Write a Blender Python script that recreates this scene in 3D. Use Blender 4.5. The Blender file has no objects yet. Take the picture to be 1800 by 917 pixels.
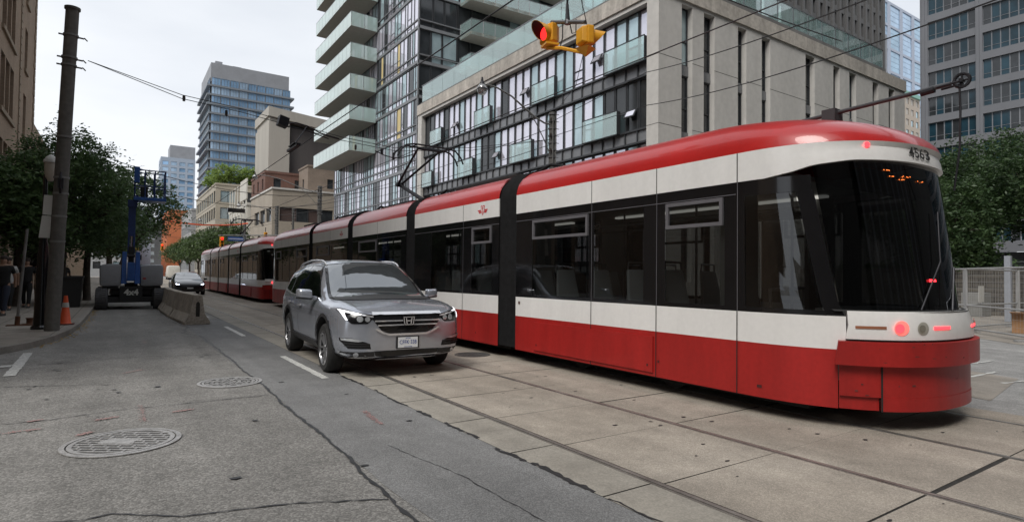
import bpy, bmesh, math, random
import numpy as np
from mathutils import Vector, Matrix
from mathutils.bvhtree import BVHTree
from mathutils.geometry import tessellate_polygon
PI = math.pi
R = math.radians
rnd = random.Random(7)
scene = bpy.context.scene
COL = scene.collection

# ------------------------------------------------------------------ camera
CAM = Vector((0, 0, 1.42))
yaw, pitch, roll = R(34.119), R(1.4357), R(0.6546)
fw = Vector((math.sin(yaw)*math.cos(pitch), math.cos(yaw)*math.cos(pitch), math.sin(pitch)))
ri = Vector((math.cos(yaw), -math.sin(yaw), 0)); up = ri.cross(fw)
r2 = ri*math.cos(roll) + up*math.sin(roll); u2 = -ri*math.sin(roll) + up*math.cos(roll)
cam_data = bpy.data.cameras.new('camera'); cam = bpy.data.objects.new('camera', cam_data); COL.objects.link(cam)
cam.matrix_world = Matrix(((r2.x, u2.x, -fw.x, CAM.x), (r2.y, u2.y, -fw.y, CAM.y), (r2.z, u2.z, -fw.z, CAM.z), (0, 0, 0, 1)))
cam_data.sensor_fit = 'HORIZONTAL'; cam_data.sensor_width = 36.0; cam_data.lens = 36.0*1023.2/1800.0
cam_data.clip_start = 0.05; cam_data.clip_end = 6000
scene.camera = cam

# ------------------------------------------------------------------ light
world = bpy.data.worlds.new('World'); scene.world = world; world.use_nodes = True
wn = world.node_tree; wn.nodes.clear()
wo = wn.nodes.new('ShaderNodeOutputWorld'); bg = wn.nodes.new('ShaderNodeBackground')
sky = wn.nodes.new('ShaderNodeTexSky'); sky.sky_type = 'NISHITA'; sky.sun_disc = False
SUN_EL, SUN_AZ = R(50), R(242)
sky.sun_elevation = SUN_EL; sky.sun_rotation = SUN_AZ; sky.dust_density = 4.0; sky.air_density = 1.0
hs = wn.nodes.new('ShaderNodeHueSaturation'); hs.inputs['Saturation'].default_value = 0.12
mx = wn.nodes.new('ShaderNodeMix'); mx.data_type = 'RGBA'; mx.inputs[0].default_value = 0.86
wtc = wn.nodes.new('ShaderNodeTexCoord'); wmp = wn.nodes.new('ShaderNodeMapping'); wmp.inputs['Scale'].default_value = (1, 1, 3.0)
wnz = wn.nodes.new('ShaderNodeTexNoise'); wnz.inputs['Scale'].default_value = 1.6; wnz.inputs['Detail'].default_value = 5
wrp = wn.nodes.new('ShaderNodeValToRGB')
wrp.color_ramp.elements[0].position = 0.36; wrp.color_ramp.elements[0].color = (4.05, 4.35, 4.8, 1)
wrp.color_ramp.elements[1].position = 0.66; wrp.color_ramp.elements[1].color = (5.5, 5.7, 6.0, 1)
wn.links.new(wtc.outputs['Generated'], wmp.inputs['Vector']); wn.links.new(wmp.outputs[0], wnz.inputs['Vector'])
wn.links.new(wnz.outputs['Fac'], wrp.inputs['Fac'])
wn.links.new(sky.outputs[0], hs.inputs['Color']); wn.links.new(hs.outputs[0], mx.inputs[6]); wn.links.new(wrp.outputs[0], mx.inputs[7])
wn.links.new(mx.outputs[2], bg.inputs['Color']); bg.inputs['Strength'].default_value = 0.10
wn.links.new(bg.outputs[0], wo.inputs['Surface'])
sd = bpy.data.lights.new('sun', 'SUN'); sun = bpy.data.objects.new('sun', sd); COL.objects.link(sun)
sd.energy = 1.45; sd.angle = R(28); sd.color = (1.0, 0.96, 0.9)
_d = Vector((math.cos(SUN_EL)*math.sin(SUN_AZ), math.cos(SUN_EL)*math.cos(SUN_AZ), math.sin(SUN_EL)))
sun.rotation_euler = _d.to_track_quat('Z', 'Y').to_euler()
vs = scene.view_settings
vs.view_transform = 'Standard'; vs.look = 'None'; vs.gamma = 1.0; vs.use_curve_mapping = False; vs.exposure = 0.90
scene.render.engine = 'CYCLES'
scene.cycles.max_bounces = 8; scene.cycles.transparent_max_bounces = 24; scene.cycles.diffuse_bounces = 3

# ------------------------------------------------------------------ materials
MATS = {}
def M(name, col, rough=0.6, metal=0.0, var=0.12, scale=3.0, bump=0.0, bscale=40.0, spec=0.5, coat=0.0, emit=None, estr=0.0,
      alpha=1.0, streak=False, col2=None, fine=0.0, fscale=120.0, ior=None, sss=False):
    if name in MATS: return MATS[name]
    m = bpy.data.materials.new(name); m.use_nodes = True; MATS[name] = m
    nt = m.node_tree; b = nt.nodes['Principled BSDF']; L = nt.links.new
    b.inputs['Roughness'].default_value = rough; b.inputs['Metallic'].default_value = metal
    b.inputs['Specular IOR Level'].default_value = spec
    if ior: b.inputs['IOR'].default_value = ior
    b.inputs['Coat Weight'].default_value = coat; b.inputs['Coat Roughness'].default_value = 0.04
    tc = nt.nodes.new('ShaderNodeTexCoord'); mp = nt.nodes.new('ShaderNodeMapping')
    if streak: mp.inputs['Scale'].default_value = (1, 1, 0.15)
    L(tc.outputs['Object'], mp.inputs['Vector'])
    n1 = nt.nodes.new('ShaderNodeTexNoise'); n1.inputs['Scale'].default_value = scale; n1.inputs['Detail'].default_value = 6; n1.inputs['Roughness'].default_value = 0.65
    L(mp.outputs[0], n1.inputs['Vector'])
    r = nt.nodes.new('ShaderNodeValToRGB'); r.color_ramp.elements[0].position = 0.3; r.color_ramp.elements[1].position = 0.72
    c = Vector(col[:3]); lo = c*(1-var); hi = Vector(col2) if col2 else c*(1+var)
    r.color_ramp.elements[0].color = (*lo, 1); r.color_ramp.elements[1].color = (*hi, 1)
    L(n1.outputs['Fac'], r.inputs['Fac']); out = r.outputs[0]
    if fine > 0:
        n2 = nt.nodes.new('ShaderNodeTexNoise'); n2.inputs['Scale'].default_value = fscale; n2.inputs['Detail'].default_value = 3
        L(tc.outputs['Object'], n2.inputs['Vector'])
        r2_ = nt.nodes.new('ShaderNodeValToRGB'); r2_.color_ramp.elements[0].position = 0.35; r2_.color_ramp.elements[1].position = 0.65
        r2_.color_ramp.elements[0].color = (1-fine,)*3+(1,); r2_.color_ramp.elements[1].color = (1+fine,)*3+(1,)
        L(n2.outputs['Fac'], r2_.inputs['Fac'])
        mu = nt.nodes.new('ShaderNodeMix'); mu.data_type = 'RGBA'; mu.blend_type = 'MULTIPLY'; mu.inputs[0].default_value = 1.0; mu.clamp_result = False
        L(out, mu.inputs[6]); L(r2_.outputs[0], mu.inputs[7]); out = mu.outputs[2]
    L(out, b.inputs['Base Color'])
    if bump > 0:
        nb = nt.nodes.new('ShaderNodeTexNoise'); nb.inputs['Scale'].default_value = bscale; nb.inputs['Detail'].default_value = 4
        L(tc.outputs['Object'], nb.inputs['Vector'])
        bp = nt.nodes.new('ShaderNodeBump'); bp.inputs['Strength'].default_value = bump; bp.inputs['Distance'].default_value = 0.02
        L(nb.outputs['Fac'], bp.inputs['Height']); L(bp.outputs[0], b.inputs['Normal'])
    if emit: b.inputs['Emission Color'].default_value = (*emit, 1); b.inputs['Emission Strength'].default_value = estr
    return m

def glass(name, tint, mixf=0.12, rough=0.02, body=None, bodyf=0.0):
    """clear tinted sheet: straight-through tint plus a mirror coat; body adds some diffuse frit"""
    if name in MATS: return MATS[name]
    m = bpy.data.materials.new(name); m.use_nodes = True; MATS[name] = m
    nt = m.node_tree; nt.nodes.clear(); L = nt.links.new
    o = nt.nodes.new('ShaderNodeOutputMaterial'); t = nt.nodes.new('ShaderNodeBsdfTransparent'); g = nt.nodes.new('ShaderNodeBsdfGlossy')
    t.inputs[0].default_value = (*tint, 1); g.inputs['Color'].default_value = (1, 1, 1, 1); g.inputs['Roughness'].default_value = rough
    lw = nt.nodes.new('ShaderNodeLayerWeight'); lw.inputs[0].default_value = 0.5
    pw = nt.nodes.new('ShaderNodeMath'); pw.operation = 'POWER'; pw.inputs[1].default_value = 4.0; L(lw.outputs['Facing'], pw.inputs[0])
    mm = nt.nodes.new('ShaderNodeMath'); mm.operation = 'MULTIPLY_ADD'; mm.inputs[1].default_value = .85; mm.inputs[2].default_value = mixf; mm.use_clamp = True
    L(pw.outputs[0], mm.inputs[0]); mix = nt.nodes.new('ShaderNodeMixShader'); L(mm.outputs[0], mix.inputs[0])
    base = t.outputs[0]
    if body:
        d = nt.nodes.new('ShaderNodeBsdfDiffuse'); d.inputs[0].default_value = (*body, 1)
        mb = nt.nodes.new('ShaderNodeMixShader'); mb.inputs[0].default_value = bodyf; L(t.outputs[0], mb.inputs[1]); L(d.outputs[0], mb.inputs[2]); base = mb.outputs[0]
    L(base, mix.inputs[1]); L(g.outputs[0], mix.inputs[2]); L(mix.outputs[0], o.inputs['Surface'])
    return m

def brickmat(name, c1, c2, mortar, sc=1.0, bw=0.22, bh=0.075, rough=0.85, ax='XZ'):
    if name in MATS: return MATS[name]
    m = bpy.data.materials.new(name); m.use_nodes = True; MATS[name] = m
    nt = m.node_tree; b = nt.nodes['Principled BSDF']; L = nt.links.new; b.inputs['Roughness'].default_value = rough
    tc = nt.nodes.new('ShaderNodeTexCoord'); se = nt.nodes.new('ShaderNodeSeparateXYZ'); co = nt.nodes.new('ShaderNodeCombineXYZ')
    L(tc.outputs['Object'], se.inputs[0])
    ad = nt.nodes.new('ShaderNodeMath'); ad.operation = 'ADD'; L(se.outputs['X'], ad.inputs[0]); L(se.outputs['Y'], ad.inputs[1])
    if ax == 'XY': L(se.outputs['X'], co.inputs[0]); L(se.outputs['Y'], co.inputs[1])
    else: L(ad.outputs[0], co.inputs[0]); L(se.outputs['Z'], co.inputs[1])
    br = nt.nodes.new('ShaderNodeTexBrick'); br.inputs['Scale'].default_value = 1.0; br.inputs['Brick Width'].default_value = bw; br.inputs['Row Height'].default_value = bh
    br.inputs['Mortar Size'].default_value = 0.006*sc; br.inputs['Color1'].default_value = (*c1, 1); br.inputs['Color2'].default_value = (*c2, 1); br.inputs['Mortar'].default_value = (*mortar, 1)
    L(co.outputs[0], br.inputs['Vector'])
    n = nt.nodes.new('ShaderNodeTexNoise'); n.inputs['Scale'].default_value = 0.8; n.inputs['Detail'].default_value = 5; L(tc.outputs['Object'], n.inputs['Vector'])
    mu = nt.nodes.new('ShaderNodeMix'); mu.data_type = 'RGBA'; mu.blend_type = 'MULTIPLY'; mu.inputs[0].default_value = 0.7; mu.clamp_result = False
    r = nt.nodes.new('ShaderNodeValToRGB'); r.color_ramp.elements[0].color = (.55, .55, .55, 1); r.color_ramp.elements[1].color = (1.25, 1.25, 1.25, 1)
    L(n.outputs['Fac'], r.inputs['Fac']); L(br.outputs['Color'], mu.inputs[6]); L(r.outputs[0], mu.inputs[7]); L(mu.outputs[2], b.inputs['Base Color'])
    return m

def leafmat(name, c, c2, trans=0.3):
    if name in MATS: return MATS[name]
    m = bpy.data.materials.new(name); m.use_nodes = True; MATS[name] = m
    nt = m.node_tree; nt.nodes.clear(); L = nt.links.new
    o = nt.nodes.new('ShaderNodeOutputMaterial'); p = nt.nodes.new('ShaderNodeBsdfPrincipled'); t = nt.nodes.new('ShaderNodeBsdfTranslucent')
    p.inputs['Roughness'].default_value = 0.5
    tc = nt.nodes.new('ShaderNodeTexCoord'); n = nt.nodes.new('ShaderNodeTexNoise'); n.inputs['Scale'].default_value = 1.4; n.inputs['Detail'].default_value = 4
    L(tc.outputs['Object'], n.inputs['Vector']); r = nt.nodes.new('ShaderNodeValToRGB')
    r.color_ramp.elements[0].position = .35; r.color_ramp.elements[1].position = .68; r.color_ramp.elements[0].color = (*c, 1); r.color_ramp.elements[1].color = (*c2, 1)
    L(n.outputs['Fac'], r.inputs['Fac']); L(r.outputs[0], p.inputs['Base Color']); L(r.outputs[0], t.inputs[0])
    mx_ = nt.nodes.new('ShaderNodeMixShader'); mx_.inputs[0].default_value = trans; L(p.outputs[0], mx_.inputs[1]); L(t.outputs[0], mx_.inputs[2]); L(mx_.outputs[0], o.inputs['Surface'])
    return m

# ------------------------------------------------------------------ mesh builder
WORLD = {}
def V(*a): return Vector(a)
class MB:
    def __init__(s): s.v = []; s.f = []; s.m = []
    def add(s, vs_, fs, mi=0):
        o = len(s.v); s.v.extend([tuple(p) for p in vs_]); s.f.extend([tuple(i+o for i in f) for f in fs]); s.m.extend([mi]*len(fs)); return s
    def quad(s, a, b, c, d, mi=0): return s.add([a, b, c, d], [(0, 1, 2, 3)], mi)
    def hexa(s, p, mi=0):  # p: 8 points, bottom ring then top ring
        return s.add(p, [(3, 2, 1, 0), (4, 5, 6, 7), (0, 1, 5, 4), (1, 2, 6, 5), (2, 3, 7, 6), (3, 0, 4, 7)], mi)
    def box(s, x0, x1, y0, y1, z0, z1, mi=0):
        return s.hexa([(x0, y0, z0), (x1, y0, z0), (x1, y1, z0), (x0, y1, z0), (x0, y0, z1), (x1, y0, z1), (x1, y1, z1), (x0, y1, z1)], mi)
    def fbox(s, F, u0, u1, z0, z1, d0, d1, mi=0):
        P = F.pt
        return s.hexa([P(u0, z0, d0), P(u1, z0, d0), P(u1, z0, d1), P(u0, z0, d1), P(u0, z1, d0), P(u1, z1, d0), P(u1, z1, d1), P(u0, z1, d1)], mi)
    def tube(s, p, q, r1, r2=None, n=10, mi=0, cap=True):
        p = Vector(p); q = Vector(q); r2 = r1 if r2 is None else r2
        d = (q-p).normalized(); a = d.orthogonal().normalized(); b = d.cross(a)
        vs_ = []
        for c, r in ((p, r1), (q, r2)):
            for i in range(n):
                t = 2*PI*i/n; vs_.append(c + a*(r*math.cos(t)) + b*(r*math.sin(t)))
        fs = [(i, (i+1) % n, n+(i+1) % n, n+i) for i in range(n)]
        if cap: fs += [tuple(range(n-1, -1, -1)), tuple(range(n, 2*n))]
        return s.add(vs_, fs, mi)
    def path(s, pts, r, n=8, mi=0, r_end=None):
        pts = [Vector(p) for p in pts]; k = len(pts); vs_ = []; prev = None
        for i, p in enumerate(pts):
            d = (pts[min(i+1, k-1)]-pts[max(i-1, 0)]).normalized()
            if prev is None: a = d.orthogonal().normalized()
            else: a = (prev - d*prev.dot(d)).normalized()
            prev = a; b = d.cross(a); rr_ = r if r_end is None else r+(r_end-r)*i/(k-1)
            for j in range(n):
                t = 2*PI*j/n; vs_.append(p + a*(rr_*math.cos(t)) + b*(rr_*math.sin(t)))
        fs = [(i*n+j, i*n+(j+1) % n, (i+1)*n+(j+1) % n, (i+1)*n+j) for i in range(k-1) for j in range(n)]
        fs += [tuple(range(n-1, -1, -1)), tuple(range((k-1)*n, k*n))]
        return s.add(vs_, fs, mi)
    def lathe(s, c, prof, axis='z', n=20, mi=0, cap=True):  # prof: list of (r, h)
        c = Vector(c); vs_ = []
        for r, h in prof:
            for i in range(n):
                t = 2*PI*i/n; a, b = r*math.cos(t), r*math.sin(t)
                vs_.append(c + (Vector((a, b, h)) if axis == 'z' else Vector((h, a, b)) if axis == 'x' else Vector((b, h, a))))
        fs = [(i*n+j, i*n+(j+1) % n, (i+1)*n+(j+1) % n, (i+1)*n+j) for i in range(len(prof)-1) for j in range(n)]
        if cap and prof[0][0] > 1e-5: fs.append(tuple(range(n-1, -1, -1)))
        if cap and prof[-1][0] > 1e-5: fs.append(tuple(range((len(prof)-1)*n, len(prof)*n)))
        return s.add(vs_, fs, mi)
    def prism(s, pts, off, mi=0):  # planar polygon extruded by vector off
        pts = [Vector(p) for p in pts]; off = Vector(off); n = len(pts)
        tri = tessellate_polygon([pts])
        vs_ = pts + [p+off for p in pts]
        fs = [tuple(t) for t in tri] + [tuple(n+i for i in reversed(t)) for t in tri] + [(i, (i+1) % n, n+(i+1) % n, n+i) for i in range(n)]
        return s.add(vs_, fs, mi)
    def mesh(s, name, mats, off=(0, 0, 0), smooth=None, bevel=0, fixn=False):
        me = bpy.data.meshes.new(name); o = Vector(off)
        me.from_pydata([(p[0]-o[0], p[1]-o[1], p[2]-o[2]) for p in s.v], [], s.f)
        for m_ in (mats if isinstance(mats, (list, tuple)) else [mats]): me.materials.append(m_)
        me.polygons.foreach_set('material_index', s.m)
        if bevel or fixn:
            bm = bmesh.new(); bm.from_mesh(me)
            bmesh.ops.remove_doubles(bm, verts=bm.verts, dist=1e-5)
            bmesh.ops.recalc_face_normals(bm, faces=bm.faces)
            if bevel:
                es = [e for e in bm.edges if len(e.link_faces) == 2 and e.calc_face_angle(0) > 0.6]
                bmesh.ops.bevel(bm, geom=es, offset=bevel, segments=2, affect='EDGES', profile=0.6, clamp_overlap=True)
            bm.to_mesh(me); bm.free()
        if smooth is not None:
            me.polygons.foreach_set('use_smooth', [True]*len(me.polygons))
            if smooth < 180: me.set_sharp_from_angle(angle=R(smooth))
        me.update(); return me
    def build(s, name, mats, parent=None, smooth=None, bevel=0, fixn=False):
        off = WORLD.get(parent, Vector((0, 0, 0))) if parent else Vector((0, 0, 0))
        o = bpy.data.objects.new(name, s.mesh(name, mats, off, smooth, bevel, fixn)); COL.objects.link(o)
        if parent: o.parent = parent; WORLD[o] = off.copy()
        return o
class Frame:
    def __init__(s, O, U, N): s.O = Vector(O); s.U = Vector(U).normalized(); s.N = Vector(N).normalized()
    def pt(s, u, z, d=0): return s.O + s.U*u + Vector((0, 0, z)) + s.N*d

def thing(name, label, cat, loc=(0, 0, 0), rz=0, group=None):
    o = bpy.data.objects.new(name, None); COL.objects.link(o); o.location = loc; o.rotation_euler = (0, 0, rz)
    o.empty_display_size = 0.2; WORLD[o] = Vector(loc) if rz == 0 else Vector((0, 0, 0))
    return tag(o, label, cat, group)
def tag(o, label, cat, group=None):
    o['label'] = label; o['category'] = cat
    if group: o['group'] = group
    return o
def struct(o, kind='structure'): o['kind'] = kind; return o
def solo(mb, name, mats, label, cat, group=None, origin=None, **kw):
    """a thing that is one mesh, origin at its base"""
    off = Vector(origin) if origin is not None else Vector((np.mean([v[0] for v in mb.v]), np.mean([v[1] for v in mb.v]), min(v[2] for v in mb.v)))
    o = bpy.data.objects.new(name, mb.mesh(name, mats, off, **kw)); COL.objects.link(o); o.location = off; return tag(o, label, cat, group)
def children(o): return [c for c in bpy.data.objects if c.parent == o]
def copy_tree(o, parent=None, kids=None):
    if kids is None:
        kids = {}
        for c in bpy.data.objects:
            if c.parent: kids.setdefault(c.parent, []).append(c)
    c = o.copy(); COL.objects.link(c)
    if parent: c.parent = parent
    for ch in kids.get(o, []): copy_tree(ch, c, kids)
    return c
def text_tris(body, size=1.0, bold=0.0):
    cu = bpy.data.curves.new('t', 'FONT'); cu.body = body; cu.size = size; cu.align_x = 'CENTER'; cu.align_y = 'CENTER'; cu.offset = bold; cu.resolution_u = 3
    o = bpy.data.objects.new('t', cu); COL.objects.link(o)
    dg = bpy.context.evaluated_depsgraph_get(); me = bpy.data.meshes.new_from_object(o.evaluated_get(dg))
    vs_ = [v.co.copy() for v in me.vertices]; fs = [tuple(p.vertices) for p in me.polygons]
    bpy.data.objects.remove(o); bpy.data.curves.remove(cu); bpy.data.meshes.remove(me)
    return vs_, fs
def text_on(mb, body, size, c, ux, uy, bold=0.0, xs=1.0, mi=0):
    vs_, fs = text_tris(body, size, bold); c = Vector(c); ux = Vector(ux); uy = Vector(uy)
    return mb.add([c + ux*(v.x*xs) + uy*v.y for v in vs_], fs, mi)

def wall_grid(mb, F, W, z0, z1, holes, depth, mi=0, mr=0):
    """front skin of a wall with rectangular openings and their reveals"""
    us = sorted({0.0, W, *[h[0] for h in holes], *[h[1] for h in holes]}); zs = sorted({z0, z1, *[h[2] for h in holes], *[h[3] for h in holes]})
    us = [u for u in us if -1e-6 <= u <= W+1e-6]; zs = [z for z in zs if z0-1e-6 <= z <= z1+1e-6]
    op = np.zeros((len(us)-1, len(zs)-1), bool); ua = np.array(us); za = np.array(zs)
    for h in holes:
        a, b = np.searchsorted(ua, h[0]-1e-6), np.searchsorted(ua, h[1]-1e-6); c, d = np.searchsorted(za, h[2]-1e-6), np.searchsorted(za, h[3]-1e-6)
        op[a:b, c:d] = True
    for j in range(len(zs)-1):
        i = 0
        while i < len(us)-1:
            if op[i, j]: i += 1; continue
            k = i
            while k < len(us)-1 and not op[k, j]: k += 1
            mb.quad(F.pt(us[i], zs[j]), F.pt(us[k], zs[j]), F.pt(us[k], zs[j+1]), F.pt(us[i], zs[j+1]), mi); i = k
    for (a, b, c, d) in holes:
        P = F.pt
        mb.quad(P(a, c), P(b, c), P(b, c, -depth), P(a, c, -depth), mr); mb.quad(P(a, d), P(a, d, -depth), P(b, d, -depth), P(b, d), mr)
        mb.quad(P(a, c), P(a, c, -depth), P(a, d, -depth), P(a, d), mr); mb.quad(P(b, c), P(b, d), P(b, d, -depth), P(b, c, -depth), mr)

def window_geo(mb, F, r, depth, bar, panes, split=None, zsplit=None, mi=None):
    a, b, c, d = r; m_ = rnd.randrange(1, 1+panes) if mi is None else mi
    mb.quad(F.pt(a, c, -depth), F.pt(b, c, -depth), F.pt(b, d, -depth), F.pt(a, d, -depth), m_)
    e = -depth+.004; g = -depth+bar*1.1
    mb.fbox(F, a, a+bar, c, d, e, g); mb.fbox(F, b-bar, b, c, d, e, g); mb.fbox(F, a+bar, b-bar, c, c+bar, e, g); mb.fbox(F, a+bar, b-bar, d-bar, d, e, g)
    for t in (split or []): u = a+(b-a)*t; mb.fbox(F, u-bar*.45, u+bar*.45, c+bar, d-bar, e, g*.9+e*.1)
    for t in (zsplit or []): z = c+(d-c)*t; mb.fbox(F, a+bar, b-bar, z-bar*.45, z+bar*.45, e+.001, g*.8+e*.2)
def window_set(parent, F, rects, mats, depth=.15, bar=.06, split=None, zsplit=None, limit=100, name='window', zs_fn=None, pick=None):
    """mats[0] = frame, rest = panes. Each window its own part, the ones past the limit one stuff part"""
    rs = sorted(rects, key=lambda r: (F.pt((r[0]+r[1])/2, (r[2]+r[3])/2)-CAM).length/max(1e-3, (r[1]-r[0])*(r[3]-r[2]))**.5)
    for i, r in enumerate(rs[:limit]):
        mb = MB(); window_geo(mb, F, r, depth, bar, len(mats)-1, split, zs_fn(r) if zs_fn else zsplit, pick(r) if pick else None); mb.build(name, mats, parent)
    if len(rs) > limit:
        mb = MB()
        for r in rs[limit:]: window_geo(mb, F, r, depth, bar, len(mats)-1, split, zs_fn(r) if zs_fn else zsplit, pick(r) if pick else None)
        struct(mb.build(name, mats, parent), 'stuff')

def ribbon(pts, w, z, wob=0.0, step=0.1, wv=0.0, seed=1):
    """flat strip along a ground polyline"""
    rr_ = random.Random(seed); P = []
    for a, b in zip(pts[:-1], pts[1:]):
        a = Vector(a); b = Vector(b); n = max(1, int((b-a).length/step))
        for i in range(n): P.append(a.lerp(b, i/n))
    P.append(Vector(pts[-1])); mb = MB(); L_, R_ = [], []; o1 = 0
    for i, p in enumerate(P):
        d = (P[min(i+1, len(P)-1)]-P[max(i-1, 0)]); n = Vector((-d.y, d.x)).normalized()
        o1 = o1*.8 + rr_.uniform(-wob, wob); ww = w*(1+rr_.uniform(-wv, wv))
        L_.append((p.x+n.x*(o1+ww/2), p.y+n.y*(o1+ww/2), z)); R_.append((p.x+n.x*(o1-ww/2), p.y+n.y*(o1-ww/2), z))
    k = len(P); mb.add(L_+R_, [(i, k+i, k+i+1, i+1) for i in range(k-1)]); return mb
# ------------------------------------------------------------------ materials used all over
def groundmat(name, c_lo, c_hi, agg_lo, agg_hi, agg_scale, rough=.85, bump=.5, blotch=.35, speck=.5):
    m = bpy.data.materials.new(name); m.use_nodes = True; MATS[name] = m
    nt = m.node_tree; b = nt.nodes['Principled BSDF']; L = nt.links.new; b.inputs['Roughness'].default_value = rough
    b.inputs['Specular IOR Level'].default_value = .3
    tc = nt.nodes.new('ShaderNodeTexCoord')
    def N(sc, det=5, ro=.6):
        n = nt.nodes.new('ShaderNodeTexNoise'); n.inputs['Scale'].default_value = sc; n.inputs['Detail'].default_value = det; n.inputs['Roughness'].default_value = ro
        L(tc.outputs['Object'], n.inputs['Vector']); return n.outputs['Fac']
    def RAMP(src, p0, c0, p1, c1):
        r = nt.nodes.new('ShaderNodeValToRGB'); r.color_ramp.elements[0].position = p0; r.color_ramp.elements[1].position = p1
        r.color_ramp.elements[0].color = (*c0, 1); r.color_ramp.elements[1].color = (*c1, 1); L(src, r.inputs['Fac']); return r.outputs[0]
    def MUL(a, c, f=1.0, bt='MULTIPLY'):
        x = nt.nodes.new('ShaderNodeMix'); x.data_type = 'RGBA'; x.blend_type = bt; x.inputs[0].default_value = f; x.clamp_result = False
        L(a, x.inputs[6]); L(c, x.inputs[7]); return x.outputs[2]
    base = RAMP(N(.55, 6), .32, c_lo, .7, c_hi)
    big = RAMP(N(2.6, 6, .7), .3, (1-blotch,)*3, .7, (1+blotch*.6,)*3)
    col = MUL(base, big)
    mp_ = nt.nodes.new('ShaderNodeMapping'); mp_.inputs['Scale'].default_value = (1.6, .10, 1); L(tc.outputs['Object'], mp_.inputs['Vector'])
    ns = nt.nodes.new('ShaderNodeTexNoise'); ns.inputs['Scale'].default_value = 1.3; ns.inputs['Detail'].default_value = 5; L(mp_.outputs[0], ns.inputs['Vector'])
    col = MUL(col, RAMP(ns.outputs['Fac'], .35, (.86, .86, .86), .66, (1.10, 1.10, 1.10)))
    v = nt.nodes.new('ShaderNodeTexVoronoi'); v.inputs['Scale'].default_value = agg_scale; L(tc.outputs['Object'], v.inputs['Vector'])
    se = nt.nodes.new('ShaderNodeSeparateColor'); L(v.outputs['Color'], se.inputs[0])
    st = RAMP(se.outputs[0], .25, (agg_lo,)*3, .95, (agg_hi,)*3); col = MUL(col, st, speck)
    fn = RAMP(N(agg_scale*1.3, 2), .38, (1-.35*speck,)*3, .64, (1+.3*speck,)*3); col = MUL(col, fn)
    L(col, b.inputs['Base Color'])
    if bump:
        bp = nt.nodes.new('ShaderNodeBump'); bp.inputs['Strength'].default_value = bump; bp.inputs['Distance'].default_value = .006
        L(v.outputs['Distance'], bp.inputs['Height']); bp.invert = True; L(bp.outputs[0], b.inputs['Normal'])
    return m
asphalt_old = groundmat('asphalt_old', (.190, .184, .174), (.262, .254, .240), .55, 1.5, 66, bump=.6, blotch=.18, speck=.55)
asphalt_new = groundmat('asphalt_new', (.172, .172, .172), (.228, .228, .226), .6, 1.35, 110, bump=.35, blotch=.16, speck=.5)
concrete_track = groundmat('concrete_track', (.31, .272, .228), (.415, .372, .318), .72, 1.22, 95, bump=.3, blotch=.2, speck=.5)
concrete_strip = groundmat('concrete_strip', (.27, .25, .215), (.35, .325, .285), .85, 1.1, 60, bump=.15, blotch=.2, speck=.35)
concrete_walk = groundmat('concrete_walk', (.25, .225, .195), (.34, .31, .275), .85, 1.12, 70, bump=.15, blotch=.22, speck=.35)
concrete_kerb = groundmat('concrete_kerb', (.23, .21, .19), (.32, .30, .27), .8, 1.15, 70, bump=.15, blotch=.25, speck=.4)
asphalt_pale = groundmat('asphalt_pale', (.27, .265, .258), (.36, .355, .345), .7, 1.25, 70, bump=.3, blotch=.25, speck=.5)
tar = M('tar', (.025, .025, .027), rough=.55, var=.4, scale=8)
gap_dark = M('joint_dark', (.03, .028, .025), rough=.9, var=.4, scale=10)
paint_white = M('road_paint', (.50, .50, .48), rough=.75, var=.25, scale=14, fine=.25, fscale=60)
steel_rail = M('rail_steel', (.30, .28, .26), rough=.38, metal=.6, var=.35, scale=5)
rail_edge = M('rail_edge', (.085, .07, .062), rough=.7, metal=.2, var=.5, scale=6)
iron = M('cast_iron', (.42, .41, .40), rough=.5, metal=.5, var=.3, scale=12, fine=.2)
iron_dark = M('cast_iron_dark', (.09, .088, .085), rough=.7, metal=.3, var=.35, scale=12)
pink = M('spray_pink', (.31, .19, .18), rough=.85, var=.25, scale=25, fine=.3)

# ------------------------------------------------------------------ ground, road, tracks, pavements
mb = MB(); mb.quad((-2500, -2500, -.03), (2500, -2500, -.03), (2500, 2500, -.03), (-2500, 2500, -.03))
struct(mb.build('ground', asphalt_pale))
mb = MB(); mb.quad((-90, -30, 0), (2.62, -30, 0), (2.62, 420, 0), (-90, 420, 0)); struct(mb.build('road', asphalt_old))
mb = MB(); mb.quad((7.93, -30, 0), (90, -30, 0), (90, 420, 0), (7.93, 420, 0)); struct(mb.build('road', asphalt_pale))
# newer asphalt strip with a wandering left edge
rg = random.Random(3); ys = [-6+.25*i for i in range(int(26/.25))]
L_ = []; o1 = 0
for y in ys:
    o1 = o1*.85+rg.uniform(-.012, .012); L_.append((1.52+o1, y, .004))
mb = MB(); k = len(ys); mb.add(L_+[(2.62, y, .004) for y in ys], [(i, k+i, k+i+1, i+1) for i in range(k-1)]); struct(mb.build('road_patch', asphalt_new))
mb = ribbon([(1.46, -4), (1.46, 3.2), (1.50, 4.2), (1.53, 5), (1.51, 6), (1.55, 7.9), (1.56, 14.5)], .026, .008, wob=.012, step=.06, wv=.6, seed=5); struct(mb.build('road_seam', tar))
def crack(pts, w, seed): struct(ribbon(pts, w, .0065, wob=w*1.1, step=.05, wv=.7, seed=seed).build('road_crack', tar))
crack([(-6, 7.3), (-2.5, 7.0), (-.86, 7.07), (-.47, 7.06), (.02, 7.19), (.61, 7.19), (1.5, 7.2)], .012, 11)
crack([(-1.2, 4.6), (-.5, 4.3), (-.14, 4.14), (0, 4.14), (.35, 3.9), (.67, 3.85), (.93, 3.77), (1.45, 3.5)], .012, 12)
crack([(1.56, 14.5), (1.3, 15.4), (1.45, 17), (1.3, 19)], .03, 13)
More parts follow.
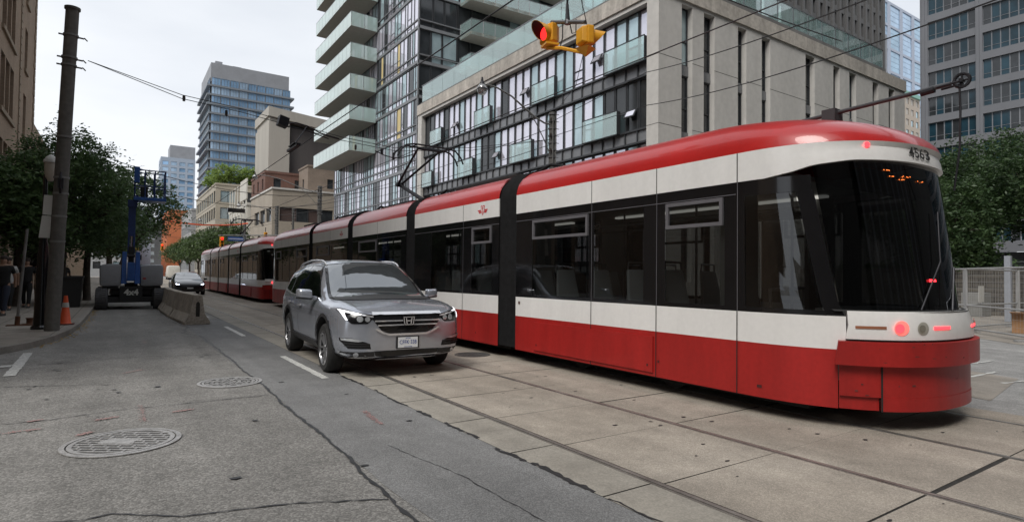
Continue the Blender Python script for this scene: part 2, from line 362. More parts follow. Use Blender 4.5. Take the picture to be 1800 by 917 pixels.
crack([(-1.1, 9.3), (-.3, 9.0), (.2, 8.7)], .012, 14); crack([(2.1, 2.6), (2.05, 3.6), (1.9, 4.6)], .008, 15)
crack([(-4, 11.4), (-1.2, 11.2), (.3, 11.5), (1.5, 11.2)], .02, 16)
# concrete slabs round the rails, real joints between them
lanes = [(2.62, 3.062, concrete_strip), (3.142, 4.452, None), (4.532, 5.932, None), (6.012, 7.372, None), (7.452, 7.93, None)]
mb = MB(); mb.quad((2.60, -20, .0015), (7.95, -20, .0015), (7.95, 160, .0015), (2.60, 160, .0015)); struct(mb.build('track_bed', gap_dark))
mb = MB(); rg = random.Random(4)
for i in range(-12, 140):
    y0 = 1.65+1.078*i; y1 = y0+1.078; j0 = rg.uniform(.011, .019)
    for q, (a, b, mt) in enumerate(lanes):
        sh = rg.uniform(-.012, .012) if q else 0.06; zz = .0062+rg.uniform(0, .0015)
        mb.quad((a, y0+sh+j0, zz), (b, y0+sh+j0+rg.uniform(-.012, .012), zz), (b, y1+sh-.002, zz), (a, y1+sh-.002, zz), 1 if q == 0 else 0)
struct(mb.build('track_slab', [concrete_track, concrete_strip]))
def rail(x):   # grooved girder rail: running head, groove, guard lip
    m_ = MB()
    m_.box(x+.004, x+.036, -8, 160, .002, .0115, 0); m_.box(x-.021, x-.010, -8, 160, .002, .010, 0)
    m_.box(x+.036, x+.052, -8, 160, .002, .0078, 1)
    struct(m_.build('rail', [steel_rail, rail_edge]))
for x in (3.085, 4.475, 5.955, 7.395): rail(x)
# broken tar line where asphalt meets concrete
rg = random.Random(9); y = 1.0
while y < 9:
    l = rg.uniform(.25, .9); struct(ribbon([(2.625, y), (2.62+rg.uniform(-.02, .02), y+l)], rg.uniform(.015, .05), .0095, wob=.012, step=.04, wv=.6, seed=int(y*100)).build('road_seam', tar)); y += l+rg.uniform(.0, .35)
# left pavement with a rounded corner
kp = [(-90, 12.05), (-6, 12.3), (-3, 12.45), (-2.1, 12.62), (-1.6, 12.9), (-1.28, 13.6), (-1.02, 14.7), (-.84, 16.2), (-.75, 18), (-.71, 21), (-.68, 26), (-.68, 160)]
def offset_line(pts, d):
    out = []
    for i, p in enumerate(pts):
        a = Vector(pts[max(i-1, 0)]); b = Vector(pts[min(i+1, len(pts)-1)]); t = (b-a).normalized(); out.append((p[0]-t.y*d, p[1]+t.x*d))
    return out
kin = offset_line(kp, .16)
mb = MB(); kh = .115
for (a, b), (c, d) in zip(zip(kp[:-1], kp[1:]), zip(kin[:-1], kin[1:])):
    mb.quad((*a, -.01), (*b, -.01), (*b, kh), (*a, kh)); mb.quad((*a, kh), (*b, kh), (*d, kh), (*c, kh))
struct(mb.build('kerb', concrete_kerb))
poly = [(x, y, kh-.004) for x, y in kin]+[(-90, 160, kh-.004)]
mb = MB(); mb.add(poly, [tuple(range(len(poly)))]); struct(mb.build('pavement', concrete_walk))
for pts in ([(-.84-.25, 14.9), (-1.0, 18), (-.98, 60)], [(-2.3, 13.2), (-2.3, 60)], [(-3.8, 12.9), (-3.8, 60)]): struct(ribbon(pts, .012, kh+.001, wob=.001).build('pavement_joint', gap_dark))
for y in np.arange(14.5, 50, 1.5): struct(ribbon([(-4.4, y), (-1.0, y)], .012, kh+.0025, wob=.001).build('pavement_joint', gap_dark))
# right pavement and plaza
mb = MB(); rp = [(12.3, 160), (12.3, 17.5), (12.7, 16.3), (13.6, 15.6), (15, 15.4), (90, 15.4), (90, 160)]
mb.add([(x, y, .115) for x, y in rp], [tuple(range(len(rp)))])
for a, b in zip(rp[:5], rp[1:6]): mb.quad((*a, -.01), (*b, -.01), (*b, .115), (*a, .115))
struct(mb.build('pavement', concrete_walk))
mb = MB(); mb.add([(15.8, -25, .006), (90, -25, .006), (90, 12.6, .006), (24.5, 12.6, .006), (20.5, 8.6, .006), (16.8, 4.5, .006)], [(0, 1, 2, 3, 4, 5)]); struct(mb.build('plaza', concrete_walk))
mb = MB(); mb.quad((8.6, 2.55, .0045), (10.9, 2.9, .0045), (11.6, 4.6, .0045), (9.2, 4.3, .0045)); struct(mb.build('road_patch', concrete_walk))
# markings
def dash(x, y0, y1, w=.10):
    struct(ribbon([(x, y0), (x, y1)], w, .0085, wob=.002, step=.05, wv=.1, seed=int(y0*10)).build('lane_marking', paint_white))
dash(2.36, 7.94, 10.4); dash(2.37, 14.1, 16.8); dash(2.37, 20.4, 23.0); dash(2.37, 26.8, 29.4); dash(2.37, 33, 35.6)
struct(ribbon([(-1.16, 10.2), (-1.22, 12.9)], .13, .0085, wob=.004, step=.06, wv=.1, seed=2).build('stop_line', paint_white))
struct(ribbon([(-1.26, 11.25), (-3.6, 11.15)], .22, .0085, wob=.004, step=.06, wv=.1, seed=2).build('stop_line', paint_white))
for pts in ([(9.6, 3.4), (11.4, 3.3)], [(10.2, 2.9), (10.9, 2.75)], [(11.5, 3.9), (13, 3.8)]):
    struct(ribbon(pts, .045, .0085, wob=.006, step=.08, wv=.9, seed=8).build('road_marking', paint_white))
def spray(pts, w, seed):
    rg_ = random.Random(seed); m_ = MB()
    for a, b in zip(pts[:-1], pts[1:]):
        a = Vector(a); b = Vector(b)
        for i in range(130):
            p = a.lerp(b, rg_.random()); r = rg_.uniform(.002, .008); ox, oy = rg_.gauss(0, w*.45), rg_.gauss(0, w*.45)
            n = 5; m_.add([(p.x+ox+r*math.cos(2*PI*k/n), p.y+oy+r*math.sin(2*PI*k/n)*1.4, .0102+i*1e-6) for k in range(n)], [tuple(range(n))])
    struct(m_.build('spray_mark', pink), 'structure')
for i, (pts, w) in enumerate([([(.48, 13.6), (.49, 14.2)], .06), ([(.1, 9.7), (.32, 9.95)], .05), ([(.24, 7.3), (.24, 6.5)], .035), ([(-.14, 6.8), (.04, 6.85)], .035), ([(-.25, 6.25), (-.15, 6.32)], .03),
                 ([(-.85, 6.65), (-.55, 6.68)], .04), ([(.5, 6.8), (.66, 6.83)], .03), ([(-.66, 7.05), (-.56, 7.08)], .02), ([(2.14, 5.85), (2.11, 5.55), (2.1, 5.25)], .035)]): spray(pts, w, 40+i)
# dark gum and oil spots
rg = random.Random(21); mb = MB()
for _ in range(34):
    x, y = rg.uniform(-1.5, 2.5), rg.uniform(2.2, 12); r = rg.uniform(.008, .03); mb.add([(x+r*1.5*math.cos(2*PI*k/7)*rg.uniform(.7, 1.2), y+r*math.sin(2*PI*k/7)*rg.uniform(.7, 1.2), .0100) for k in range(7)], [tuple(range(7))])
for _ in range(60):
    x, y = rg.choice([rg.uniform(3.2, 4.4), rg.uniform(4.6, 5.9), rg.uniform(6.1, 7.2)]), rg.uniform(1, 8); r = rg.uniform(.006, .02); mb.add([(x+r*1.8*math.cos(2*PI*k/7)*rg.uniform(.6, 1.2), y+r*math.sin(2*PI*k/7)*rg.uniform(.7, 1.2), .0105) for k in range(7)], [tuple(range(7))])
struct(mb.build('road_spots', tar), 'stuff')
# dead leaves in the gutter
leafy = M('dead_leaf', (.42, .27, .06), rough=.8, var=.5, scale=30); rg = random.Random(31); mb = MB()
for _ in range(260):
    y = rg.uniform(13.6, 26); x = np.interp(y, [13.6, 14.7, 16.2, 18, 21, 26], [-1.28, -1.02, -.84, -.75, -.71, -.68])+abs(rg.gauss(.06, .08)); s = rg.uniform(.015, .04); a = rg.uniform(0, 6.3)
    c, d = math.cos(a)*s, math.sin(a)*s; mb.quad((x-c, y-d, .011), (x+d*.5, y-c*.5, .02), (x+c, y+d, .012), (x-d*.5, y+c*.5, .018))
struct(mb.build('fallen_leaves', leafy), 'stuff')

# ------------------------------------------------------------------ manhole covers
def cover(x, y, r, label, style, rz=0):
    t = thing('manhole_cover', label, 'manhole cover', (x, y, 0), 0)
    m_ = MB(); m_.lathe((0, 0, 0), [(r+.05, .005), (r+.05, .012), (r+.012, .014), (r+.012, .006)], n=48, cap=False); fr = m_.build('frame_ring', iron if style != 'grate' else iron_dark, None); fr.parent = t
    m_ = MB(); m_.lathe((0, 0, 0), [(r, .004), (r, .011), (r-.03, .0115), (r-.03, .0085), (0.0001, .0085)], n=48)
    l = m_.build('lid', M('cast_iron_lid', (.085, .083, .08), rough=.65, metal=.3, var=.3, scale=12) if style != 'grate' else iron_dark, None); l.parent = t
    m_ = MB(); c, s_ = math.cos(rz), math.sin(rz)
    def bar(u0, u1, v0, v1, z1=.0125):
        P = [(u0, v0), (u1, v0), (u1, v1), (u0, v1)]; P = [(a*c-b*s_, a*s_+b*c) for a, b in P]
        m_.hexa([(a, b, .0086) for a, b in P]+[(a, b, z1) for a, b in P])
    if style == 'brick':
        n = 11; st = 2*(r-.03)/n
        for i in range(n+1):
            v = -(r-.03)+i*st; h_ = math.sqrt(max(0, (r-.03)**2-v*v))
            if h_ > .05: bar(-h_, h_, v-.008, v+.008)
            if i < n:
                vm = v+st/2; hm = math.sqrt(max(0, (r-.035)**2-(abs(vm)+st/2)**2))
                for j in range(-6, 7):
                    u = (j+(.5 if i % 2 else 0))*.115
                    if abs(u) < hm: bar(u-.007, u+.007, v+.008, v+st-.008)
        bar(-.16, .1, -.07, .07, .0128)
        m_.lathe((0, 0, 0), [(r, .0086), (r, .0135), (r-.035, .0135), (r-.035, .0086)], n=48, cap=False)
    elif style == 'rings':
        for q in range(1, 6):
            rq = (r-.03)*q/5.5; n = 6*q
            for j in range(n):
                if (j+q) % 4 == 3: continue
                a0, a1 = 2*PI*(j+.12)/n, 2*PI*(j+.85)/n; ri_, ro = rq-.018, rq+.018
                m_.hexa([(ri_*math.cos(a0), ri_*math.sin(a0), .0086), (ro*math.cos(a0), ro*math.sin(a0), .0086), (ro*math.cos(a1), ro*math.sin(a1), .0086), (ri_*math.cos(a1), ri_*math.sin(a1), .0086),
                         (ri_*math.cos(a0), ri_*math.sin(a0), .013), (ro*math.cos(a0), ro*math.sin(a0), .013), (ro*math.cos(a1), ro*math.sin(a1), .013), (ri_*math.cos(a1), ri_*math.sin(a1), .013)])
        m_.lathe((0, 0, 0), [(r, .0086), (r, .0135), (r-.025, .0135), (r-.025, .0086)], n=48, cap=False)
    else:
        for i in range(-4, 5):
            v = i*.06; h_ = math.sqrt(max(0, (r-.02)**2-v*v)); bar(-h_, h_, v-.014, v+.014); 
        for i in range(-4, 5):
            v = i*.06; h_ = math.sqrt(max(0, (r-.02)**2-v*v)); bar(v-.008, v+.008, -h_, h_, .0121)
    o = m_.build('raised_pattern', iron if style != 'grate' else iron_dark, None); o.parent = l
cover(.07, 5.83, .375, 'large round manhole cover with brick pattern, nearest the camera in rough asphalt', 'brick', R(-34))
cover(1.24, 8.28, .33, 'smaller round manhole cover with ringed studs beside the road seam', 'rings')
cover(5.27, 9.0, .27, 'dark brown round grate in the concrete between the tracks beside the tram', 'grate')
# ------------------------------------------------------------------ trams
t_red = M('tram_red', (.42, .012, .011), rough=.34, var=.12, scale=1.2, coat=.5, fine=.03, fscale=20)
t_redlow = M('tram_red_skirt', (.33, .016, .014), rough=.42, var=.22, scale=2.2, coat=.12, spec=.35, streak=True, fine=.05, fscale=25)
t_white = M('tram_white', (.76, .75, .735), rough=.35, var=.06, scale=2.5, coat=.3, streak=True, fine=.02, fscale=20)
t_black = M('tram_black', (.008, .008, .009), rough=.12, var=.2, scale=2, coat=.5)
t_rubber = M('bellows_rubber', (.012, .012, .013), rough=.8, spec=.2, var=.35, scale=9)
t_glass = glass('tram_glass', (.27, .28, .28), mixf=.075)
t_screen = glass('windscreen_glass', (.10, .105, .11), mixf=.05)
t_grey = M('tram_grey', (.33, .34, .36), rough=.5, var=.06)
t_frame = M('hopper_frame', (.17, .165, .18), rough=.35, metal=.3, var=.1)
t_int = M('tram_interior', (.28, .28, .27), rough=.7, var=.06)
t_intdark = M('tram_interior_dark', (.05, .05, .05), rough=.8)
t_seat = M('seat_shell', (.50, .52, .53), rough=.5, var=.05)
t_cush = M('seat_cushion', (.16, .02, .025), rough=.8)
t_under = M('tram_underframe', (.012, .012, .012), rough=.8)
redlamp = M('red_lamp', (.6, .02, .02), rough=.3, emit=(1.0, .03, .04), estr=2.2)
redlens = M('red_lens', (.35, .02, .02), rough=.25)
amber = M('amber_lens', (.32, .13, .07), rough=.4)
lampgrey = M('lamp_reflector', (.30, .28, .23), rough=.3, metal=.4)
ledor = M('led_orange', (.3, .08, .02), rough=.5, emit=(1.0, .22, .04), estr=1.1)
metal_dark = M('metal_dark', (.035, .035, .04), rough=.45, metal=.6, var=.3)
metal_grey = M('metal_grey', (.22, .22, .23), rough=.4, metal=.8, var=.2)
TL, TW, LC, NN = 25.2, 1.27, 1.5, 2.4
def tsurf(q, z, off=0.0, side=-1, end=0):
    """point on the shell: q is the distance from the nose along the plan outline (negative wraps to the far side)"""
    if end: qq = q
    s_ = side if q >= 0 else -side; a = abs(q); back = False
    if a > TL/2: a = TL-a; back = True
    lean = 0 if z < 1.1 else (z-1.1)*.12
    if z > 2.0: lean += (z-2.0)**2*.05
    zz = z; ins = 0.0
    if z > 2.76:
        v = min((z-2.76)/.46, 1.0); ph = math.asin(v); ins = .60*(1-math.cos(ph)); zz = z; lean += 1.55*(1-math.cos(ph))**1.0
    W = TW-ins; Lc = LC+(ins*1.9)
    if 1.12 < z < 2.76: lean += .05
    if a < Lc:
        th = max(a, 0)/Lc*PI/2; p = 2/NN; ct = max(math.cos(th), 0); st = max(math.sin(th), 0)
        x = W*st**p; y = lean+(Lc-lean)*(1-ct**p)
    else: x = W; y = a
    if off:
        e = .01
        if a < Lc+e:
            th2 = max(min(a+e, Lc), 0)/Lc*PI/2; th1 = max(a-e, 0)/Lc*PI/2; p = 2/NN
            dx = W*(math.sin(th2)**p-math.sin(th1)**p); dy = (Lc-lean)*(max(math.cos(th1), 0)**p-max(math.cos(th2), 0)**p)
            l = math.hypot(dx, dy) or 1; x += dy/l*off; y -= dx/l*off
        else: x += off
    if back: y = TL-y
    return Vector((s_*x, y, zz))
def qrange(a, b):
    out = [a]; q = a
    while q < b-1e-6:
        near = min(abs(q), abs(TL-q)); st = .06 if near < LC+.9 else .5
        q = min(q+st, b); out.append(q)
    if len(out) > 2 and out[-1]-out[-2] < 1e-3: out.pop(-2)
    return out
def tpatch(mb, q0, q1, z0, z1, off=0.0, side=-1, mi=0, zn=None, edge=0.0, slant=(0, 0)):
    """shell patch; slant = extra q at top for the q0 and q1 edge; edge > 0 closes the rim back to the shell"""
    qs = qrange(q0, q1); nz = zn or max(1, int((z1-z0)/.12)); P = []
    for i, q in enumerate(qs):
        f = (q-q0)/(q1-q0)
        for j in range(nz+1):
            g = j/nz; P.append(tsurf(q+g*(slant[0]*(1-f)+slant[1]*f), z0+(z1-z0)*g, off, side))
    n = nz+1; k = len(qs); fs = [(i*n+j, (i+1)*n+j, (i+1)*n+j+1, i*n+j+1) for i in range(k-1) for j in range(nz)]
    if side > 0: fs = [tuple(reversed(f)) for f in fs]
    mb.add(P, fs, mi)
    if edge:
        def strip(idx):
            A = [P[i] for i in idx]; B = []
            for i in idx:
                q = qs[i//n]; g = (i % n)/nz; f = (q-q0)/(q1-q0)
                B.append(tsurf(q+g*(slant[0]*(1-f)+slant[1]*f), z0+(z1-z0)*g, off-edge, side))
            mb.add(A+B, [(i, i+1, len(A)+i+1, len(A)+i) for i in range(len(A)-1)], mi)
        strip([i*n for i in range(k)]); strip([i*n+nz for i in range(k)]); strip(list(range(n))); strip([(k-1)*n+j for j in range(n)])
GANG = [(5.72, 6.25), (9.74, 10.22), (13.9, 14.36), (17.98, 18.44)]
MODS = [(0, 5.72), (6.25, 9.74), (10.22, 13.9), (14.36, 17.98), (18.44, TL)]
# windows per side: q0, q1, has hopper
WINS = [(1.69, 2.53, 1), (2.88, 3.80, 0), (3.91, 5.27, 1), (6.48, 7.20, 1), (7.62, 8.9, 0), (10.5, 11.9, 0), (12.05, 13.4, 1), (14.65, 15.9, 0), (16.1, 17.5, 1), (18.7, 20.1, 1), (20.3, 21.2, 0), (21.5, 22.4, 0), (22.6, 23.5, 1)]
def make_tram(lit_front=True):
    t = thing('tram', '', 'tram'); WORLD.pop(t)
    def P(mb, name, mats, parent=t, **kw):
        o = mb.build(name, mats, None, **kw); o.parent = parent; return o
    zs0, zs1, zb1, zw1, zu1 = .20, .755, 1.07, 2.45, 2.76
    for mi_, (a, b) in enumerate(MODS):
        nose = a == 0; tail = b == TL
        A = a+.004; B = b-.004
        for sd_ in (-1, 1):
            shell = MB()
            a_ = 0.0 if nose else A; b_ = TL if tail else B
            # skirt, belt, band, upper band, roof share one panel shell with their own paint
            a_s = .93 if nose else a_; b_s = TL-.93 if tail else b_
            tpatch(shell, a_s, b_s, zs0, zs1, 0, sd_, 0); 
            a_b = .88 if nose else a_; b_b = TL-.88 if tail else b_
            tpatch(shell, a_b, b_b, zs1, zb1, 0, sd_, 1)
            tpatch(shell, a_, b_, zw1+(.0), zu1, .004, sd_, 1, edge=.02) if not (nose or tail) else None
            if nose or tail:
                q_in, q_out = (1.35, B) if nose else (A, TL-1.35)
                tpatch(shell, q_in, q_out, zw1, zu1, .004, sd_, 1, edge=.02)
                # the brow sweeps up over the windscreen
                qa, qb = (0, 1.35) if nose else (TL-1.35, TL)
                qs = qrange(qa, qb); PP = []
                for q in qs:
                    d = q if nose else TL-q; zl = np.interp(d, [0, .7, 1.0, 1.15, 1.35], [2.575, 2.575, 2.54, 2.49, 2.45])
                    for g in (0, .25, .5, .75, 1): PP.append(tsurf(q, zl+(zu1-zl)*g, .03*(1-g**3)*max(0, 1-d/1.35)**.5+.004, sd_))
                n_ = 5; fs = [(i*n_+j, (i+1)*n_+j, (i+1)*n_+j+1, i*n_+j+1) for i in range(len(qs)-1) for j in range(4)]
                shell.add(PP, fs, 1)
                lo = [PP[i*n_] for i in range(len(qs))]; up_ = [tsurf(q, p.z, -.03, sd_) for q, p in zip(qs, lo)]
                shell.add(lo+up_, [(i, i+1, len(lo)+i+1, len(lo)+i) for i in range(len(lo)-1)], 1)
            for q in (1.53, 2.66, 3.85, 7.52, 12.0, 16.0, 20.2, 21.35, 22.5, TL-1.53):
                if a < q < b:
                    for z0, z1 in ((.2, 1.07), (2.45, 2.76)): tpatch(shell, q-.006, q+.006, z0, z1, .0065, sd_, 2)
            P(shell, 'body_panel', [t_redlow, t_white, t_under], smooth=35)

        roof = MB()
        for sd_ in (-1, 1):
            qs = qrange(0.0 if nose else A, TL if tail else B); nz = 10; PP = []
            for q in qs:
                for j in range(nz+1):
                    ph = j/nz*PI/2; z = 2.76+.46*math.sin(ph); pt = tsurf(q, z-1e-5 if j else 2.7601, 0.004 if j == 0 else 0.0, sd_); PP.append(pt)
                PP.append(Vector((0, PP[-1].y, PP[-1].z+.02)))
            n_ = nz+2; fs = [(i*n_+j, (i+1)*n_+j, (i+1)*n_+j+1, i*n_+j+1) for i in range(len(qs)-1) for j in range(nz+1)]
            roof.add(PP, fs, 0)
        P(roof, 'roof', [t_red], smooth=50)
        # black glazing band with openings for the panes
        for sd_ in (-1, 1):
            band = MB()
            lo, hi = (1.12, B) if nose else (A, TL-1.12) if tail else (A, B)
            ws = [(w[0], w[1], w[2]) for w in WINS if w[0] > a and w[1] < b]
            if nose: tpatch(band, 1.0, 1.53, zb1, 1.12, -.003, sd_)
            if tail: tpatch(band, TL-1.53, TL-1.0, zb1, 1.12, -.003, sd_)
            cuts = sorted([lo, hi]+[x for w in ws for x in w[:2]])
            if nose:      # cab side window with raked pillar
                tpatch(band, 1.53-.05, ws[0][0], 1.12, 2.29, -.003, sd_); cuts[0] = ws[0][0]
                tpatch(band, 1.02, ws[0][0], 2.29, zw1, -.003, sd_); tpatch(band, 1.53, ws[0][0], zb1, 1.12, -.003, sd_)
                tpatch(band, .89, 1.0, 1.08, 2.29, .003, sd_, slant=(.12, .13))
            if tail:
                tpatch(band, ws[-1][1], TL-1.48, 1.12, 2.29, -.003, sd_); cuts[-1] = ws[-1][1]
                tpatch(band, ws[-1][1], TL-1.02, 2.29, zw1, -.003, sd_); tpatch(band, ws[-1][1], TL-1.53, zb1, 1.12, -.003, sd_)
                tpatch(band, TL-1.0, TL-.89, 1.08, 2.29, .003, sd_, slant=(-.13, -.12))
            for c0, c1 in zip(cuts[:-1], cuts[1:]):
                if c1-c0 < .01: continue
                if any(abs(c0-w[0]) < 1e-6 and abs(c1-w[1]) < 1e-6 for w in ws):
                    tpatch(band, c0, c1, zb1, 1.12, -.003, sd_); tpatch(band, c0, c1, 2.31, zw1, -.003, sd_)
                else: tpatch(band, c0, c1, zb1, zw1, -.003, sd_)
            for q in (1.53, 2.66, 3.85, 7.52, 12.0, 16.0, 20.2, 21.35, 22.5, TL-1.53):
                if a < q < b: tpatch(band, q-.004, q+.004, 1.07, 2.45, .001, sd_, 1)
            tpatch(band, max(a, 1.55), min(b, TL-1.55), 2.318, 2.326, .0005, sd_, 1)
            P(band, 'window_band', [t_black, t_frame], smooth=35)
        for sd_ in (-1, 1):
            for w in WINS:
                if not (w[0] > a and w[1] < b): continue
                m_ = MB(); tpatch(m_, w[0], w[1], 1.12, 2.31, -.012, sd_); win = P(m_, 'window', t_glass)
                if w[2]:
                    m_ = MB(); q0, q1 = w[0]+.02, w[1]-.02
                    for (u0, u1, v0, v1) in ((q0, q1, 2.0, 2.04), (q0, q1, 2.265, 2.305), (q0, q0+.04, 2.04, 2.265), (q1-.04, q1, 2.04, 2.265)): tpatch(m_, u0, u1, v0, v1, .016, sd_, edge=.03)
                    P(m_, 'hopper_frame', t_frame, win)
            if nose:
                m_ = MB(); tpatch(m_, 1.02, 1.48, 1.12, 2.29, -.012, sd_, slant=(.12, 0)); P(m_, 'cab_window', t_glass)
            if tail:
                m_ = MB(); tpatch(m_, TL-1.48, TL-1.02, 1.12, 2.29, -.012, sd_, slant=(0, -.12)); P(m_, 'cab_window', t_glass)
        if nose or tail:
            def ends(m_, q0, q1, z0, z1, off, mi=0, edge=0, slant=0):
                for sd_ in (-1, 1):
                    if nose: tpatch(m_, q0, q1, z0, z1, off, sd_, mi, edge=edge, slant=(0 if q0 == 0 else slant, slant))
                    else: tpatch(m_, TL-q1, TL-q0, z0, z1, off, sd_, mi, edge=edge, slant=(-slant, 0 if q0 == 0 else -slant))
            m_ = MB(); ends(m_, 0, .89, 1.125, 2.60, -.012, slant=.12); P(m_, 'windscreen', t_screen, smooth=60)
            m_ = MB(); ends(m_, 0, .885, .865, 1.125, .06, edge=.09, slant=-.03); P(m_, 'lamp_panel', t_white, smooth=35)
            m_ = MB(); ends(m_, 0, .95, .625, .845, .105, edge=.14, slant=-.02); P(m_, 'bumper', t_redlow, smooth=35)
            m_ = MB(); ends(m_, 0, .925, .33, .625, .03); ends(m_, 0, .66, .205, .33, .035, edge=.03); ends(m_, .67, .925, .205, .33, .0)
            P(m_, 'valance', t_redlow, smooth=35)
            m_ = MB(); ends(m_, .655, .668, .2, .62, .037); P(m_, 'valance_seam', t_under)
            m_ = MB(); ends(m_, 0, .95, 1.12, 1.135, .02); P(m_, 'sill_seal', t_under)
            for sd_ in ((-1, 1)):
                qf = (lambda q: q) if nose else (lambda q: TL-q)
                def disc(q, z, r, off, mat, name, dish=.0):
                    c = tsurf(qf(q), z, off, sd_); e = (tsurf(qf(q)+.02, z, off, sd_)-tsurf(qf(q)-.02, z, off, sd_)).normalized(); nrm = e.cross(Vector((0, 0, 1))).normalized()
                    if nrm.y*(1 if nose else -1) > 0: nrm = -nrm
                    d = MB(); n = 24; ring = [c+e*(r*math.cos(2*PI*k/n))+Vector((0, 0, r*math.sin(2*PI*k/n))) for k in range(n)]
                    inn = [c-nrm*dish+(p-c)*.5 for p in ring]
                    d.add(ring+inn+[c-nrm*dish], [(k, (k+1) % n, n+(k+1) % n, n+k) for k in range(n)]+[(n+k, n+(k+1) % n, 2*n) for k in range(n)])
                    P(d, name, mat)
                disc(.54, .975, .068, .064, M('lamp_dish_red', (.75, .25, .22), rough=.3, emit=(1, .12, .10), estr=.55), 'lamp_dish', -.004); disc(.558, .975, .042, .075, redlamp, 'tail_lamp', -.002); disc(.385, .975, .060, .064, M('lamp_dish', (.50, .48, .42), rough=.3, metal=.3), 'lamp_dish', -.004); disc(.398, .975, .034, .075, lampgrey, 'head_lamp', -.002)
                for q0, q1, mt, nm in ((.64, .83, amber, 'side_marker_lens'), (.14, .295, redlamp, 'brake_light')):
                    m_ = MB()
                    aq, bq = (q0, q1) if nose else (TL-q1, TL-q0)
                    tpatch(m_, aq, bq, .965, .99, .066, sd_, edge=.004); P(m_, nm, mt)
                disc(.58, 2.722, .026, .034, redlamp, 'marker_lamp')
                if sd_ < 0: m_ = MB(); aq, bq = (.09, .17) if nose else (TL-.17, TL-.09); tpatch(m_, aq, bq, 1.405, 1.43, 0.0, sd_); P(m_, 'screen_light', redlamp)
            for k in range(1):   # destination sign dots
                m_ = MB(); rg_ = random.Random(5)
                for (q0, q1, z) in ((.46, .40, 2.47), (.30, .2, 2.42), (.42, .37, 2.42), (.34, .26, 2.385), (.14, .06, 2.39)):
                    lo_, hi_ = min(q0, q1), max(q0, q1); n_ = int((hi_-lo_)/.012)
                    for i in range(n_):
                        qq = lo_+i*.012
                        if rg_.random() < .25: continue
                        zz_ = z+rg_.uniform(-.005, .008); a2, b2 = (qq, qq+.009) if nose else (TL-qq-.009, TL-qq); tpatch(m_, a2, b2, zz_, zz_+.008, -.002, -1, zn=1)
                P(m_, 'destination_display', ledor)['kind'] = 'stuff'
            sc_ = MB(); rs_ = random.Random(17)
            for _ in range(16):
                q = rs_.uniform(.0, .85); z = rs_.uniform(.26, .83); w_, h_ = rs_.uniform(.006, .03), rs_.uniform(.004, .012); o_ = .1065 if z > .63 else .037 if z > .33 else .0
                if .60 < z < .64 or o_ == 0: continue
                aq, bq = (q, q+w_) if nose else (TL-q-w_, TL-q); tpatch(sc_, aq, bq, z, z+h_, o_, -1, zn=1)
            P(sc_, 'scuff_marks', M('scuff', (.10, .035, .03), rough=.9, var=.5, scale=30))['kind'] = 'stuff'
            # wiper
            m_ = MB(); pts = [tsurf(qf(.3), 1.14, .01), tsurf(qf(.05), 1.6, .03), tsurf(qf(-.0), 2.1, .03)]; m_.path(pts, .008, mi=0)
            m_.path([tsurf(qf(.02), 1.13, .05), tsurf(qf(-.05), 1.55, .06)], .012); P(m_, 'wiper', metal_dark)
            # number
            m_ = MB(); vs_, fs = text_tris('4563', .15, .002); qc = .10
            def place(v):
                q = qc-v.x*.78 if nose else TL-(qc+v.x*.78)
                return tsurf(q, 2.672+v.y, .045, -1 if nose else -1)
            m_.add([place(v) for v in vs_], fs); P(m_, 'fleet_number', M('number_black', (.02, .02, .02), rough=.5))
    # roof crown of gangways and bellows
    for a, b in GANG:
        m_ = MB(); n = 6
        for sd_ in (-1, 1):
            prev = None
            for i in range(n*2+1):
                q = (a-.03)+(b-a+.06)*i/(n*2); dep = -.01-(.085 if i % 2 else 0.0)
                col_ = [tsurf(q, z, dep, sd_) for z in (.22, .6, 1.1, 1.8, 2.45, 2.74)]
                for ph in (.25, .5, .75, 1.0):
                    z = 2.76+.46*math.sin(ph*PI/2); p = tsurf(q, z-1e-5, 0, sd_); p.x -= math.copysign(-dep, p.x)*-1*-1 if False else 0; p.z += dep*.6+.03; p.x *= (1+dep*.5); col_.append(p)
                col_.append(Vector((0, q, 3.22+dep*.5)))
                if prev: k = len(col_); m_.add(prev+col_, [(j, k+j, k+j+1, j+1) for j in range(k-1)])
                prev = col_
        P(m_, 'bellows', t_rubber, smooth=20)
    # skirt hatch
    for sd_ in (-1, 1):
        m_ = MB(); tpatch(m_, 2.70, 5.18, .25, .69, .022, sd_, edge=.022); P(m_, 'skirt_hatch', t_redlow)
        m_ = MB(); tpatch(m_, 10.6, 13.2, .25, .69, .022, sd_, edge=.022); P(m_, 'skirt_hatch', t_redlow)
    for sd_ in (-1, 1):   # round socket on the belt, screws and scuffs of the skirt
        m_ = MB(); tpatch(m_, 5.58, 5.63, .955, 1.0, .008, sd_); P(m_, 'socket', M('socket_brown', (.10, .05, .04), rough=.6))
        for q, z in ((2.78, .32), (5.1, .32), (2.62, .38), (1.40, .30), (7.0, .35), (9.3, .35)):
            m_ = MB(); tpatch(m_, q-.014, q+.014, z, z+.028, .026 if 2.7 < q < 5.2 else .006, sd_); P(m_, 'screw', M('screw_dark', (.06, .012, .012), rough=.6))
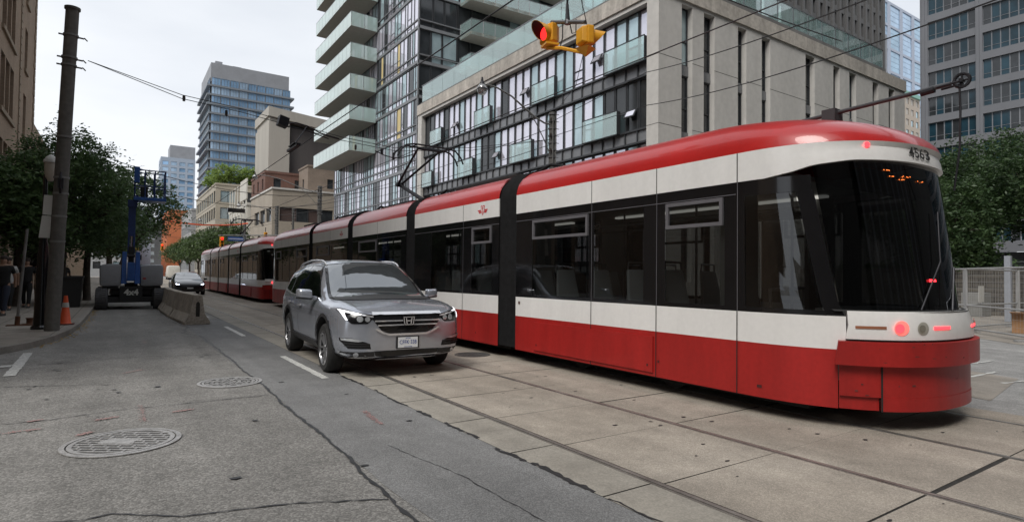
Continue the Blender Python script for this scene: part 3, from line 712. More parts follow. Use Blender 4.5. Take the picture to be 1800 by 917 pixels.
    # emblem on the second section: winged shield in red outline
    def emblem(qc, zc, s_, sd_):
        m_ = MB()
        def poly(pts, mi=0, off=.0075):
            pts3 = [Vector((x, y, 0)) for x, y in pts]; tri = tessellate_polygon([pts3])
            m_.add([tsurf(qc-x*s_*(-sd_), zc+y*s_, off, sd_) for x, y in pts], [tuple(f) for f in tri], mi)
        poly([(-.22, .5), (0, .42), (.22, .5), (.36, .44), (.30, -.05), (0, -.5), (-.30, -.05), (-.36, .44)])
        poly([(-.2, .38), (0, .32), (.2, .38), (.27, .35), (.22, -.03), (0, -.36), (-.22, -.03), (-.27, .35)], 1, .009)
        poly([(-.17, .27), (.17, .27), (.17, .17), (.05, .17), (.05, -.24), (-.05, -.24), (-.05, .17), (-.17, .17)], 0, .0105)
        for w in (-1, 1):
            poly([(w*.36, .08), (w*.95, .08), (w*.85, -.02), (w*.34, -.04)]); poly([(w*.33, -.08), (w*.82, -.06), (w*.6, -.26), (w*.24, -.22)])
        P(m_, 'emblem', [M('emblem_red', (.55, .02, .03), rough=.4), t_white])
    emblem(6.80, 2.60, .19, -1); emblem(14.9, 2.60, .17, -1)
    # interior
    m_ = MB(); m_.box(-1.1, 1.1, 1.0, TL-1.0, .34, .40, 0); m_.box(-1.05, 1.05, 1.2, TL-1.2, 2.5, 2.56, 1)
    P(m_, 'floor', [t_intdark, t_int])
    m_ = MB()
    for y in (1.75, 5.6, 9.6, 13.8, 18, 22.6):
        for xa, xb in ((-1.18, -.55), (.55, 1.18)): m_ = MB(); m_.box(xa, xb, y, y+.06, .4, 2.5); P(m_, 'partition', t_int)
    m_ = MB()
    m_.box(-.7, .7, 0.55, 1.0, .4, 1.12); P(m_, 'cab_desk', t_int)
    m_ = MB(); m_.box(-.7, .7, TL-1.0, TL-.55, .4, 1.12); P(m_, 'cab_desk', t_int)
    m_ = MB(); m_.box(-.7, .7, .50, .62, 2.32, 2.52); P(m_, 'sign_box', t_under)
    for x in (-.78, .78):
        for y in (2.3, 2.95, 3.7, 4.5, 5.1, 7.0, 8.0, 8.8, 10.8, 11.6, 12.6, 15, 16, 17, 19, 20, 21, 22):
            m_ = MB(); m_.box(x-.24, x+.24, y-.02, y+.42, .80, .86); m_.box(x-.22, x+.22, y+.06, y+.36, .42, .80)
            m_.hexa([(x-.24, y+.38, .86), (x+.24, y+.38, .86), (x+.24, y+.45, .86), (x-.24, y+.45, .86), (x-.17, y+.50, 1.52), (x+.17, y+.50, 1.52), (x+.17, y+.54, 1.52), (x-.17, y+.54, 1.52)])
            s1 = P(m_, 'seat', t_seat, bevel=.012)
            m_ = MB(); m_.path([(x-.16, y+.52, 1.5), (x-.15, y+.52, 1.62), (x+.15, y+.52, 1.62), (x+.16, y+.52, 1.5)], .014, n=6); P(m_, 'grab_handle', metal_grey, s1)
    m_ = MB()
    for x in (-.42, .42):
        for y in (1.9, 3.4, 4.9, 7.4, 9.2, 11.2, 13, 15.5, 17.2, 19.5, 21.6): m_.tube((x, y, .4), (x, y, 2.5), .018)
        m_.tube((x, 1.4, 2.2), (x, TL-1.4, 2.2), .016)
    m_.path([(-.95, 1.35, 1.12), (-.95, 1.35, 1.3), (-.3, 1.35, 1.32), (-.3, 1.35, 1.12)], .018); P(m_, 'handrail', metal_grey)
    for x in (-.7, .7):
        for a, b in MODS: m_ = MB(); m_.box(x-.05, x+.05, max(a+.35, 1.6), min(b-.35, TL-1.6), 2.46, 2.49); P(m_, 'ceiling_lamp', M('ceiling_lamp', (.7, .7, .66), emit=(1, .97, .88), estr=.28))
    # underframe and wheels
    m_ = MB()
    for a, b in MODS: m_ = MB(); m_.box(-1.0, 1.0, max(a, .9), min(b, TL-.9), .12, .34); P(m_, 'underframe', t_under)
    for y in (2.8, 4.6, 11.2, 13.0, 20.4, 22.2):
        for x in (-.73, .73):
            m_ = MB(); m_.lathe((x-.05, y, .30), [(.0001, 0), (.30, 0), (.30, .1), (.0001, .1)], axis='x', n=20); P(m_, 'wheel', M('tram_wheel', (.06, .05, .045), rough=.6))
    # roof equipment
    for a, b in ((6.8, 9.2), (14.9, 17.3), (20.5, 22)): m_ = MB(); m_.box(-.55, .55, a, b, 3.2, 3.36); P(m_, 'roof_box', t_under, bevel=.03)
    for a, b in GANG:
        m_ = MB()
        for x in (-.35, .35): m_.path([(x, a-.25, 3.24), (x, a-.1, 3.34), (x, (a+b)/2, 3.42), (x, b+.1, 3.34), (x, b+.25, 3.24)], .03)
        P(m_, 'roof_cable', t_rubber)
    # pantograph
    pan = MB(); b0 = 11.6
    pan.box(-.55, .55, b0-.1, b0+2.0, 3.27, 3.33)
    o = P(pan, 'pantograph', metal_dark)
    m_ = MB(); m_.tube((-.05, b0+.2, 3.36), (0, b0+2.0, 4.02), .05, .045); m_.tube((0.12, b0+.2, 3.33), (.08, b0+1.9, 3.98), .02); P(m_, 'lower_arm', metal_dark, o)
    m_ = MB(); m_.tube((-.05, b0+2.0, 4.05), (-.32, b0+.1, 4.72), .035, .03); m_.tube((.05, b0+2.0, 4.05), (.32, b0+.1, 4.72), .035, .03); m_.tube((-.32, b0+.1, 4.72), (.32, b0+.1, 4.72), .03)
    m_.tube((-.1, b0+2.0, 4.03), (.1, b0+2.0, 4.03), .07); P(m_, 'upper_arm', metal_dark, o)
    m_ = MB()
    for dy in (-.16, .16):
        m_.path([(-.95, b0+.1+dy, 4.42), (-.88, b0+.1+dy, 4.58), (-.72, b0+.1+dy, 4.74), (-.5, b0+.1+dy, 4.79), (.5, b0+.1+dy, 4.79), (.72, b0+.1+dy, 4.74), (.88, b0+.1+dy, 4.58), (.95, b0+.1+dy, 4.42)], .022)
    for x in (-.45, .45): m_.tube((x, b0-.08, 4.77), (x, b0+.28, 4.77), .018)
    P(m_, 'pan_head', metal_dark, o)
    # towing pole lying along the roof with its wheel and rope
    m_ = MB(); m_.tube((0, 3.2, 3.25), (0, .02, 3.36), .026, .022, n=12); m_.box(-.09, .09, 1.1, 1.25, 3.2, 3.36); pol = P(m_, 'trolley_pole', M('pole_tube', (.06, .06, .065), rough=.5, metal=.2))
    m_ = MB(); m_.path([(0, -.07+.065*math.cos(2*PI*k/16), 3.37+.065*math.sin(2*PI*k/16)) for k in range(17)], .016, n=6); m_.tube((-.03, -.07, 3.37), (.03, -.07, 3.37), .02); m_.tube((0, -.13, 3.37), (0, -.01, 3.37), .01); m_.tube((0, -.07, 3.31), (0, -.07, 3.43), .01)
    m_.path([(-.055, .12, 3.34), (-.055, -.06, 3.35), (.055, -.06, 3.35), (.055, .12, 3.34)], .012); m_.tube((0, .16, 3.34), (0, .28, 3.33), .034); P(m_, 'trolley_wheel', metal_dark, pol)
    m_ = MB(); m_.path([(0, -.05, 3.31), (.005, -.055, 3.1), (-.004, -.05, 2.7), (.0, -.0, 2.3)], .010); P(m_, 'rope', metal_dark, pol)
    return t
tram = make_tram()
tram.location = (6.77, 2.28, 0); tag(tram, 'nearest red and white articulated tram, number 4563, filling the right half', 'tram', 'red and white articulated trams queued on the far track')
far = copy_tree(tram); far.location = (6.77, 2.28+26.1, 0); far['label'] = 'distant red and white tram queued behind the nearer one, beyond the grey car'
# ------------------------------------------------------------------ cars (local: +x forward, origin on the ground between the axles)
tyre_m = M('tyre', (.018, .018, .018), rough=.85, var=.3, scale=20)
rim_m = M('alloy', (.42, .42, .43), rough=.3, metal=.9, var=.1)
rim_dark = M('alloy_dark', (.05, .05, .055), rough=.4, metal=.6)
chrome = M('chrome', (.80, .80, .82), rough=.18, metal=.72, var=.03)
plastic = M('black_plastic', (.02, .02, .021), rough=.55, var=.2)
gloss_black = M('gloss_black', (.008, .008, .009), rough=.15, var=.1)
car_glass = glass('car_glass', (.16, .17, .17), mixf=.10)
screen_g = glass('car_windscreen', (.26, .29, .29), mixf=.30)
lamp_clear = M('lamp_clear', (.5, .52, .54), rough=.12, metal=.5, var=.15)
drl = M('running_light', (.9, .9, .95), emit=(.95, .97, 1.0), estr=.9)
plate_w = M('plate_white', (.72, .74, .76), rough=.5, var=.04); plate_b = M('plate_blue', (.03, .07, .30), rough=.5)

def interp_tab(tab, x):
    xs = [r[0] for r in tab]; return [float(np.interp(x, xs, [r[k] for r in tab])) for k in range(1, len(tab[0]))]
def car_shell(tab, arches, wr, nx=60):
    """tab rows: x, zb, w, z_mid, z_sh, w_sh, zA, yA, zB, yB, zTop"""
    xs = [r[0] for r in tab]; mb = MB(); n = 10
    # smooth the table with a dense resample
    X = np.linspace(xs[0], xs[-1], nx); rows = []
    for x in X: rows.append([x]+interp_tab(tab, x))
    A = np.array(rows)
    for _ in range(2):
        B = A.copy(); B[1:-1, 1:] = (A[:-2, 1:]+2*A[1:-1, 1:]+A[2:, 1:])/4; A = B
    P = []
    for r in A:
        x, zb, w, zm, zs, ws, zA, yA, zB, yB, zT = r
        half = [(0, zb), (w*.80, zb), (w*.95, zb+.05), (w, zm), (w*.995, (zm+zs)/2+.03), (ws, zs), (yA, zA), ((yA+yB)/2+.012, (zA+zB)/2+.02), (yB, zB), (yB*.62, zT-.012*(1 if zT > zB else 0)), (0, zT)]
        ring = [(x, y, z) for y, z in half]+[(x, -y, z) for y, z in half[-2:0:-1]]
        P.append(ring)
    k = len(P[0]); vs_ = [p for r in P for p in r]
    fs = [(i*k+j, i*k+(j+1) % k, (i+1)*k+(j+1) % k, (i+1)*k+j) for i in range(len(P)-1) for j in range(k)]
    fs += [tuple(range(k-1, -1, -1)), tuple(range((len(P)-1)*k, len(P)*k))]
    mb.add(vs_, fs); me = mb.mesh('shell', [plastic], (0, 0, 0), fixn=True)
    bm = bmesh.new(); bm.from_mesh(me); bm.to_mesh(me); bm.free()
    o = bpy.data.objects.new('shell_tmp', me); COL.objects.link(o)
    s = o.modifiers.new('s', 'SUBSURF'); s.levels = 1; s.render_levels = 1
    dg = bpy.context.evaluated_depsgraph_get(); full = bpy.data.meshes.new_from_object(o.evaluated_get(dg))
    bmf = bmesh.new(); bmf.from_mesh(full); bvh = BVHTree.FromBMesh(bmf); bmf.free()
    # wheel arches
    o.modifiers.clear(); o.data = full
    cm = MB()
    for ax in arches:
        for s_ in (-1, 1):
            y0, y1 = (.55, 1.3) if s_ > 0 else (-1.3, -.55)
            cm.lathe((ax, y0, wr+.03), [(.0001, 0), (wr+.075, 0), (wr+.075, y1-y0), (.0001, y1-y0)], axis='y', n=32)
    co = bpy.data.objects.new('cut_tmp', cm.mesh('cut', [plastic], (0, 0, 0), fixn=True)); COL.objects.link(co)
    b = o.modifiers.new('b', 'BOOLEAN'); b.operation = 'DIFFERENCE'; b.object = co; b.solver = 'EXACT'; b.material_mode = 'TRANSFER'
    dg = bpy.context.evaluated_depsgraph_get(); dg.update(); cut = bpy.data.meshes.new_from_object(o.evaluated_get(dg))
    bpy.data.objects.remove(o); bpy.data.objects.remove(co)
    return cut, bvh
def proj_patch(bvh, poly, axis, side, off=.004, cell=.05, thick=0, curve=None):
    """polygon in the plane across `axis`, dropped on the shell from `side`"""
    bm = bmesh.new(); ia, ib = {'x': (1, 2), 'y': (0, 2), 'z': (0, 1)}[axis]; iax = 'xyz'.index(axis)
    vs_ = []
    for a, b in poly:
        c = [0, 0, 0]; c[ia] = a; c[ib] = b; vs_.append(bm.verts.new(c))
    bm.faces.new(vs_); bmesh.ops.triangulate(bm, faces=bm.faces)
    for i_, lohi in ((ia, (min(p[0] for p in poly), max(p[0] for p in poly))), (ib, (min(p[1] for p in poly), max(p[1] for p in poly)))):
        x = lohi[0]+cell
        while x < lohi[1]:
            co = [0, 0, 0]; co[i_] = x; no = [0, 0, 0]; no[i_] = 1
            bmesh.ops.bisect_plane(bm, geom=bm.verts[:]+bm.edges[:]+bm.faces[:], plane_co=co, plane_no=no); x += cell
    last = None
    for v in bm.verts:
        o = v.co.copy(); o[iax] = side*6; d = Vector((0, 0, 0)); d[iax] = -side
        hit, nrm, _, _ = bvh.ray_cast(o, d)
        if hit is None:
            hit, nrm, _, _ = bvh.find_nearest(Vector([v.co[i] if i != iax else side*1.0 for i in range(3)]))
        if nrm[iax]*side < 0: nrm = -nrm
        v.co = hit+nrm*off
    bmesh.ops.recalc_face_normals(bm, faces=bm.faces)
    if thick:
        r = bmesh.ops.extrude_face_region(bm, geom=bm.faces[:]); 
        for e in r['geom']:
            if isinstance(e, bmesh.types.BMVert):
                d = Vector((0, 0, 0)); d[iax] = side*thick; e.co += d
    mb = MB(); bm.verts.index_update(); mb.v = [tuple(v.co) for v in bm.verts]; mb.f = [tuple(v.index for v in f.verts) for f in bm.faces]; mb.m = [0]*len(mb.f); bm.free(); return mb
def mirror_poly(p): return [(-a, b) for a, b in p]
def wheel(parent, x, y, r, w, spokes=10, rim=rim_m, twin=True):
    s = 1 if y > 0 else -1
    m_ = MB(); W = w/2
    m_.lathe((x, y, r), [(r*.66, -W*.95), (r*.9, -W), (r*.97, -W*.8), (r, -W*.5), (r, W*.5), (r*.97, W*.8), (r*.9, W), (r*.66, W*.95)], axis='y', n=36, cap=False)
    wh = m_.build('wheel', [tyre_m], None, smooth=40); wh.parent = parent
    m_ = MB(); f = s*W
    m_.lathe((x, y, r), [(r*.70, f*.97), (r*.66, f*.97), (r*.62, f*.55), (.0001, f*.5)] if s > 0 else [(.0001, f*.5), (r*.62, f*.55), (r*.66, f*.97), (r*.70, f*.97)], axis='y', n=36, mi=1, cap=False)
    m_.lathe((x, y, r), [(r*.70, f*.98), (r*.665, f*1.0), (r*.64, f*.8)], axis='y', n=36, mi=0, cap=False)
    for i in range(spokes):
        a = 2*PI*i/spokes; off_ = (.06 if i % 2 else -.06) if twin else 0
        for b0, b1, wd in ((.14, .66, .045),):
            ca, sa = math.cos(a+off_), math.sin(a+off_); ca2, sa2 = math.cos(a), math.sin(a); tx, tz = -sa, ca
            def pt(rad, t, dep, c_=ca, s_=sa): return (x+c_*rad*r+tx*t, y+f*dep, r+s_*rad*r+tz*t)
            m_.hexa([pt(b0, -wd*r*.9, .6, ca2, sa2), pt(b0, wd*r*.9, .6, ca2, sa2), pt(b1, wd*r, .7), pt(b1, -wd*r, .7), pt(b0, -wd*r*.7, .8, ca2, sa2), pt(b0, wd*r*.7, .8, ca2, sa2), pt(b1, wd*r*.8, .93), pt(b1, -wd*r*.8, .93)], 0)
    m_.lathe((x, y, r), [(r*.17, f*.55), (r*.17, f*.86), (.0001, f*.88)], axis='y', n=20)
    rm = m_.build('rim', [rim, rim_dark], None, smooth=30); rm.parent = wh
    return wh
def add(mb, name, mat, parent, **kw): o = mb.build(name, mat, None, **kw); o.parent = parent; return o

# -------- the grey sport utility car
t = thing('suv', 'large silver grey sport utility car with chrome grille driving beside the near tram', 'car', (0, 0, 0)); WORLD.pop(t)
paint = M('silver_paint', (.46, .485, .545), rough=.22, metal=.68, var=.04, coat=.7)
tab = [ # x, zb, w, zm, zs, ws, zA, yA, zB, yB, zTop
 (-2.50, .42, .70, .62, .92, .74, 1.02, .70, 1.04, .60, 1.06),
 (-2.42, .34, .90, .60, 1.00, .90, 1.14, .84, 1.30, .72, 1.34),
 (-2.20, .30, .97, .62, 1.05, .96, 1.17, .90, 1.58, .72, 1.64),
 (-1.80, .28, .99, .62, 1.05, .975, 1.15, .92, 1.66, .70, 1.735),
 (-1.00, .26, 1.0, .62, 1.03, .98, 1.12, .93, 1.70, .75, 1.775),
 (-.20, .26, 1.0, .60, 1.01, .98, 1.09, .93, 1.70, .75, 1.775),
 (.25, .26, 1.0, .60, 1.00, .98, 1.07, .93, 1.66, .72, 1.735),
 (.62, .26, 1.0, .60, 1.00, .98, 1.07, .92, 1.42, .80, 1.46),
 (.98, .26, 1.0, .60, 1.00, .98, 1.06, .90, 1.13, .86, 1.17),
 (1.20, .26, 1.0, .60, 1.00, .98, 1.07, .88, 1.11, .74, 1.15),
 (1.70, .26, .995, .60, .99, .97, 1.06, .88, 1.09, .72, 1.12),
 (2.05, .27, .97, .56, .96, .94, 1.02, .86, 1.05, .70, 1.07),
 (2.25, .27, .91, .52, .90, .88, .97, .82, 1.0, .66, 1.015),
 (2.35, .28, .80, .50, .84, .80, .92, .74, .95, .60, .96),
 (2.40, .31, .66, .48, .78, .68, .87, .62, .90, .50, .91)]
shell, bvh = car_shell(tab, (1.40, -1.42), .375)
shell.materials.clear(); shell.materials.append(paint); shell.materials.append(plastic)
body = bpy.data.objects.new('body', shell); COL.objects.link(body); body.parent = t
shell.polygons.foreach_set('use_smooth', [True]*len(shell.polygons)); shell.set_sharp_from_angle(angle=R(32))
shell.polygons.foreach_set('material_index', [0]*len(shell.polygons))
for p in shell.polygons:
    c = p.center
    for ax in (1.40, -1.42):
        if abs(math.hypot(c.x-ax, c.z-.405)-.45) < .02 and abs(c.y) > .5 or (abs(abs(c.y)-.55) < .01 and math.hypot(c.x-ax, c.z-.405) < .45): p.material_index = 1
for s in (-1, 1):
    for ax in (1.40, -1.42): wheel(t, ax, s*.86, .375, .245)
# windscreen seen from the front, as a polygon across the car
ws = [(-.80, 1.125), (-.74, 1.40), (-.665, 1.655), (-.3, 1.70), (.3, 1.70), (.665, 1.655), (.74, 1.40), (.80, 1.125), (.45, 1.135), (0, 1.14), (-.45, 1.135)]
add(proj_patch(bvh, [(y, z+0.0) for y, z in ws], 'x', 1, .006), 'windscreen', screen_g, t, smooth=60)
for s in (-1, 1): add(proj_patch(bvh, [(s*.825, 1.115), (s*.765, 1.40), (s*.685, 1.67), (s*.645, 1.67), (s*.72, 1.40), (s*.775, 1.115)], 'x', 1, .009, cell=.06), 'windscreen_seal', gloss_black, t)
add(proj_patch(bvh, [(-.66, 1.653), (-.3, 1.697), (.3, 1.697), (.66, 1.653), (.66, 1.662), (.3, 1.706), (-.3, 1.706), (-.66, 1.662)], 'x', 1, .008, cell=.06), 'windscreen_seal', gloss_black, t)
add(proj_patch(bvh, [(-.80, 1.10), (0, 1.115), (.80, 1.10), (.80, 1.135), (0, 1.155), (-.80, 1.135)], 'x', 1, .009, cell=.06), 'cowl', plastic, t)
for s in (-1, 1):
    front = [(.80, 1.12), (.30, 1.50), (.12, 1.625), (-.42, 1.645), (-.42, 1.10)]
    rear = [(-.50, 1.10), (-.50, 1.645), (-1.38, 1.635), (-1.42, 1.14)]
    quarter = [(-1.50, 1.15), (-1.46, 1.63), (-1.95, 1.585), (-2.18, 1.40), (-2.22, 1.22)]
    for nm, pl in (('door_window', front), ('door_window', rear), ('quarter_window', quarter)): add(proj_patch(bvh, pl, 'y', s, .004), nm, car_glass, t, smooth=60)
    # pillar between the doors, black
    add(proj_patch(bvh, [(-.42, 1.10), (-.42, 1.645), (-.50, 1.645), (-.50, 1.10)], 'y', s, .003), 'pillar', gloss_black, t)
    # bright line under the glass and over it
    m_ = proj_patch(bvh, [(.84, 1.095), (-.5, 1.075), (-1.45, 1.115), (-2.2, 1.19), (-2.2, 1.212), (-1.45, 1.137), (-.5, 1.097), (.84, 1.118)], 'y', s, .009); add(m_, 'waist_moulding', chrome, t)
    m_ = proj_patch(bvh, [(.86, 1.12), (.36, 1.50), (.14, 1.65), (-.5, 1.668), (-1.5, 1.655), (-1.96, 1.60), (-1.96, 1.585), (-1.5, 1.64), (-.5, 1.652), (.13, 1.63), (.32, 1.50), (.82, 1.12)], 'y', s, .009); add(m_, 'window_surround', gloss_black, t)
    # door gaps
    for pl in ([(.90, 1.08), (.895, 1.08), (.95, .75), (.80, .42), (.81, .42), (.96, .75)], [(-.455, 1.08), (-.463, 1.08), (-.463, .40), (-.455, .40)], [(-1.43, 1.10), (-1.437, 1.10), (-1.36, .90), (-1.10, .62), (-1.05, .40), (-1.042, .40), (-1.09, .62), (-1.35, .90)]):
        add(proj_patch(bvh, pl, 'y', s, .002, cell=.1), 'door_gap', gap_dark, t)
    add(proj_patch(bvh, [(-.36, .93), (-.36, .965), (-.16, .975), (-.16, .94)], 'y', s, .02, thick=.022), 'door_handle', chrome, t)
    add(proj_patch(bvh, [(-1.30, .955), (-1.30, .99), (-1.10, .995), (-1.10, .96)], 'y', s, .02, thick=.022), 'door_handle', chrome, t)
    add(proj_patch(bvh, [(.93, .29), (.93, .43), (-.95, .43), (-.95, .29)], 'y', s, .006, thick=.02), 'sill_cladding', plastic, t)
    # mirror
    m_ = MB(); m_.path([(.70, s*.93, 1.10), (.68, s*1.06, 1.13)], .03, n=8); mr = add(m_, 'mirror', paint, t)
    m_ = MB(); y0, y1 = s*1.01, s*1.25
    m_.hexa([(.60, y0, 1.09), (.60, y1, 1.11), (.74, y1-s*.04, 1.12), (.78, y0, 1.10), (.60, y0, 1.25), (.60, y1, 1.265), (.72, y1-s*.05, 1.25), (.75, y0, 1.24)]); add(m_, 'mirror_shell', paint, mr, bevel=.035, smooth=60)
    m_ = MB(); m_.hexa([(.61, y0, 1.075), (.61, y1-s*.01, 1.095), (.72, y1-s*.05, 1.10), (.76, y0, 1.085), (.61, y0, 1.115), (.61, y1-s*.004, 1.13), (.725, y1-s*.04, 1.13), (.765, y0, 1.12)]); add(m_, 'mirror_base', plastic, mr, bevel=.01)
    # roof rail
    m_ = MB(); rp_ = []
    for x_, dz_ in ((.18, .0), (.08, .035), (-.1, .05), (-.5, .055), (-1.0, .055), (-1.4, .055), (-1.7, .05), (-1.88, .035), (-1.98, .0)):
        hh_ = bvh.ray_cast(Vector((x_, s*.655, 4)), Vector((0, 0, -1)))[0]; rp_.append(hh_+Vector((0, 0, dz_)))
    m_.path(rp_, .017, n=8); add(m_, 'roof_rail', chrome, t, smooth=60)
    # headlamp
    hl = [(.52, .865), (.60, .80), (.80, .80), (.88, .865), (.925, .985), (.90, 1.0), (.72, .955), (.52, .925)]
    hl = [(s*a, b) for a, b in hl]; h_ = add(proj_patch(bvh, hl, 'x', 1, .006, cell=.03), 'headlamp', gloss_black, t, smooth=60)
    add(proj_patch(bvh, [(s*a, b) for a, b in [(.515, .905), (.72, .940), (.80, .955), (.80, .935), (.72, .918), (.515, .885)]], 'x', 1, .012, cell=.03), 'chrome_strip', chrome, h_)
    add(proj_patch(bvh, [(s*a, b) for a, b in [(.74, .950), (.80, .962), (.912, .990), (.893, .91), (.865, .852), (.842, .848), (.862, .90), (.868, .952), (.80, .944)]], 'x', 1, .014, cell=.02), 'running_light', drl, h_)
    for cy, cz, r in ((.70, .865, .042), (.60, .862, .036)):
        add(proj_patch(bvh, [(s*(cy+r*math.cos(2*PI*k/16)), cz+r*math.sin(2*PI*k/16)) for k in range(16)], 'x', 1, .011, cell=.03), 'lamp_lens', lamp_clear, h_)
    # lower side grille and fog lamp
    gr = [(.545, .44), (.56, .515), (.80, .60), (.935, .60), (.93, .56), (.84, .45)]; g_ = add(proj_patch(bvh, [(s*a, b) for a, b in gr], 'x', 1, .005, cell=.04), 'side_vent', gloss_black, t)
    add(proj_patch(bvh, [(s*a, b) for a, b in [(.62, .555), (.80, .595), (.92, .595), (.91, .565), (.72, .545)]], 'x', 1, .012, cell=.03), 'lamp_lens', lamp_clear, g_)
    for z in (.475, .51): add(proj_patch(bvh, [(s*a, b) for a, b in [(.57, z), (.57, z+.012), (.88, z+.022), (.88, z+.01)]], 'x', 1, .013, cell=.05), 'slat', plastic, g_)
    fg = [(s*(.76+.045*math.cos(2*PI*k/16)), .335+.045*math.sin(2*PI*k/16)) for k in range(16)]
    # arch trims
    for ax in (1.40, -1.42):
        m_ = MB(); vs_ = []
        N_ = 18
        for i in range(N_+1):
            a = PI*(-.06+1.12*i/N_)
            for rr_ in (.448, .50):
                px, pz = ax+rr_*math.cos(a), max(.405+rr_*math.sin(a), .29)
                hit, nr, _, _ = bvh.ray_cast(Vector((px, s*6, pz)), Vector((0, -s, 0))); yv = hit.y if hit else s*.96
                vs_.append((px, yv+s*.012, pz))
        m_.add(vs_, [(2*i, 2*i+1, 2*i+3, 2*i+2) for i in range(N_)]); add(m_, 'wheel_arch_trim', plastic, t)
# grille
gp = [(-.52, .955), (.52, .955), (.53, .86), (.40, .70), (.30, .655), (-.30, .655), (-.40, .70), (-.53, .86)]
g = add(proj_patch(bvh, gp, 'x', 1, .008), 'grille', gloss_black, t)
for z, wd, th in ((.922, .53, .034), (.825, .50, .020), (.765, .455, .018)):
    add(proj_patch(bvh, [(-wd, z), (-wd, z+th), (wd, z+th), (wd, z)], 'x', 1, .014, thick=.02, cell=.06), 'grille_bar', chrome, g)
add(proj_patch(bvh, [(-.50, .72), (-.385, .655), (-.29, .625), (.29, .625), (.385, .655), (.50, .72), (.47, .735), (.37, .675), (.28, .65), (-.28, .65), (-.37, .675), (-.47, .735)], 'x', 1, .012, thick=.012), 'grille_bar', chrome, g)
m_ = proj_patch(bvh, [(-.09, .90), (.09, .90), (.075, .765), (-.075, .765)], 'x', 1, .036, thick=.012); em = add(m_, 'badge', gloss_black, g)
hx = bvh.ray_cast(Vector((6, 0, .83)), Vector((-1, 0, 0)))[0].x+.052
m_ = MB()
def bp(pts): m_.prism([(hx, y*.76, .832+(z-.832)*.80) for y, z in pts], (.012, 0, 0))
for s in (-1, 1):
    bp([(s*.10, .905), (s*.112, .905), (s*.09, .758), (s*.078, .758)]); bp([(s*.066, .885), (s*.048, .885), (s*.032, .775), (s*.050, .775)])
bp([(-.10, .905), (.10, .905), (.10, .895), (-.10, .895)]); bp([(-.08, .768), (.08, .768), (.08, .758), (-.08, .758)]); bp([(-.045, .825), (.045, .825), (.043, .842), (-.043, .842)])
add(m_, 'badge_letter', chrome, em)
# bumper insert, plate, lip
add(proj_patch(bvh, [(-.50, .405), (.50, .405), (.46, .30), (-.46, .30)], 'x', 1, .008), 'lower_intake', gloss_black, t)
add(proj_patch(bvh, [(-.46, .302), (.46, .302), (.44, .282), (-.44, .282)], 'x', 1, .018, thick=.03), 'lip', chrome, t)
for s in (-1, 1):
    add(proj_patch(bvh, [(s*.50, .40), (s*.95, .40), (s*.95, .28), (s*.47, .28)], 'x', 1, .007), 'bumper_cladding', plastic, t)
    add(proj_patch(bvh, [(s*(.74+.032*math.cos(2*PI*k/16)), .365+.032*math.sin(2*PI*k/16)) for k in range(16)], 'x', 1, .012, cell=.03), 'fog_lamp', lamp_clear, t)
px = bvh.ray_cast(Vector((6, 0, .52)), Vector((-1, 0, 0)))[0].x+.02
m_ = MB(); m_.box(px-.03, px, -.175, .175, .425, .605); pb = add(m_, 'plate_holder', plastic, t)
m_ = MB(); m_.box(px, px+.006, -.152, .152, .44, .592); pl = add(m_, 'number_plate', plate_w, pb)
for txt, z, sz, mt in (('CFFK·338', .518, .082, plate_b), ('ONTARIO', .578, .022, plate_b), ('YOURS TO DISCOVER', .452, .016, plate_b)):
    m_ = MB(); text_on(m_, txt, sz, (px+.008, 0, z), (0, 1, 0), (0, 0, 1), bold=.0006, xs=.80); o = add(m_, 'plate_lettering', mt, pb)
# bonnet creases and shut line, wipers, sunroof
for s in (-1, 1):
    m_ = MB(); pts = []
    for x in np.linspace(1.02, 2.22, 14):
        y = s*np.interp(x, [1.0, 2.2], [.80, .70]); h = bvh.ray_cast(Vector((x, y, 4)), Vector((0, 0, -1)))[0]; pts.append(h+Vector((0, 0, .001)))
    m_.path(pts, .004, n=5); add(m_, 'bonnet_gap', gap_dark, t)
    m_ = MB(); m_.path([(.98, s*.1, 1.19), (1.0, s*.35, 1.175), (.93, s*.62, 1.18)], .010, n=5); add(m_, 'wiper', plastic, t)
m_ = MB(); pts = [bvh.ray_cast(Vector((6, y, .955)), Vector((-1, 0, 0)))[0]+Vector((.002, 0, 0)) for y in np.linspace(-.7, .7, 20)]; m_.path(pts, .004, n=5); add(m_, 'bonnet_gap', gap_dark, t)
add(proj_patch(bvh, [(-.85, -.34), (-.3, -.34), (-.3, .34), (-.85, .34)], 'z', 1, .004), 'sunroof', gloss_black, t)
# cabin
m_ = MB(); m_.box(-2.0, .9, -.82, .82, .45, .95); m_.box(.55, .95, -.80, .80, .95, 1.12); add(m_, 'cabin_floor', plastic, t)
for x in (-.1, -1.05):
    for s in (-1, 1):
        m_ = MB(); m_.hexa([(x-.2, s*.42-.25, .9), (x-.05, s*.42-.25, .9), (x-.05, s*.42+.25, .9), (x-.2, s*.42+.25, .9), (x-.36, s*.42-.2, 1.42), (x-.26, s*.42-.2, 1.42), (x-.26, s*.42+.2, 1.42), (x-.36, s*.42+.2, 1.42)])
        m_.box(x-.36, x-.27, s*.42-.12, s*.42+.12, 1.44, 1.60); add(m_, 'seat', M('car_seat', (.12, .115, .11), rough=.7), t, bevel=.03)
m_ = MB(); ang = [2*PI*k/20 for k in range(21)]; m_.path([(.45+.06*math.sin(a), .40+.18*math.cos(a), 1.12+.17*math.sin(a)) for a in ang], .014, n=6); add(m_, 'steering_wheel', plastic, t)
suv = t
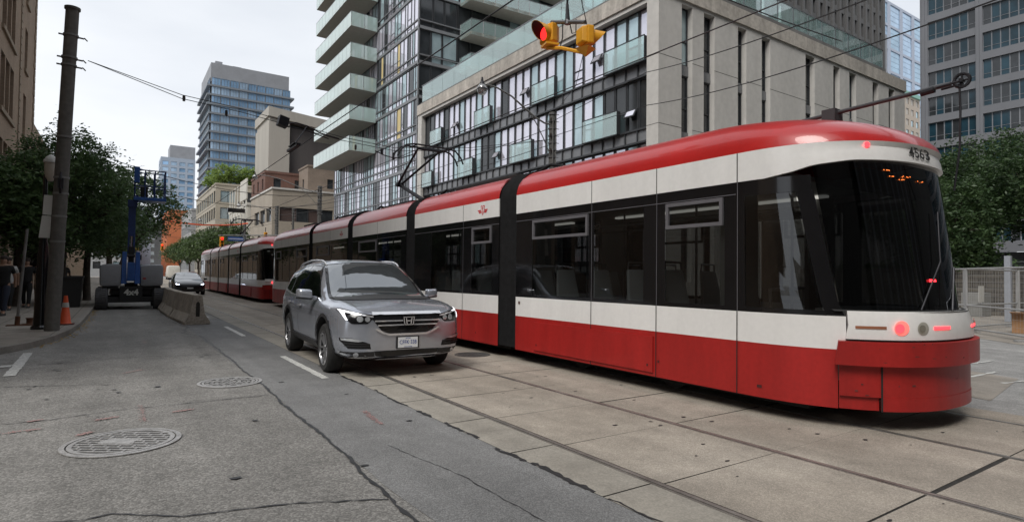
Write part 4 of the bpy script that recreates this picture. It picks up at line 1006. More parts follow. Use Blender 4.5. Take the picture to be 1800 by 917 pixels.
# front axle midpoint in the world and the heading
ax = Vector((3.40, 8.44, 0)); head = Vector((-.05, -1, 0)).normalized()
suv.rotation_euler = (0, 0, math.atan2(head.y, head.x)); suv.scale = (.94,)*3; suv.location = ax-head*1.40*.94

# -------- small dark saloon, white van, red car in the distance
def simple_car(name, label, cat, paint, L, W, H, wb, wr, loc, heading, lights=True, group=None, van=False):
    t = thing(name, label, cat, (0, 0, 0), 0, group); WORLD.pop(t)
    h = H; f = L/2; w = W/2
    if van:
        tab = [(-f, .4, w*.96, .8, 1.4, w*.96, 1.5, w*.95, h*.96, w*.88, h*.98), (-f+.1, .35, w, .8, 1.4, w, 1.5, w*.99, h*.98, w*.92, h), (f-1.3, .35, w, .8, 1.3, w, 1.45, w*.98, h*.98, w*.9, h),
               (f-.9, .35, w, .8, 1.2, w, 1.3, w*.96, h*.8, w*.88, h*.82), (f-.35, .35, w, .7, 1.05, w*.98, 1.1, w*.9, 1.15, w*.85, 1.2), (f, .4, w*.85, .6, .85, w*.84, .9, w*.8, .95, w*.7, 1.0)]
    else:
        tab = [(-f, .35, w*.75, .55, .85, w*.75, .92, w*.7, .94, w*.6, .95), (-f+.15, .24, w*.95, .5, .92, w*.93, 1.0, w*.86, 1.02, w*.7, 1.03), (-f+.6, .2, w, .5, .93, w*.97, 1.02, w*.88, 1.12, w*.74, 1.14),
               (-.9, .2, w, .5, .92, w*.98, .98, w*.9, h*.955, w*.66, h*.985), (-.2, .2, w, .5, .90, w*.98, .96, w*.91, h*.97, w*.66, h), (.25, .2, w, .5, .89, w*.98, .95, w*.91, h*.92, w*.68, h*.95),
               (1.0, .2, w, .5, .86, w*.97, .92, w*.88, .96, w*.8, 1.0), (f-.5, .2, w*.97, .48, .78, w*.93, .82, w*.85, .84, w*.7, .87), (f-.12, .22, w*.86, .45, .66, w*.84, .72, w*.76, .74, w*.6, .76), (f, .25, w*.7, .42, .58, w*.7, .63, w*.64, .65, w*.5, .66)]
    sh, bv = car_shell(tab, (wb/2, -wb/2), wr, 40)
    sh.materials.clear(); sh.materials.append(paint); b_ = bpy.data.objects.new('body', sh); COL.objects.link(b_); b_.parent = t
    sh.polygons.foreach_set('material_index', [0]*len(sh.polygons)); sh.polygons.foreach_set('use_smooth', [True]*len(sh.polygons)); sh.set_sharp_from_angle(angle=R(35))
    for s in (-1, 1):
        for a in (wb/2, -wb/2): wheel(t, a, s*(w-.13), wr, .2, spokes=7, twin=False)
    zt = h*.93 if not van else h*.86; zb = 1.0 if not van else 1.22
    add(proj_patch(bv, [(-w*.80, zb), (-w*.66, zt), (w*.66, zt), (w*.80, zb)], 'x', 1, .006, cell=.1), 'windscreen', screen_g if not van else car_glass, t)
    for s in (-1, 1):
        if not van: add(proj_patch(bv, [(.9, .97), (.15, zt-.03), (-.75, zt), (-1.3, 1.12), (-1.2, 1.0)], 'y', s, .005, cell=.1), 'side_window', car_glass, t)
        m_ = MB(); m_.box(.62, .75, s*w*.98 if s > 0 else -w*1.2, s*w*1.2 if s > 0 else -w*.98, .92, 1.04); add(m_, 'mirror', plastic, t, bevel=.02)
        hlp = [(s*w*.55, .60), (s*w*.92, .66), (s*w*.93, .75), (s*w*.6, .68)] if not van else [(s*w*.6, .75), (s*w*.9, .75), (s*w*.9, .9), (s*w*.6, .9)]
        hh = add(proj_patch(bv, hlp, 'x', 1, .008, cell=.05), 'headlamp', lamp_clear, t)
        if lights: add(proj_patch(bv, [(s*w*.64, .635), (s*w*.82, .66), (s*w*.82, .70), (s*w*.66, .67)], 'x', 1, .014, cell=.05), 'running_light', M('headlight_lit', (.9, .9, 1), emit=(.75, .80, 1.0), estr=6), hh)
    add(proj_patch(bv, [(-w*.5, .30), (w*.5, .30), (w*.55, .52), (-w*.55, .52)], 'x', 1, .006, cell=.08), 'grille', gloss_black, t)
    add(proj_patch(bv, [(-.16, .40), (.16, .40), (.16, .48), (-.16, .48)], 'x', 1, .012, cell=.3), 'number_plate', plate_w, t)
    t.rotation_euler = (0, 0, heading); t.location = loc; return t
simple_car('saloon_car', 'small dark saloon car with lit headlights coming along the tracks behind the concrete barriers', 'car', M('dark_paint', (.015, .016, .022), rough=.3, coat=.8, var=.1), 4.5, 1.8, 1.42, 2.65, .32, (3.68, 42.4, 0), R(-90))
simple_car('delivery_van', 'pale boxy delivery van far down the street', 'van', M('van_white', (.62, .60, .55), rough=.5), 5.6, 2.0, 2.5, 3.3, .36, (8.2, 120, 0), R(90), lights=False, van=True)
simple_car('saloon_car', 'tiny dark red car beside the pale van far down the street', 'car', M('dark_red_paint', (.14, .015, .02), rough=.35, coat=.5), 4.4, 1.8, 1.45, 2.6, .32, (7.6, 82, 0), R(-92), lights=False)
# ------------------------------------------------------------------ buildings
conc_light = M('concrete_light', (.51, .495, .47), rough=.8, var=.10, scale=.5, fine=.05, fscale=3, streak=True)
conc_beam = M('concrete_weathered', (.40, .37, .33), rough=.85, var=.34, scale=1.2, fine=.12, fscale=6, streak=True)
conc_dark = M('concrete_dark', (.15, .148, .145), rough=.85, var=.25, scale=.7, streak=True)
win_frame = M('window_frame', (.05, .053, .058), rough=.45, metal=.3, var=.1)
spandrel = M('spandrel_grey', (.20, .205, .215), rough=.35, metal=.3, var=.12)
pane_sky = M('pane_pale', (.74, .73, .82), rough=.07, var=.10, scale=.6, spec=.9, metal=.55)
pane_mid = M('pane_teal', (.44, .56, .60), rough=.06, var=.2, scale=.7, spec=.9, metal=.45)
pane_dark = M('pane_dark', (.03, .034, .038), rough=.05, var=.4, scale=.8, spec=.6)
pane_blue = M('pane_blue', (.24, .40, .60), rough=.05, var=.35, scale=.15, spec=1.0, metal=.3)
pane_blue2 = M('pane_blue_light', (.40, .55, .72), rough=.05, var=.25, scale=.15, spec=1.0, metal=.3)
pane_yellow = M('panel_yellow', (.62, .50, .24), rough=.3, var=.08)
mull_light = M('mullion_pale', (.36, .37, .42), rough=.35, metal=.4, var=.08)
teal_glass = glass('balcony_glass', (.74, .88, .87), mixf=.14, body=(.58, .72, .70), bodyf=.24)
pale_glass = glass('balcony_glass_pale', (.7, .82, .80), mixf=.14, body=(.60, .74, .70), bodyf=.60)
stone_beige = M('stone_beige', (.32, .28, .23), rough=.85, var=.12, scale=.4, fine=.05, fscale=4)
def box_shell(mb, x0, x1, y0, y1, z0, z1, mi=0, front=(1, 1)):
    """box walls with the two street-side faces left to the wall grids: front=(keep x0 face, keep y0 face)"""
    a, b, c, d = (x0, y0), (x1, y0), (x1, y1), (x0, y1)
    if front[1]: mb.quad((*a, z0), (*b, z0), (*b, z1), (*a, z1), mi)
    mb.quad((*b, z0), (*c, z0), (*c, z1), (*b, z1), mi); mb.quad((*c, z0), (*d, z0), (*d, z1), (*c, z1), mi)
    if front[0]: mb.quad((*d, z0), (*a, z0), (*a, z1), (*d, z1), mi)
    mb.quad((*a, z1), (*b, z1), (*c, z1), (*d, z1), mi)
X0 = 21.0
# ---- concrete framed podium block with glazed side
YC, YE, XE = 18.8, 45.6, 47.0
pod = thing('podium_building', 'concrete framed mid-rise block with tall glazed bays, its corner behind the near tram', 'building', (X0, YC, 0))
FL = Frame((X0, YC, 0), (0, 1, 0), (-1, 0, 0)); FR = Frame((X0, YC, 0), (1, 0, 0), (0, -1, 0))
mb = MB(); W_ = YE-YC
opening = (.75, W_-.75, .6, 14.75)
wall_grid(mb, FL, W_, 0, 15.85, [opening], .55); box_shell(mb, X0+.56, XE-.01, YC+.56, YE-.01, 0, 14.6, 0, (0, 0))
strips = [(a-X0, b-X0) for a, b in ((22.64, 23.45), (24.33, 25.19), (27.16, 27.91), (29.33, 30.14), (33.79, 34.8), (37.0, 37.77), (39.0, 39.89), (42.15, 42.97), (44.49, 45.36))]
wall_grid(mb, FR, XE-X0, 0, 15.85, [(a, b, 1.2, 14.85) for a, b in strips], .45)
mb.quad((X0, YC, 15.85), (XE, YC, 15.85), (XE, YE, 15.85), (X0, YE, 15.85)); mb.quad((XE, YC, 0), (XE, YE, 0), (XE, YE, 15.85), (XE, YC, 15.85)); mb.quad((X0, YE, 0), (XE, YE, 0), (XE, YE, 15.85), (X0, YE, 15.85))
mb.build('wall', [conc_light], pod)
mb = MB()   # weathered cornice beam standing a little proud
mb.fbox(FL, -.05, W_, 14.98, 15.80, .004, .09); mb.fbox(FR, 0, XE-X0+.05, 15.02, 15.82, .004, .09); mb.build('cornice', [conc_beam], pod)
mb = MB()
for F, w0, w1 in ((FL, 0, .74), (FL, W_-.74, W_), (FR, 0, strips[0][0]), (FR, strips[0][1], strips[1][0]), (FR, strips[1][1], strips[2][0]), (FR, strips[2][1], strips[3][0]), (FR, strips[3][1], strips[4][0]), (FR, strips[4][1], strips[5][0]), (FR, strips[5][1], strips[6][0]), (FR, strips[6][1], strips[7][0]), (FR, strips[7][1], strips[8][0]), (FR, strips[8][1], XE-X0)):
    for z in (12.05, 8.72, 5.4, 2.1): mb.fbox(F, w0, w1, z-.012, z+.012, -.02, .003)
mb.build('panel_seams', [gap_dark], pod)['kind'] = 'stuff'
floors = [(8.98, 11.25+.62), (12.1, 14.72), (5.65, 8.3), (2.2, 5.0)]
bands = [(11.3, 12.05), (8.05, 8.75), (4.85, 5.5), (1.6, 2.15)]
ncol = 30; cw = (W_-1.5)/ncol
rects = []
for z0, z1 in ((12.08, 14.72), (8.78, 11.26), (5.53, 8.02), (2.2, 4.82)):
    for i in range(ncol): rects.append((.75+i*cw+.02, .75+(i+1)*cw-.02, z0, z1))
rgp = random.Random(12); pickd = {}
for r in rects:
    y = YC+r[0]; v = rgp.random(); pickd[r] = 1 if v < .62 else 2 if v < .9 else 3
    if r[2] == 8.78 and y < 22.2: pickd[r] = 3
splitd = {}
for r in rects:
    v = rgp.random(); splitd[r] = [.30] if v < .13 else [.18, .36] if v < .22 else None
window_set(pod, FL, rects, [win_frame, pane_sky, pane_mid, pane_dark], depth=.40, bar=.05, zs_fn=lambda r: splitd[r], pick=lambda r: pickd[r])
mb = MB()
for z0, z1 in bands:
    mb.fbox(FL, .75, W_-.75, z0, z1, -.38, -.30, 0); mb.fbox(FL, .75, W_-.75, z0-.02, z0+.07, -.30, -.20, 1); mb.fbox(FL, .75, W_-.75, z1-.07, z1+.02, -.30, -.20, 1)
    for i in range(ncol+1): mb.fbox(FL, .75+i*cw-.03 if i else .75, .75+i*cw+.03 if i < ncol else W_-.75, z0+.07, z1-.07, -.30, -.23, 1)
mb.build('spandrel', [spandrel, win_frame], pod)
for (ya, yb, z0) in ((19.7, 22.5, 12.02), (26.75, 29.0, 11.98), (33.9, 36.0, 11.95), (41.2, 43.2, 11.95), (21.54, 24.2, 8.72), (29.0, 31.4, 8.7), (36.2, 38.4, 8.7), (42.8, 44.6, 8.7), (25.6, 27.9, 5.45), (33, 35.2, 5.45)):
    mb = MB(); mb.fbox(FL, ya-YC, yb-YC, z0, z0+1.16, .02, .035); g_ = mb.build('juliet_balcony', [teal_glass], pod)
    mb = MB(); mb.fbox(FL, ya-YC-.03, yb-YC+.03, z0+1.17, z0+1.21, .0, .055); mb.fbox(FL, ya-YC, yb-YC, z0-.06, z0-.01, -.2, .05); mb.fbox(FL, ya-YC-.03, ya-YC, z0, z0+1.17, -.2, .05); mb.fbox(FL, yb-YC, yb-YC+.03, z0, z0+1.17, -.2, .05); mb.build('handrail', [win_frame], g_)
for (y, z) in ((23.3, 12.95), (27.6+2.1, 12.9), (20.3, 9.4), (38.8, 12.7), (33, 9.4)):   # awning sashes standing open
    mb = MB(); u0 = .75+round((y-YC-.75)/cw)*cw+.06; u1 = u0+cw-.12
    p = [FL.pt(u0, z+.42, -.33), FL.pt(u1, z+.42, -.33), FL.pt(u1, z, -.08), FL.pt(u0, z, -.08)]; nn = Vector((-.03, 0, .04))
    mb.hexa(p+[q+nn for q in p], 0); q2 = [a.lerp(b, .12)+nn*1.1 for a, b in zip(p, (p[2], p[3], p[0], p[1]))]; mb.quad(*q2, 1); mb.build('awning_sash', [win_frame, pane_sky], pod)
rr_ = []
for a, b in strips:
    for z0, z1 in ((11.95, 14.83), (8.62, 11.45), (5.3, 8.1), (1.22, 4.8)): rr_.append((a+.01, b-.01, z0, z1))
window_set(pod, FR, rr_, [win_frame, pane_dark, pane_dark, pane_mid], depth=.36, bar=.06, zs_fn=lambda r: [.42] if int(r[0]*7) % 3 else [.30, .45])
mb = MB()
for a, b in strips:
    for z0, z1 in ((11.45, 11.95), (8.1, 8.62), (4.8, 5.3)): mb.fbox(FR, a, b, z0, z1, -.40, -.25)
mb.build('spandrel', [spandrel], pod)
# roof terrace rail
mb = MB(); mb.fbox(FL, .1, W_-.3, 15.86, 16.0, -.5, -.08); mb.fbox(FR, .5, XE-X0-2.8, 15.86, 16.12, -.6, -.05); mb.build('terrace_kerb', [conc_dark], pod)
n_ = 14
for i in range(n_):
    u0 = .1+(W_-.5)*i/n_; u1 = .1+(W_-.5)*(i+1)/n_
    mb = MB(); mb.fbox(FL, u0+.02, u1-.02, 16.02, 17.45, -.20, -.185); mb.build('terrace_glass', [teal_glass], pod)
for i in range(14):
    u0 = .5+(XE-X0-3.4)*i/14; u1 = .5+(XE-X0-3.4)*(i+1)/14
    mb = MB(); mb.fbox(FR, u0+.03, u1-.03, 16.14, 17.45, -.22, -.205); mb.build('terrace_glass', [teal_glass], pod)
mb = MB(); mb.fbox(FL, .1, W_-.3, 17.46, 17.52, -.23, -.16); mb.fbox(FR, .2, XE-X0-2.9, 17.46, 17.52, -.25, -.18)
for i in range(15): u = .5+(XE-X0-3.4)*i/14; mb.fbox(FR, u-.03, u+.03, 16.1, 17.46, -.25, -.19)
mb.build('terrace_rail', [metal_grey], pod)
for i, (x, y) in enumerate(((27.4, 19.9), (28.6, 20.1), (31.2, 20.0), (33.3, 20.2))):   # folded parasols and chairs on the terrace
    mb = MB(); mb.tube((x, y, 15.9), (x+.15, y, 18.0), .03); mb.tube((x+.02, y, 16.6), (x+.16, y, 18.2), .16, .04, n=8)
    solo(mb, 'parasol', [M('parasol_cloth', (.55, .56, .56), rough=.8)], ['folded pale parasol on the roof terrace, leftmost of the row', 'second folded pale parasol from the left on the roof terrace', 'third folded pale parasol from the left on the roof terrace', 'folded pale parasol on the roof terrace, rightmost of the row'][i], 'parasol', 'parasols on the roof terrace', smooth=40)

# ---- glass residential tower with slanted balconies
YB = 69.0; ZT = 36.5
con = thing('glass_tower', 'tall glass residential tower with white stacked balconies rising behind the concrete framed block', 'building', (X0, YE+.2, 0))
FC = Frame((X0+.02, YE+.2, 0), (0, 1, 0), (-1, 0, 0)); WC = YB-YE-.2
FS = Frame((X0+.02, YE+.2, 0), (1, 0, 0), (0, -1, 0)); WS = 34.0
slabs = [1.5+3.05*i for i in range(12)]      # 1.5 ... 35.6
mb = MB(); box_shell(mb, X0+.30, X0+WS, YE+.5, YB, 0, ZT, 0)
mb.build('core_wall', [conc_dark], con)
mb = MB()
for z in slabs:
    mb.fbox(FC, 0, WC, z-.13, z+.13, -.28, -.01); mb.fbox(FS, 0.0, WS, z-.13, z+.13, -.28, -.005)
    mb.fbox(FC, 0, WC, z+.62, z+.70, -.2, -.015)
for z in slabs: mb.fbox(FS, 0, WS, z+.62, z+.70, -.2, -.02)
mb.fbox(FC, 0, .14, 0, ZT, -.1, .015)
mb.build('floor_band', [spandrel], con)
rc = random.Random(77); rects = []; cp = {}
for si, z in enumerate(slabs):
    u = .16
    while u < WC-.3:
        w = rc.choice([.44, .52, .64, .8, .95]); w = min(w, WC-u); r = (u, u+w-.05, z+.13, z+3.05-.13); rects.append(r)
        v = rc.random(); cp[r] = 1 if v < .52 else 2 if v < .82 else 3
        yy = YE+.2+u
        if 49.4 < yy < 49.95 and si in (3, 4, 6): cp[r] = 4
        if 53.6 < yy < 54.2 and si in (6,): cp[r] = 4
        u += w
rects = [r for r in rects if r[2] > 4.5]
window_set(con, FC, rects, [M('frame_tower', (.14, .15, .165), rough=.4, metal=.3), pane_sky, pane_mid, pane_dark, pane_yellow], depth=.10, bar=.036, zs_fn=lambda r: [.23] if int(r[0]*13+r[2]) % 3 else [.10, .23, .42], pick=lambda r: cp[r])
rects = []; cs = {}
for z in slabs[4:]:
    u = .2
    while u < 26:
        w = rc.choice([1.1, 1.3, 1.5]); r = (u, u+w-.06, z+.13, z+3.05-.13); rects.append(r); cs[r] = 3 if rc.random() < .7 else 2; u += w
window_set(con, FS, rects, [win_frame, pane_sky, pane_mid, pane_dark], depth=.2, bar=.06, zsplit=[.24], pick=lambda r: cs[r], limit=60)
soffit = M('balcony_soffit', (.34, .33, .30), rough=.8, var=.08)
def balcony(z, pts, glassmat, n_p=10):
    """pts: outer edge polyline from wall to wall, slab at height z"""
    mb = MB(); poly = [(x, y, z-.28) for x, y in pts]; mb.prism(poly, (0, 0, .26)); b = mb.build('balcony', [soffit], con)
    for (a, c) in zip(pts[:-1], pts[1:]):
        a3 = Vector((*a, 0)); c3 = Vector((*c, 0)); d = (c3-a3); L_ = d.length; d.normalize(); n = Vector((d.y, -d.x, 0))
        k = max(1, int(L_/1.15)); mb = MB()
        for i in range(k):
            p = a3+d*(L_*i/k+.03); q = a3+d*(L_*(i+1)/k-.03); o = n*.03
            mb.hexa([(p.x, p.y, z-.30), (q.x, q.y, z-.30), (q.x-n.x*.02, q.y-n.y*.02, z-.30), (p.x-n.x*.02, p.y-n.y*.02, z-.30), (p.x, p.y, z+1.08), (q.x, q.y, z+1.08), (q.x-n.x*.02, q.y-n.y*.02, z+1.08), (p.x-n.x*.02, p.y-n.y*.02, z+1.08)])
        mb.build('guard_glass', [glassmat], b)
        mb = MB(); mb.tube(a3+Vector((0, 0, z+1.12)), c3+Vector((0, 0, z+1.12)), .03, n=6)
        for i in range(k+1): p = a3+d*(L_*i/k); mb.tube(p+Vector((0, 0, z)), p+Vector((0, 0, z+1.12)), .02, n=5)
        mb.build('guard_rail', [metal_grey], b)
for i, z in enumerate(slabs[4:]):
    if z < 13: continue
    balcony(z, [(X0, 55.5), (18.3, 55.4), (18.3, 67.7), (X0, 67.8)], pale_glass)
for z in slabs[5:]:
    if z > 18: balcony(z, [(24.9+.2, YE+.2), (25.2, YE-1.6), (36, YE-2.3), (36, YE+.2)], teal_glass)

def block(name, label, x0, x1, y0, y1, z1, wallm, mats, zpitch, upitch, ww, wh, zfirst=2.0, cat='building', faces='LS', pickfn=None, split=None, depth=.2, limit=60, zsplit=None, zmax=None, uvis=None, parapet=None, bar=.06, pier=None, group=None, zmin=0):
    b = thing(name, label, cat, (x0, y0, 0), 0, group)
    FLx = Frame((x0, y0, 0), (0, 1, 0), (-1, 0, 0)); FSx = Frame((x0, y0, 0), (1, 0, 0), (0, -1, 0)); mb = MB()
    sets = []
    for key, F, W in (('L', FLx, y1-y0), ('S', FSx, x1-x0)):
        if key not in faces: mb.quad(F.pt(0, 0), F.pt(W, 0), F.pt(W, z1), F.pt(0, z1)); continue
        n = max(1, int((W-.6)/upitch)); st = (W-.4)/n; hs_ = []
        z = zfirst
        while z+wh < (zmax or z1-.5):
            for i in range(n):
                c = .2+(i+.5)*st; hs_.append((c-ww/2, c+ww/2, z, z+wh))
            z += zpitch
        wall_grid(mb, F, W, 0, z1, hs_, depth); sets.append((F, [h for h in hs_ if h[2] >= zmin]))
    box_shell(mb, x0, x1, y0, y1, 0, z1, 0, (0, 0))
    mb.build('wall', [wallm], b)
    for F, hs_ in sets: window_set(b, F, hs_, mats, depth=depth, bar=bar, split=split, zsplit=zsplit, limit=limit, pick=pickfn)
    if parapet:
        mb = MB(); t = .25
        mb.box(x0-.12, x1+.12, y0-.12, y0+t, z1, z1+parapet); mb.box(x0-.12, x0+t, y0+t, y1+.12, z1, z1+parapet); mb.box(x1-t, x1+.12, y0+t, y1+.12, z1, z1+parapet); mb.build('parapet', [wallm], b)
    return b
# ---- brown brick building on the left
brick_l = brickmat('brick_brown', (.38, .265, .18), (.31, .215, .145), (.36, .30, .24))
bl = thing('brick_building', 'old brown brick building with stone bands at the left edge', 'building', (-4.5, 8, 0))
F_ = Frame((-4.5, 8, 0), (0, 1, 0), (1, 0, 0)); W_ = 38.0; hs_ = []
for z in (1.2, 4.9, 8.75, 12.4, 16.1, 19.8):
    for u0 in (26.0, 20.4, 14.8, 9.2): 
        for k in range(3): hs_.append((u0+k*1.35, u0+k*1.35+1.15, z, z+2.5))
    hs_.append((33.4, 34.5, z+.2, z+2.4)); 
mb = MB(); wall_grid(mb, F_, W_, 0, 25, hs_, .3); mb.quad((-4.5, 46, 0), (-24.5, 46, 0), (-24.5, 46, 25), (-4.5, 46, 25)); mb.quad((-4.5, 8, 0), (-24.5, 8, 0), (-24.5, 8, 25), (-4.5, 8, 25)); mb.quad((-4.5, 8, 25), (-4.5, 46, 25), (-24.5, 46, 25), (-24.5, 8, 25)); mb.quad((-24.5, 8, 0), (-24.5, 46, 0), (-24.5, 46, 25), (-24.5, 8, 25))
mb.build('wall', [brick_l], bl)
window_set(bl, F_, hs_, [M('window_frame_dark', (.03, .032, .035), rough=.5), pane_dark], depth=.26, bar=.07, zsplit=[.5])
mb = MB()
for z in (4.3, 4.55): mb.fbox(F_, 0, W_+.15, z, z+.18, .003, .16)
for z in (.95, 8.5, 12.15, 15.85, 19.55):
    for u0 in (26.0, 20.4, 14.8, 9.2): mb.fbox(F_, u0-.15, u0+4.0, z, z+.2, .003, .10)
    mb.fbox(F_, 33.3, 34.6, z+.18, z+.38, .003, .1)
for i in range(44):
    z = 4.9+i*.42; mb.fbox(F_, 31.6, 32.0+(.14 if i % 2 else 0), z, z+.36, .003, .045); mb.fbox(F_, W_-.45-(.2 if i % 2 else 0), W_+.04, z, z+.36, .003, .045)
mb.build('stone_trim', [M('stone_trim', (.30, .235, .17), rough=.85, var=.15)], bl)
# ---- mid-distance street wall, right side
sb = thing('stone_building', 'low beige stone building with a dark strip of windows beyond the glass tower', 'building', (17.9, 87, 0))
FSx = Frame((17.9, 87, 0), (1, 0, 0), (0, -1, 0)); FLx = Frame((17.9, 87, 0), (0, 1, 0), (-1, 0, 0)); mb = MB()
ws_ = [(1.0, 8.6, 8.8, 10.8)]; wl_ = [(.6, 4.2, 8.8, 10.8), (4.9, 8.5, 8.8, 10.8), (9.2, 12.8, 8.8, 10.8), (.6, 12.8, 3.6, 5.2)]
wall_grid(mb, FSx, 13, 0, 13.3, ws_, .3); wall_grid(mb, FLx, 16, 0, 13.3, wl_, .3); box_shell(mb, 17.9, 30.9, 87, 103, 0, 13.3, 0, (0, 0)); mb.build('wall', [stone_beige], sb)
mb = MB(); mb.box(17.75, 31, 86.85, 103.1, 13.3, 13.55); mb.build('coping', [conc_light], sb)
window_set(sb, FSx, [(1.0, 3.4, 8.8, 10.8), (3.4, 5.0, 8.8, 10.8), (5.0, 6.8, 8.8, 10.8), (6.8, 8.6, 8.8, 10.8)], [win_frame, pane_dark, M('panel_brown', (.07, .045, .04), rough=.6)], depth=.25, pick=lambda r: 1 if r[0] in (3.4, 6.8) else 2)
window_set(sb, FLx, wl_, [win_frame, pane_dark], depth=.25, split=[.33, .66])
brick_red = brickmat('brick_red', (.16, .07, .05), (.12, .055, .042), (.15, .12, .1))
block('brick_block', 'dark red brick building rising just behind the low beige stone building', 20.2, 27.5, 104, 116, 18.2, brick_red, [win_frame, pane_dark], 3.4, 3, 1.2, 1.8, parapet=.4, limit=30)
block('brick_block', 'tan brick building with sloped coping left of the slanted balconies', 25.6, 33, 98, 103.8, 19.0, brickmat('brick_tan', (.22, .17, .13), (.18, .14, .11), (.2, .17, .15)), [win_frame, pane_dark], 3.4, 5, 1.0, 1.6, parapet=.3, limit=30)
wb = block('white_building', 'narrow pale painted building with tall piers beyond the low beige stone building', 17.4, 24, 103.2, 122, 12.4, M('paint_cream', (.50, .48, .43), rough=.7, var=.1, scale=.5), [win_frame, pane_dark, pane_mid], 3.6, 2.8, 1.5, 2.2, limit=40, parapet=.5)
mb = MB()
for i in range(7): mb.box(17.25, 17.4, 103.6+i*2.8, 104.1+i*2.8, 0, 16.6)
mb.box(17.2, 17.4, 103.3, 109, 13.5, 16.9); mb.build('pier', [MATS['paint_cream']], wb)
bg_ = block('glazed_building', 'beige office block with a grid of windows and a roof garden', 16.0, 28.5, 130, 165, 19.0, M('stone_tan', (.35, .315, .255), rough=.8, var=.08, scale=.3), [win_frame, pane_dark, pane_mid], 3.4, 3.4, 2.7, 2.3, limit=70, faces='LS', split=[.5], parapet=.4)
block('grey_building', 'grey blocky building with blue glass under the roof garden trees', 15.3, 20.0, 168, 196, 17.0, M('concrete_mid', (.30, .30, .30), rough=.8), [win_frame, pane_blue, pane_mid], 3.2, 3.0, 2.2, 2.1, limit=60, parapet=.6)
block('orange_building', 'bright orange brick building at the far end of the street', 12.3, 18.5, 205, 232, 20.0, M('brick_orange', (.52, .165, .07), rough=.85, var=.1, scale=.4), [win_frame, pane_dark], 3.3, 14, 1.0, 1.6, limit=20, parapet=.3, faces='L')
# ---- concrete tower with dark cladding
ct = thing('concrete_tower', 'windowless concrete and dark clad tower left of the slanted balconies', 'building', (23.2, 110, 0))
mb = MB(); mb.box(23.2, 27.0, 117, 130, 0, 30.3); mb.build('concrete_wall', [M('concrete_tan', (.35, .33, .295), rough=.85, var=.14, scale=.25, streak=True)], ct)
mb = MB(); mb.box(27.02, 36, 118, 129, 0, 29.8); mb.build('dark_cladding', [M('cladding_dark', (.07, .062, .06), rough=.6, var=.15, scale=.8, streak=True)], ct)
mb = MB(); mb.hexa([(23.0, 116.6, 31.2), (38, 116.6, 29.4), (38, 130, 29.4), (23.0, 130, 31.2), (23.0, 116.6, 33.0), (38, 116.6, 31.6), (38, 130, 31.6), (23.0, 130, 33.0)]); mb.box(23.3, 26.8, 117.2, 129, 30.3, 31.6); mb.build('roof_beam', [MATS['concrete_tan']], ct)
# ---- blue glass tower far left of centre
bt = thing('blue_tower', 'tall blue glass residential tower with dark floor bands standing alone against the sky', 'building', (22.4, 200, 0))
FT = Frame((22.4, 200, 0), (1, 0, 0), (0, -1, 0)); FTL = Frame((22.4, 200, 0), (0, 1, 0), (-1, 0, 0)); mb = MB()
mb.box(22.7, 46.1, 200.3, 226, 0, 60.2); mb.build('core_wall', [conc_dark], bt)
mb = MB(); mb.box(22.5, 45.6, 200.2, 225, 60.25, 66.2, 0); mb.box(24, 26, 203, 206, 66.2, 67.8, 0); mb.box(29, 31.5, 203, 206, 66.2, 67.2, 0); mb.box(34, 41, 206, 214, 66.2, 67.6, 0); mb.build('plant_room', [M('cladding_grey', (.24, .25, .27), rough=.6, var=.12, scale=.3)], bt)
mb = MB(); rects = []; rl = []; rb = random.Random(5); z = 22.0
while z < 59.5:
    s = .5*(rb.random() < .5); mb.box(22.0-s, 46.5+s*1.5, 199.6, 227, z-.30, z+.25); 
    for i in range(9): 
        u0 = .35+i*2.6; rects.append((u0, u0+2.5, z+.27, z+2.55))
    for i in range(6): rl.append((.4+i*4.2, .4+i*4.2+3.9, z+.27, z+2.55))
    z += 2.85
mb.build('floor_band', [M('band_dark', (.17, .19, .215), rough=.6)], bt)
window_set(bt, FT, rects, [M('frame_slate', (.20, .23, .27), rough=.4), pane_blue, pane_blue2, pane_blue], depth=.02, bar=.1, split=[.33, .66], limit=99)
window_set(bt, FTL, rl, [MATS['frame_slate'], pane_mid, pane_blue], depth=.02, bar=.12, split=[.5], limit=1)
st = block('pale_tower', 'faint pale stepped tower farthest away behind the blue glass tower', 17.0, 32.5, 345, 362, 60, M('paint_pale', (.30, .35, .42), rough=.7), [MATS['frame_slate'], pane_blue, pane_blue2], 3.1, 3.2, 2.7, 1.9, zfirst=22, faces='LS', limit=60, zmax=60, zmin=22)
mb = MB(); mb.box(21, 32.4, 345.4, 360, 60.02, 66.5); mb.build('plant_room', [MATS['cladding_grey']], st)
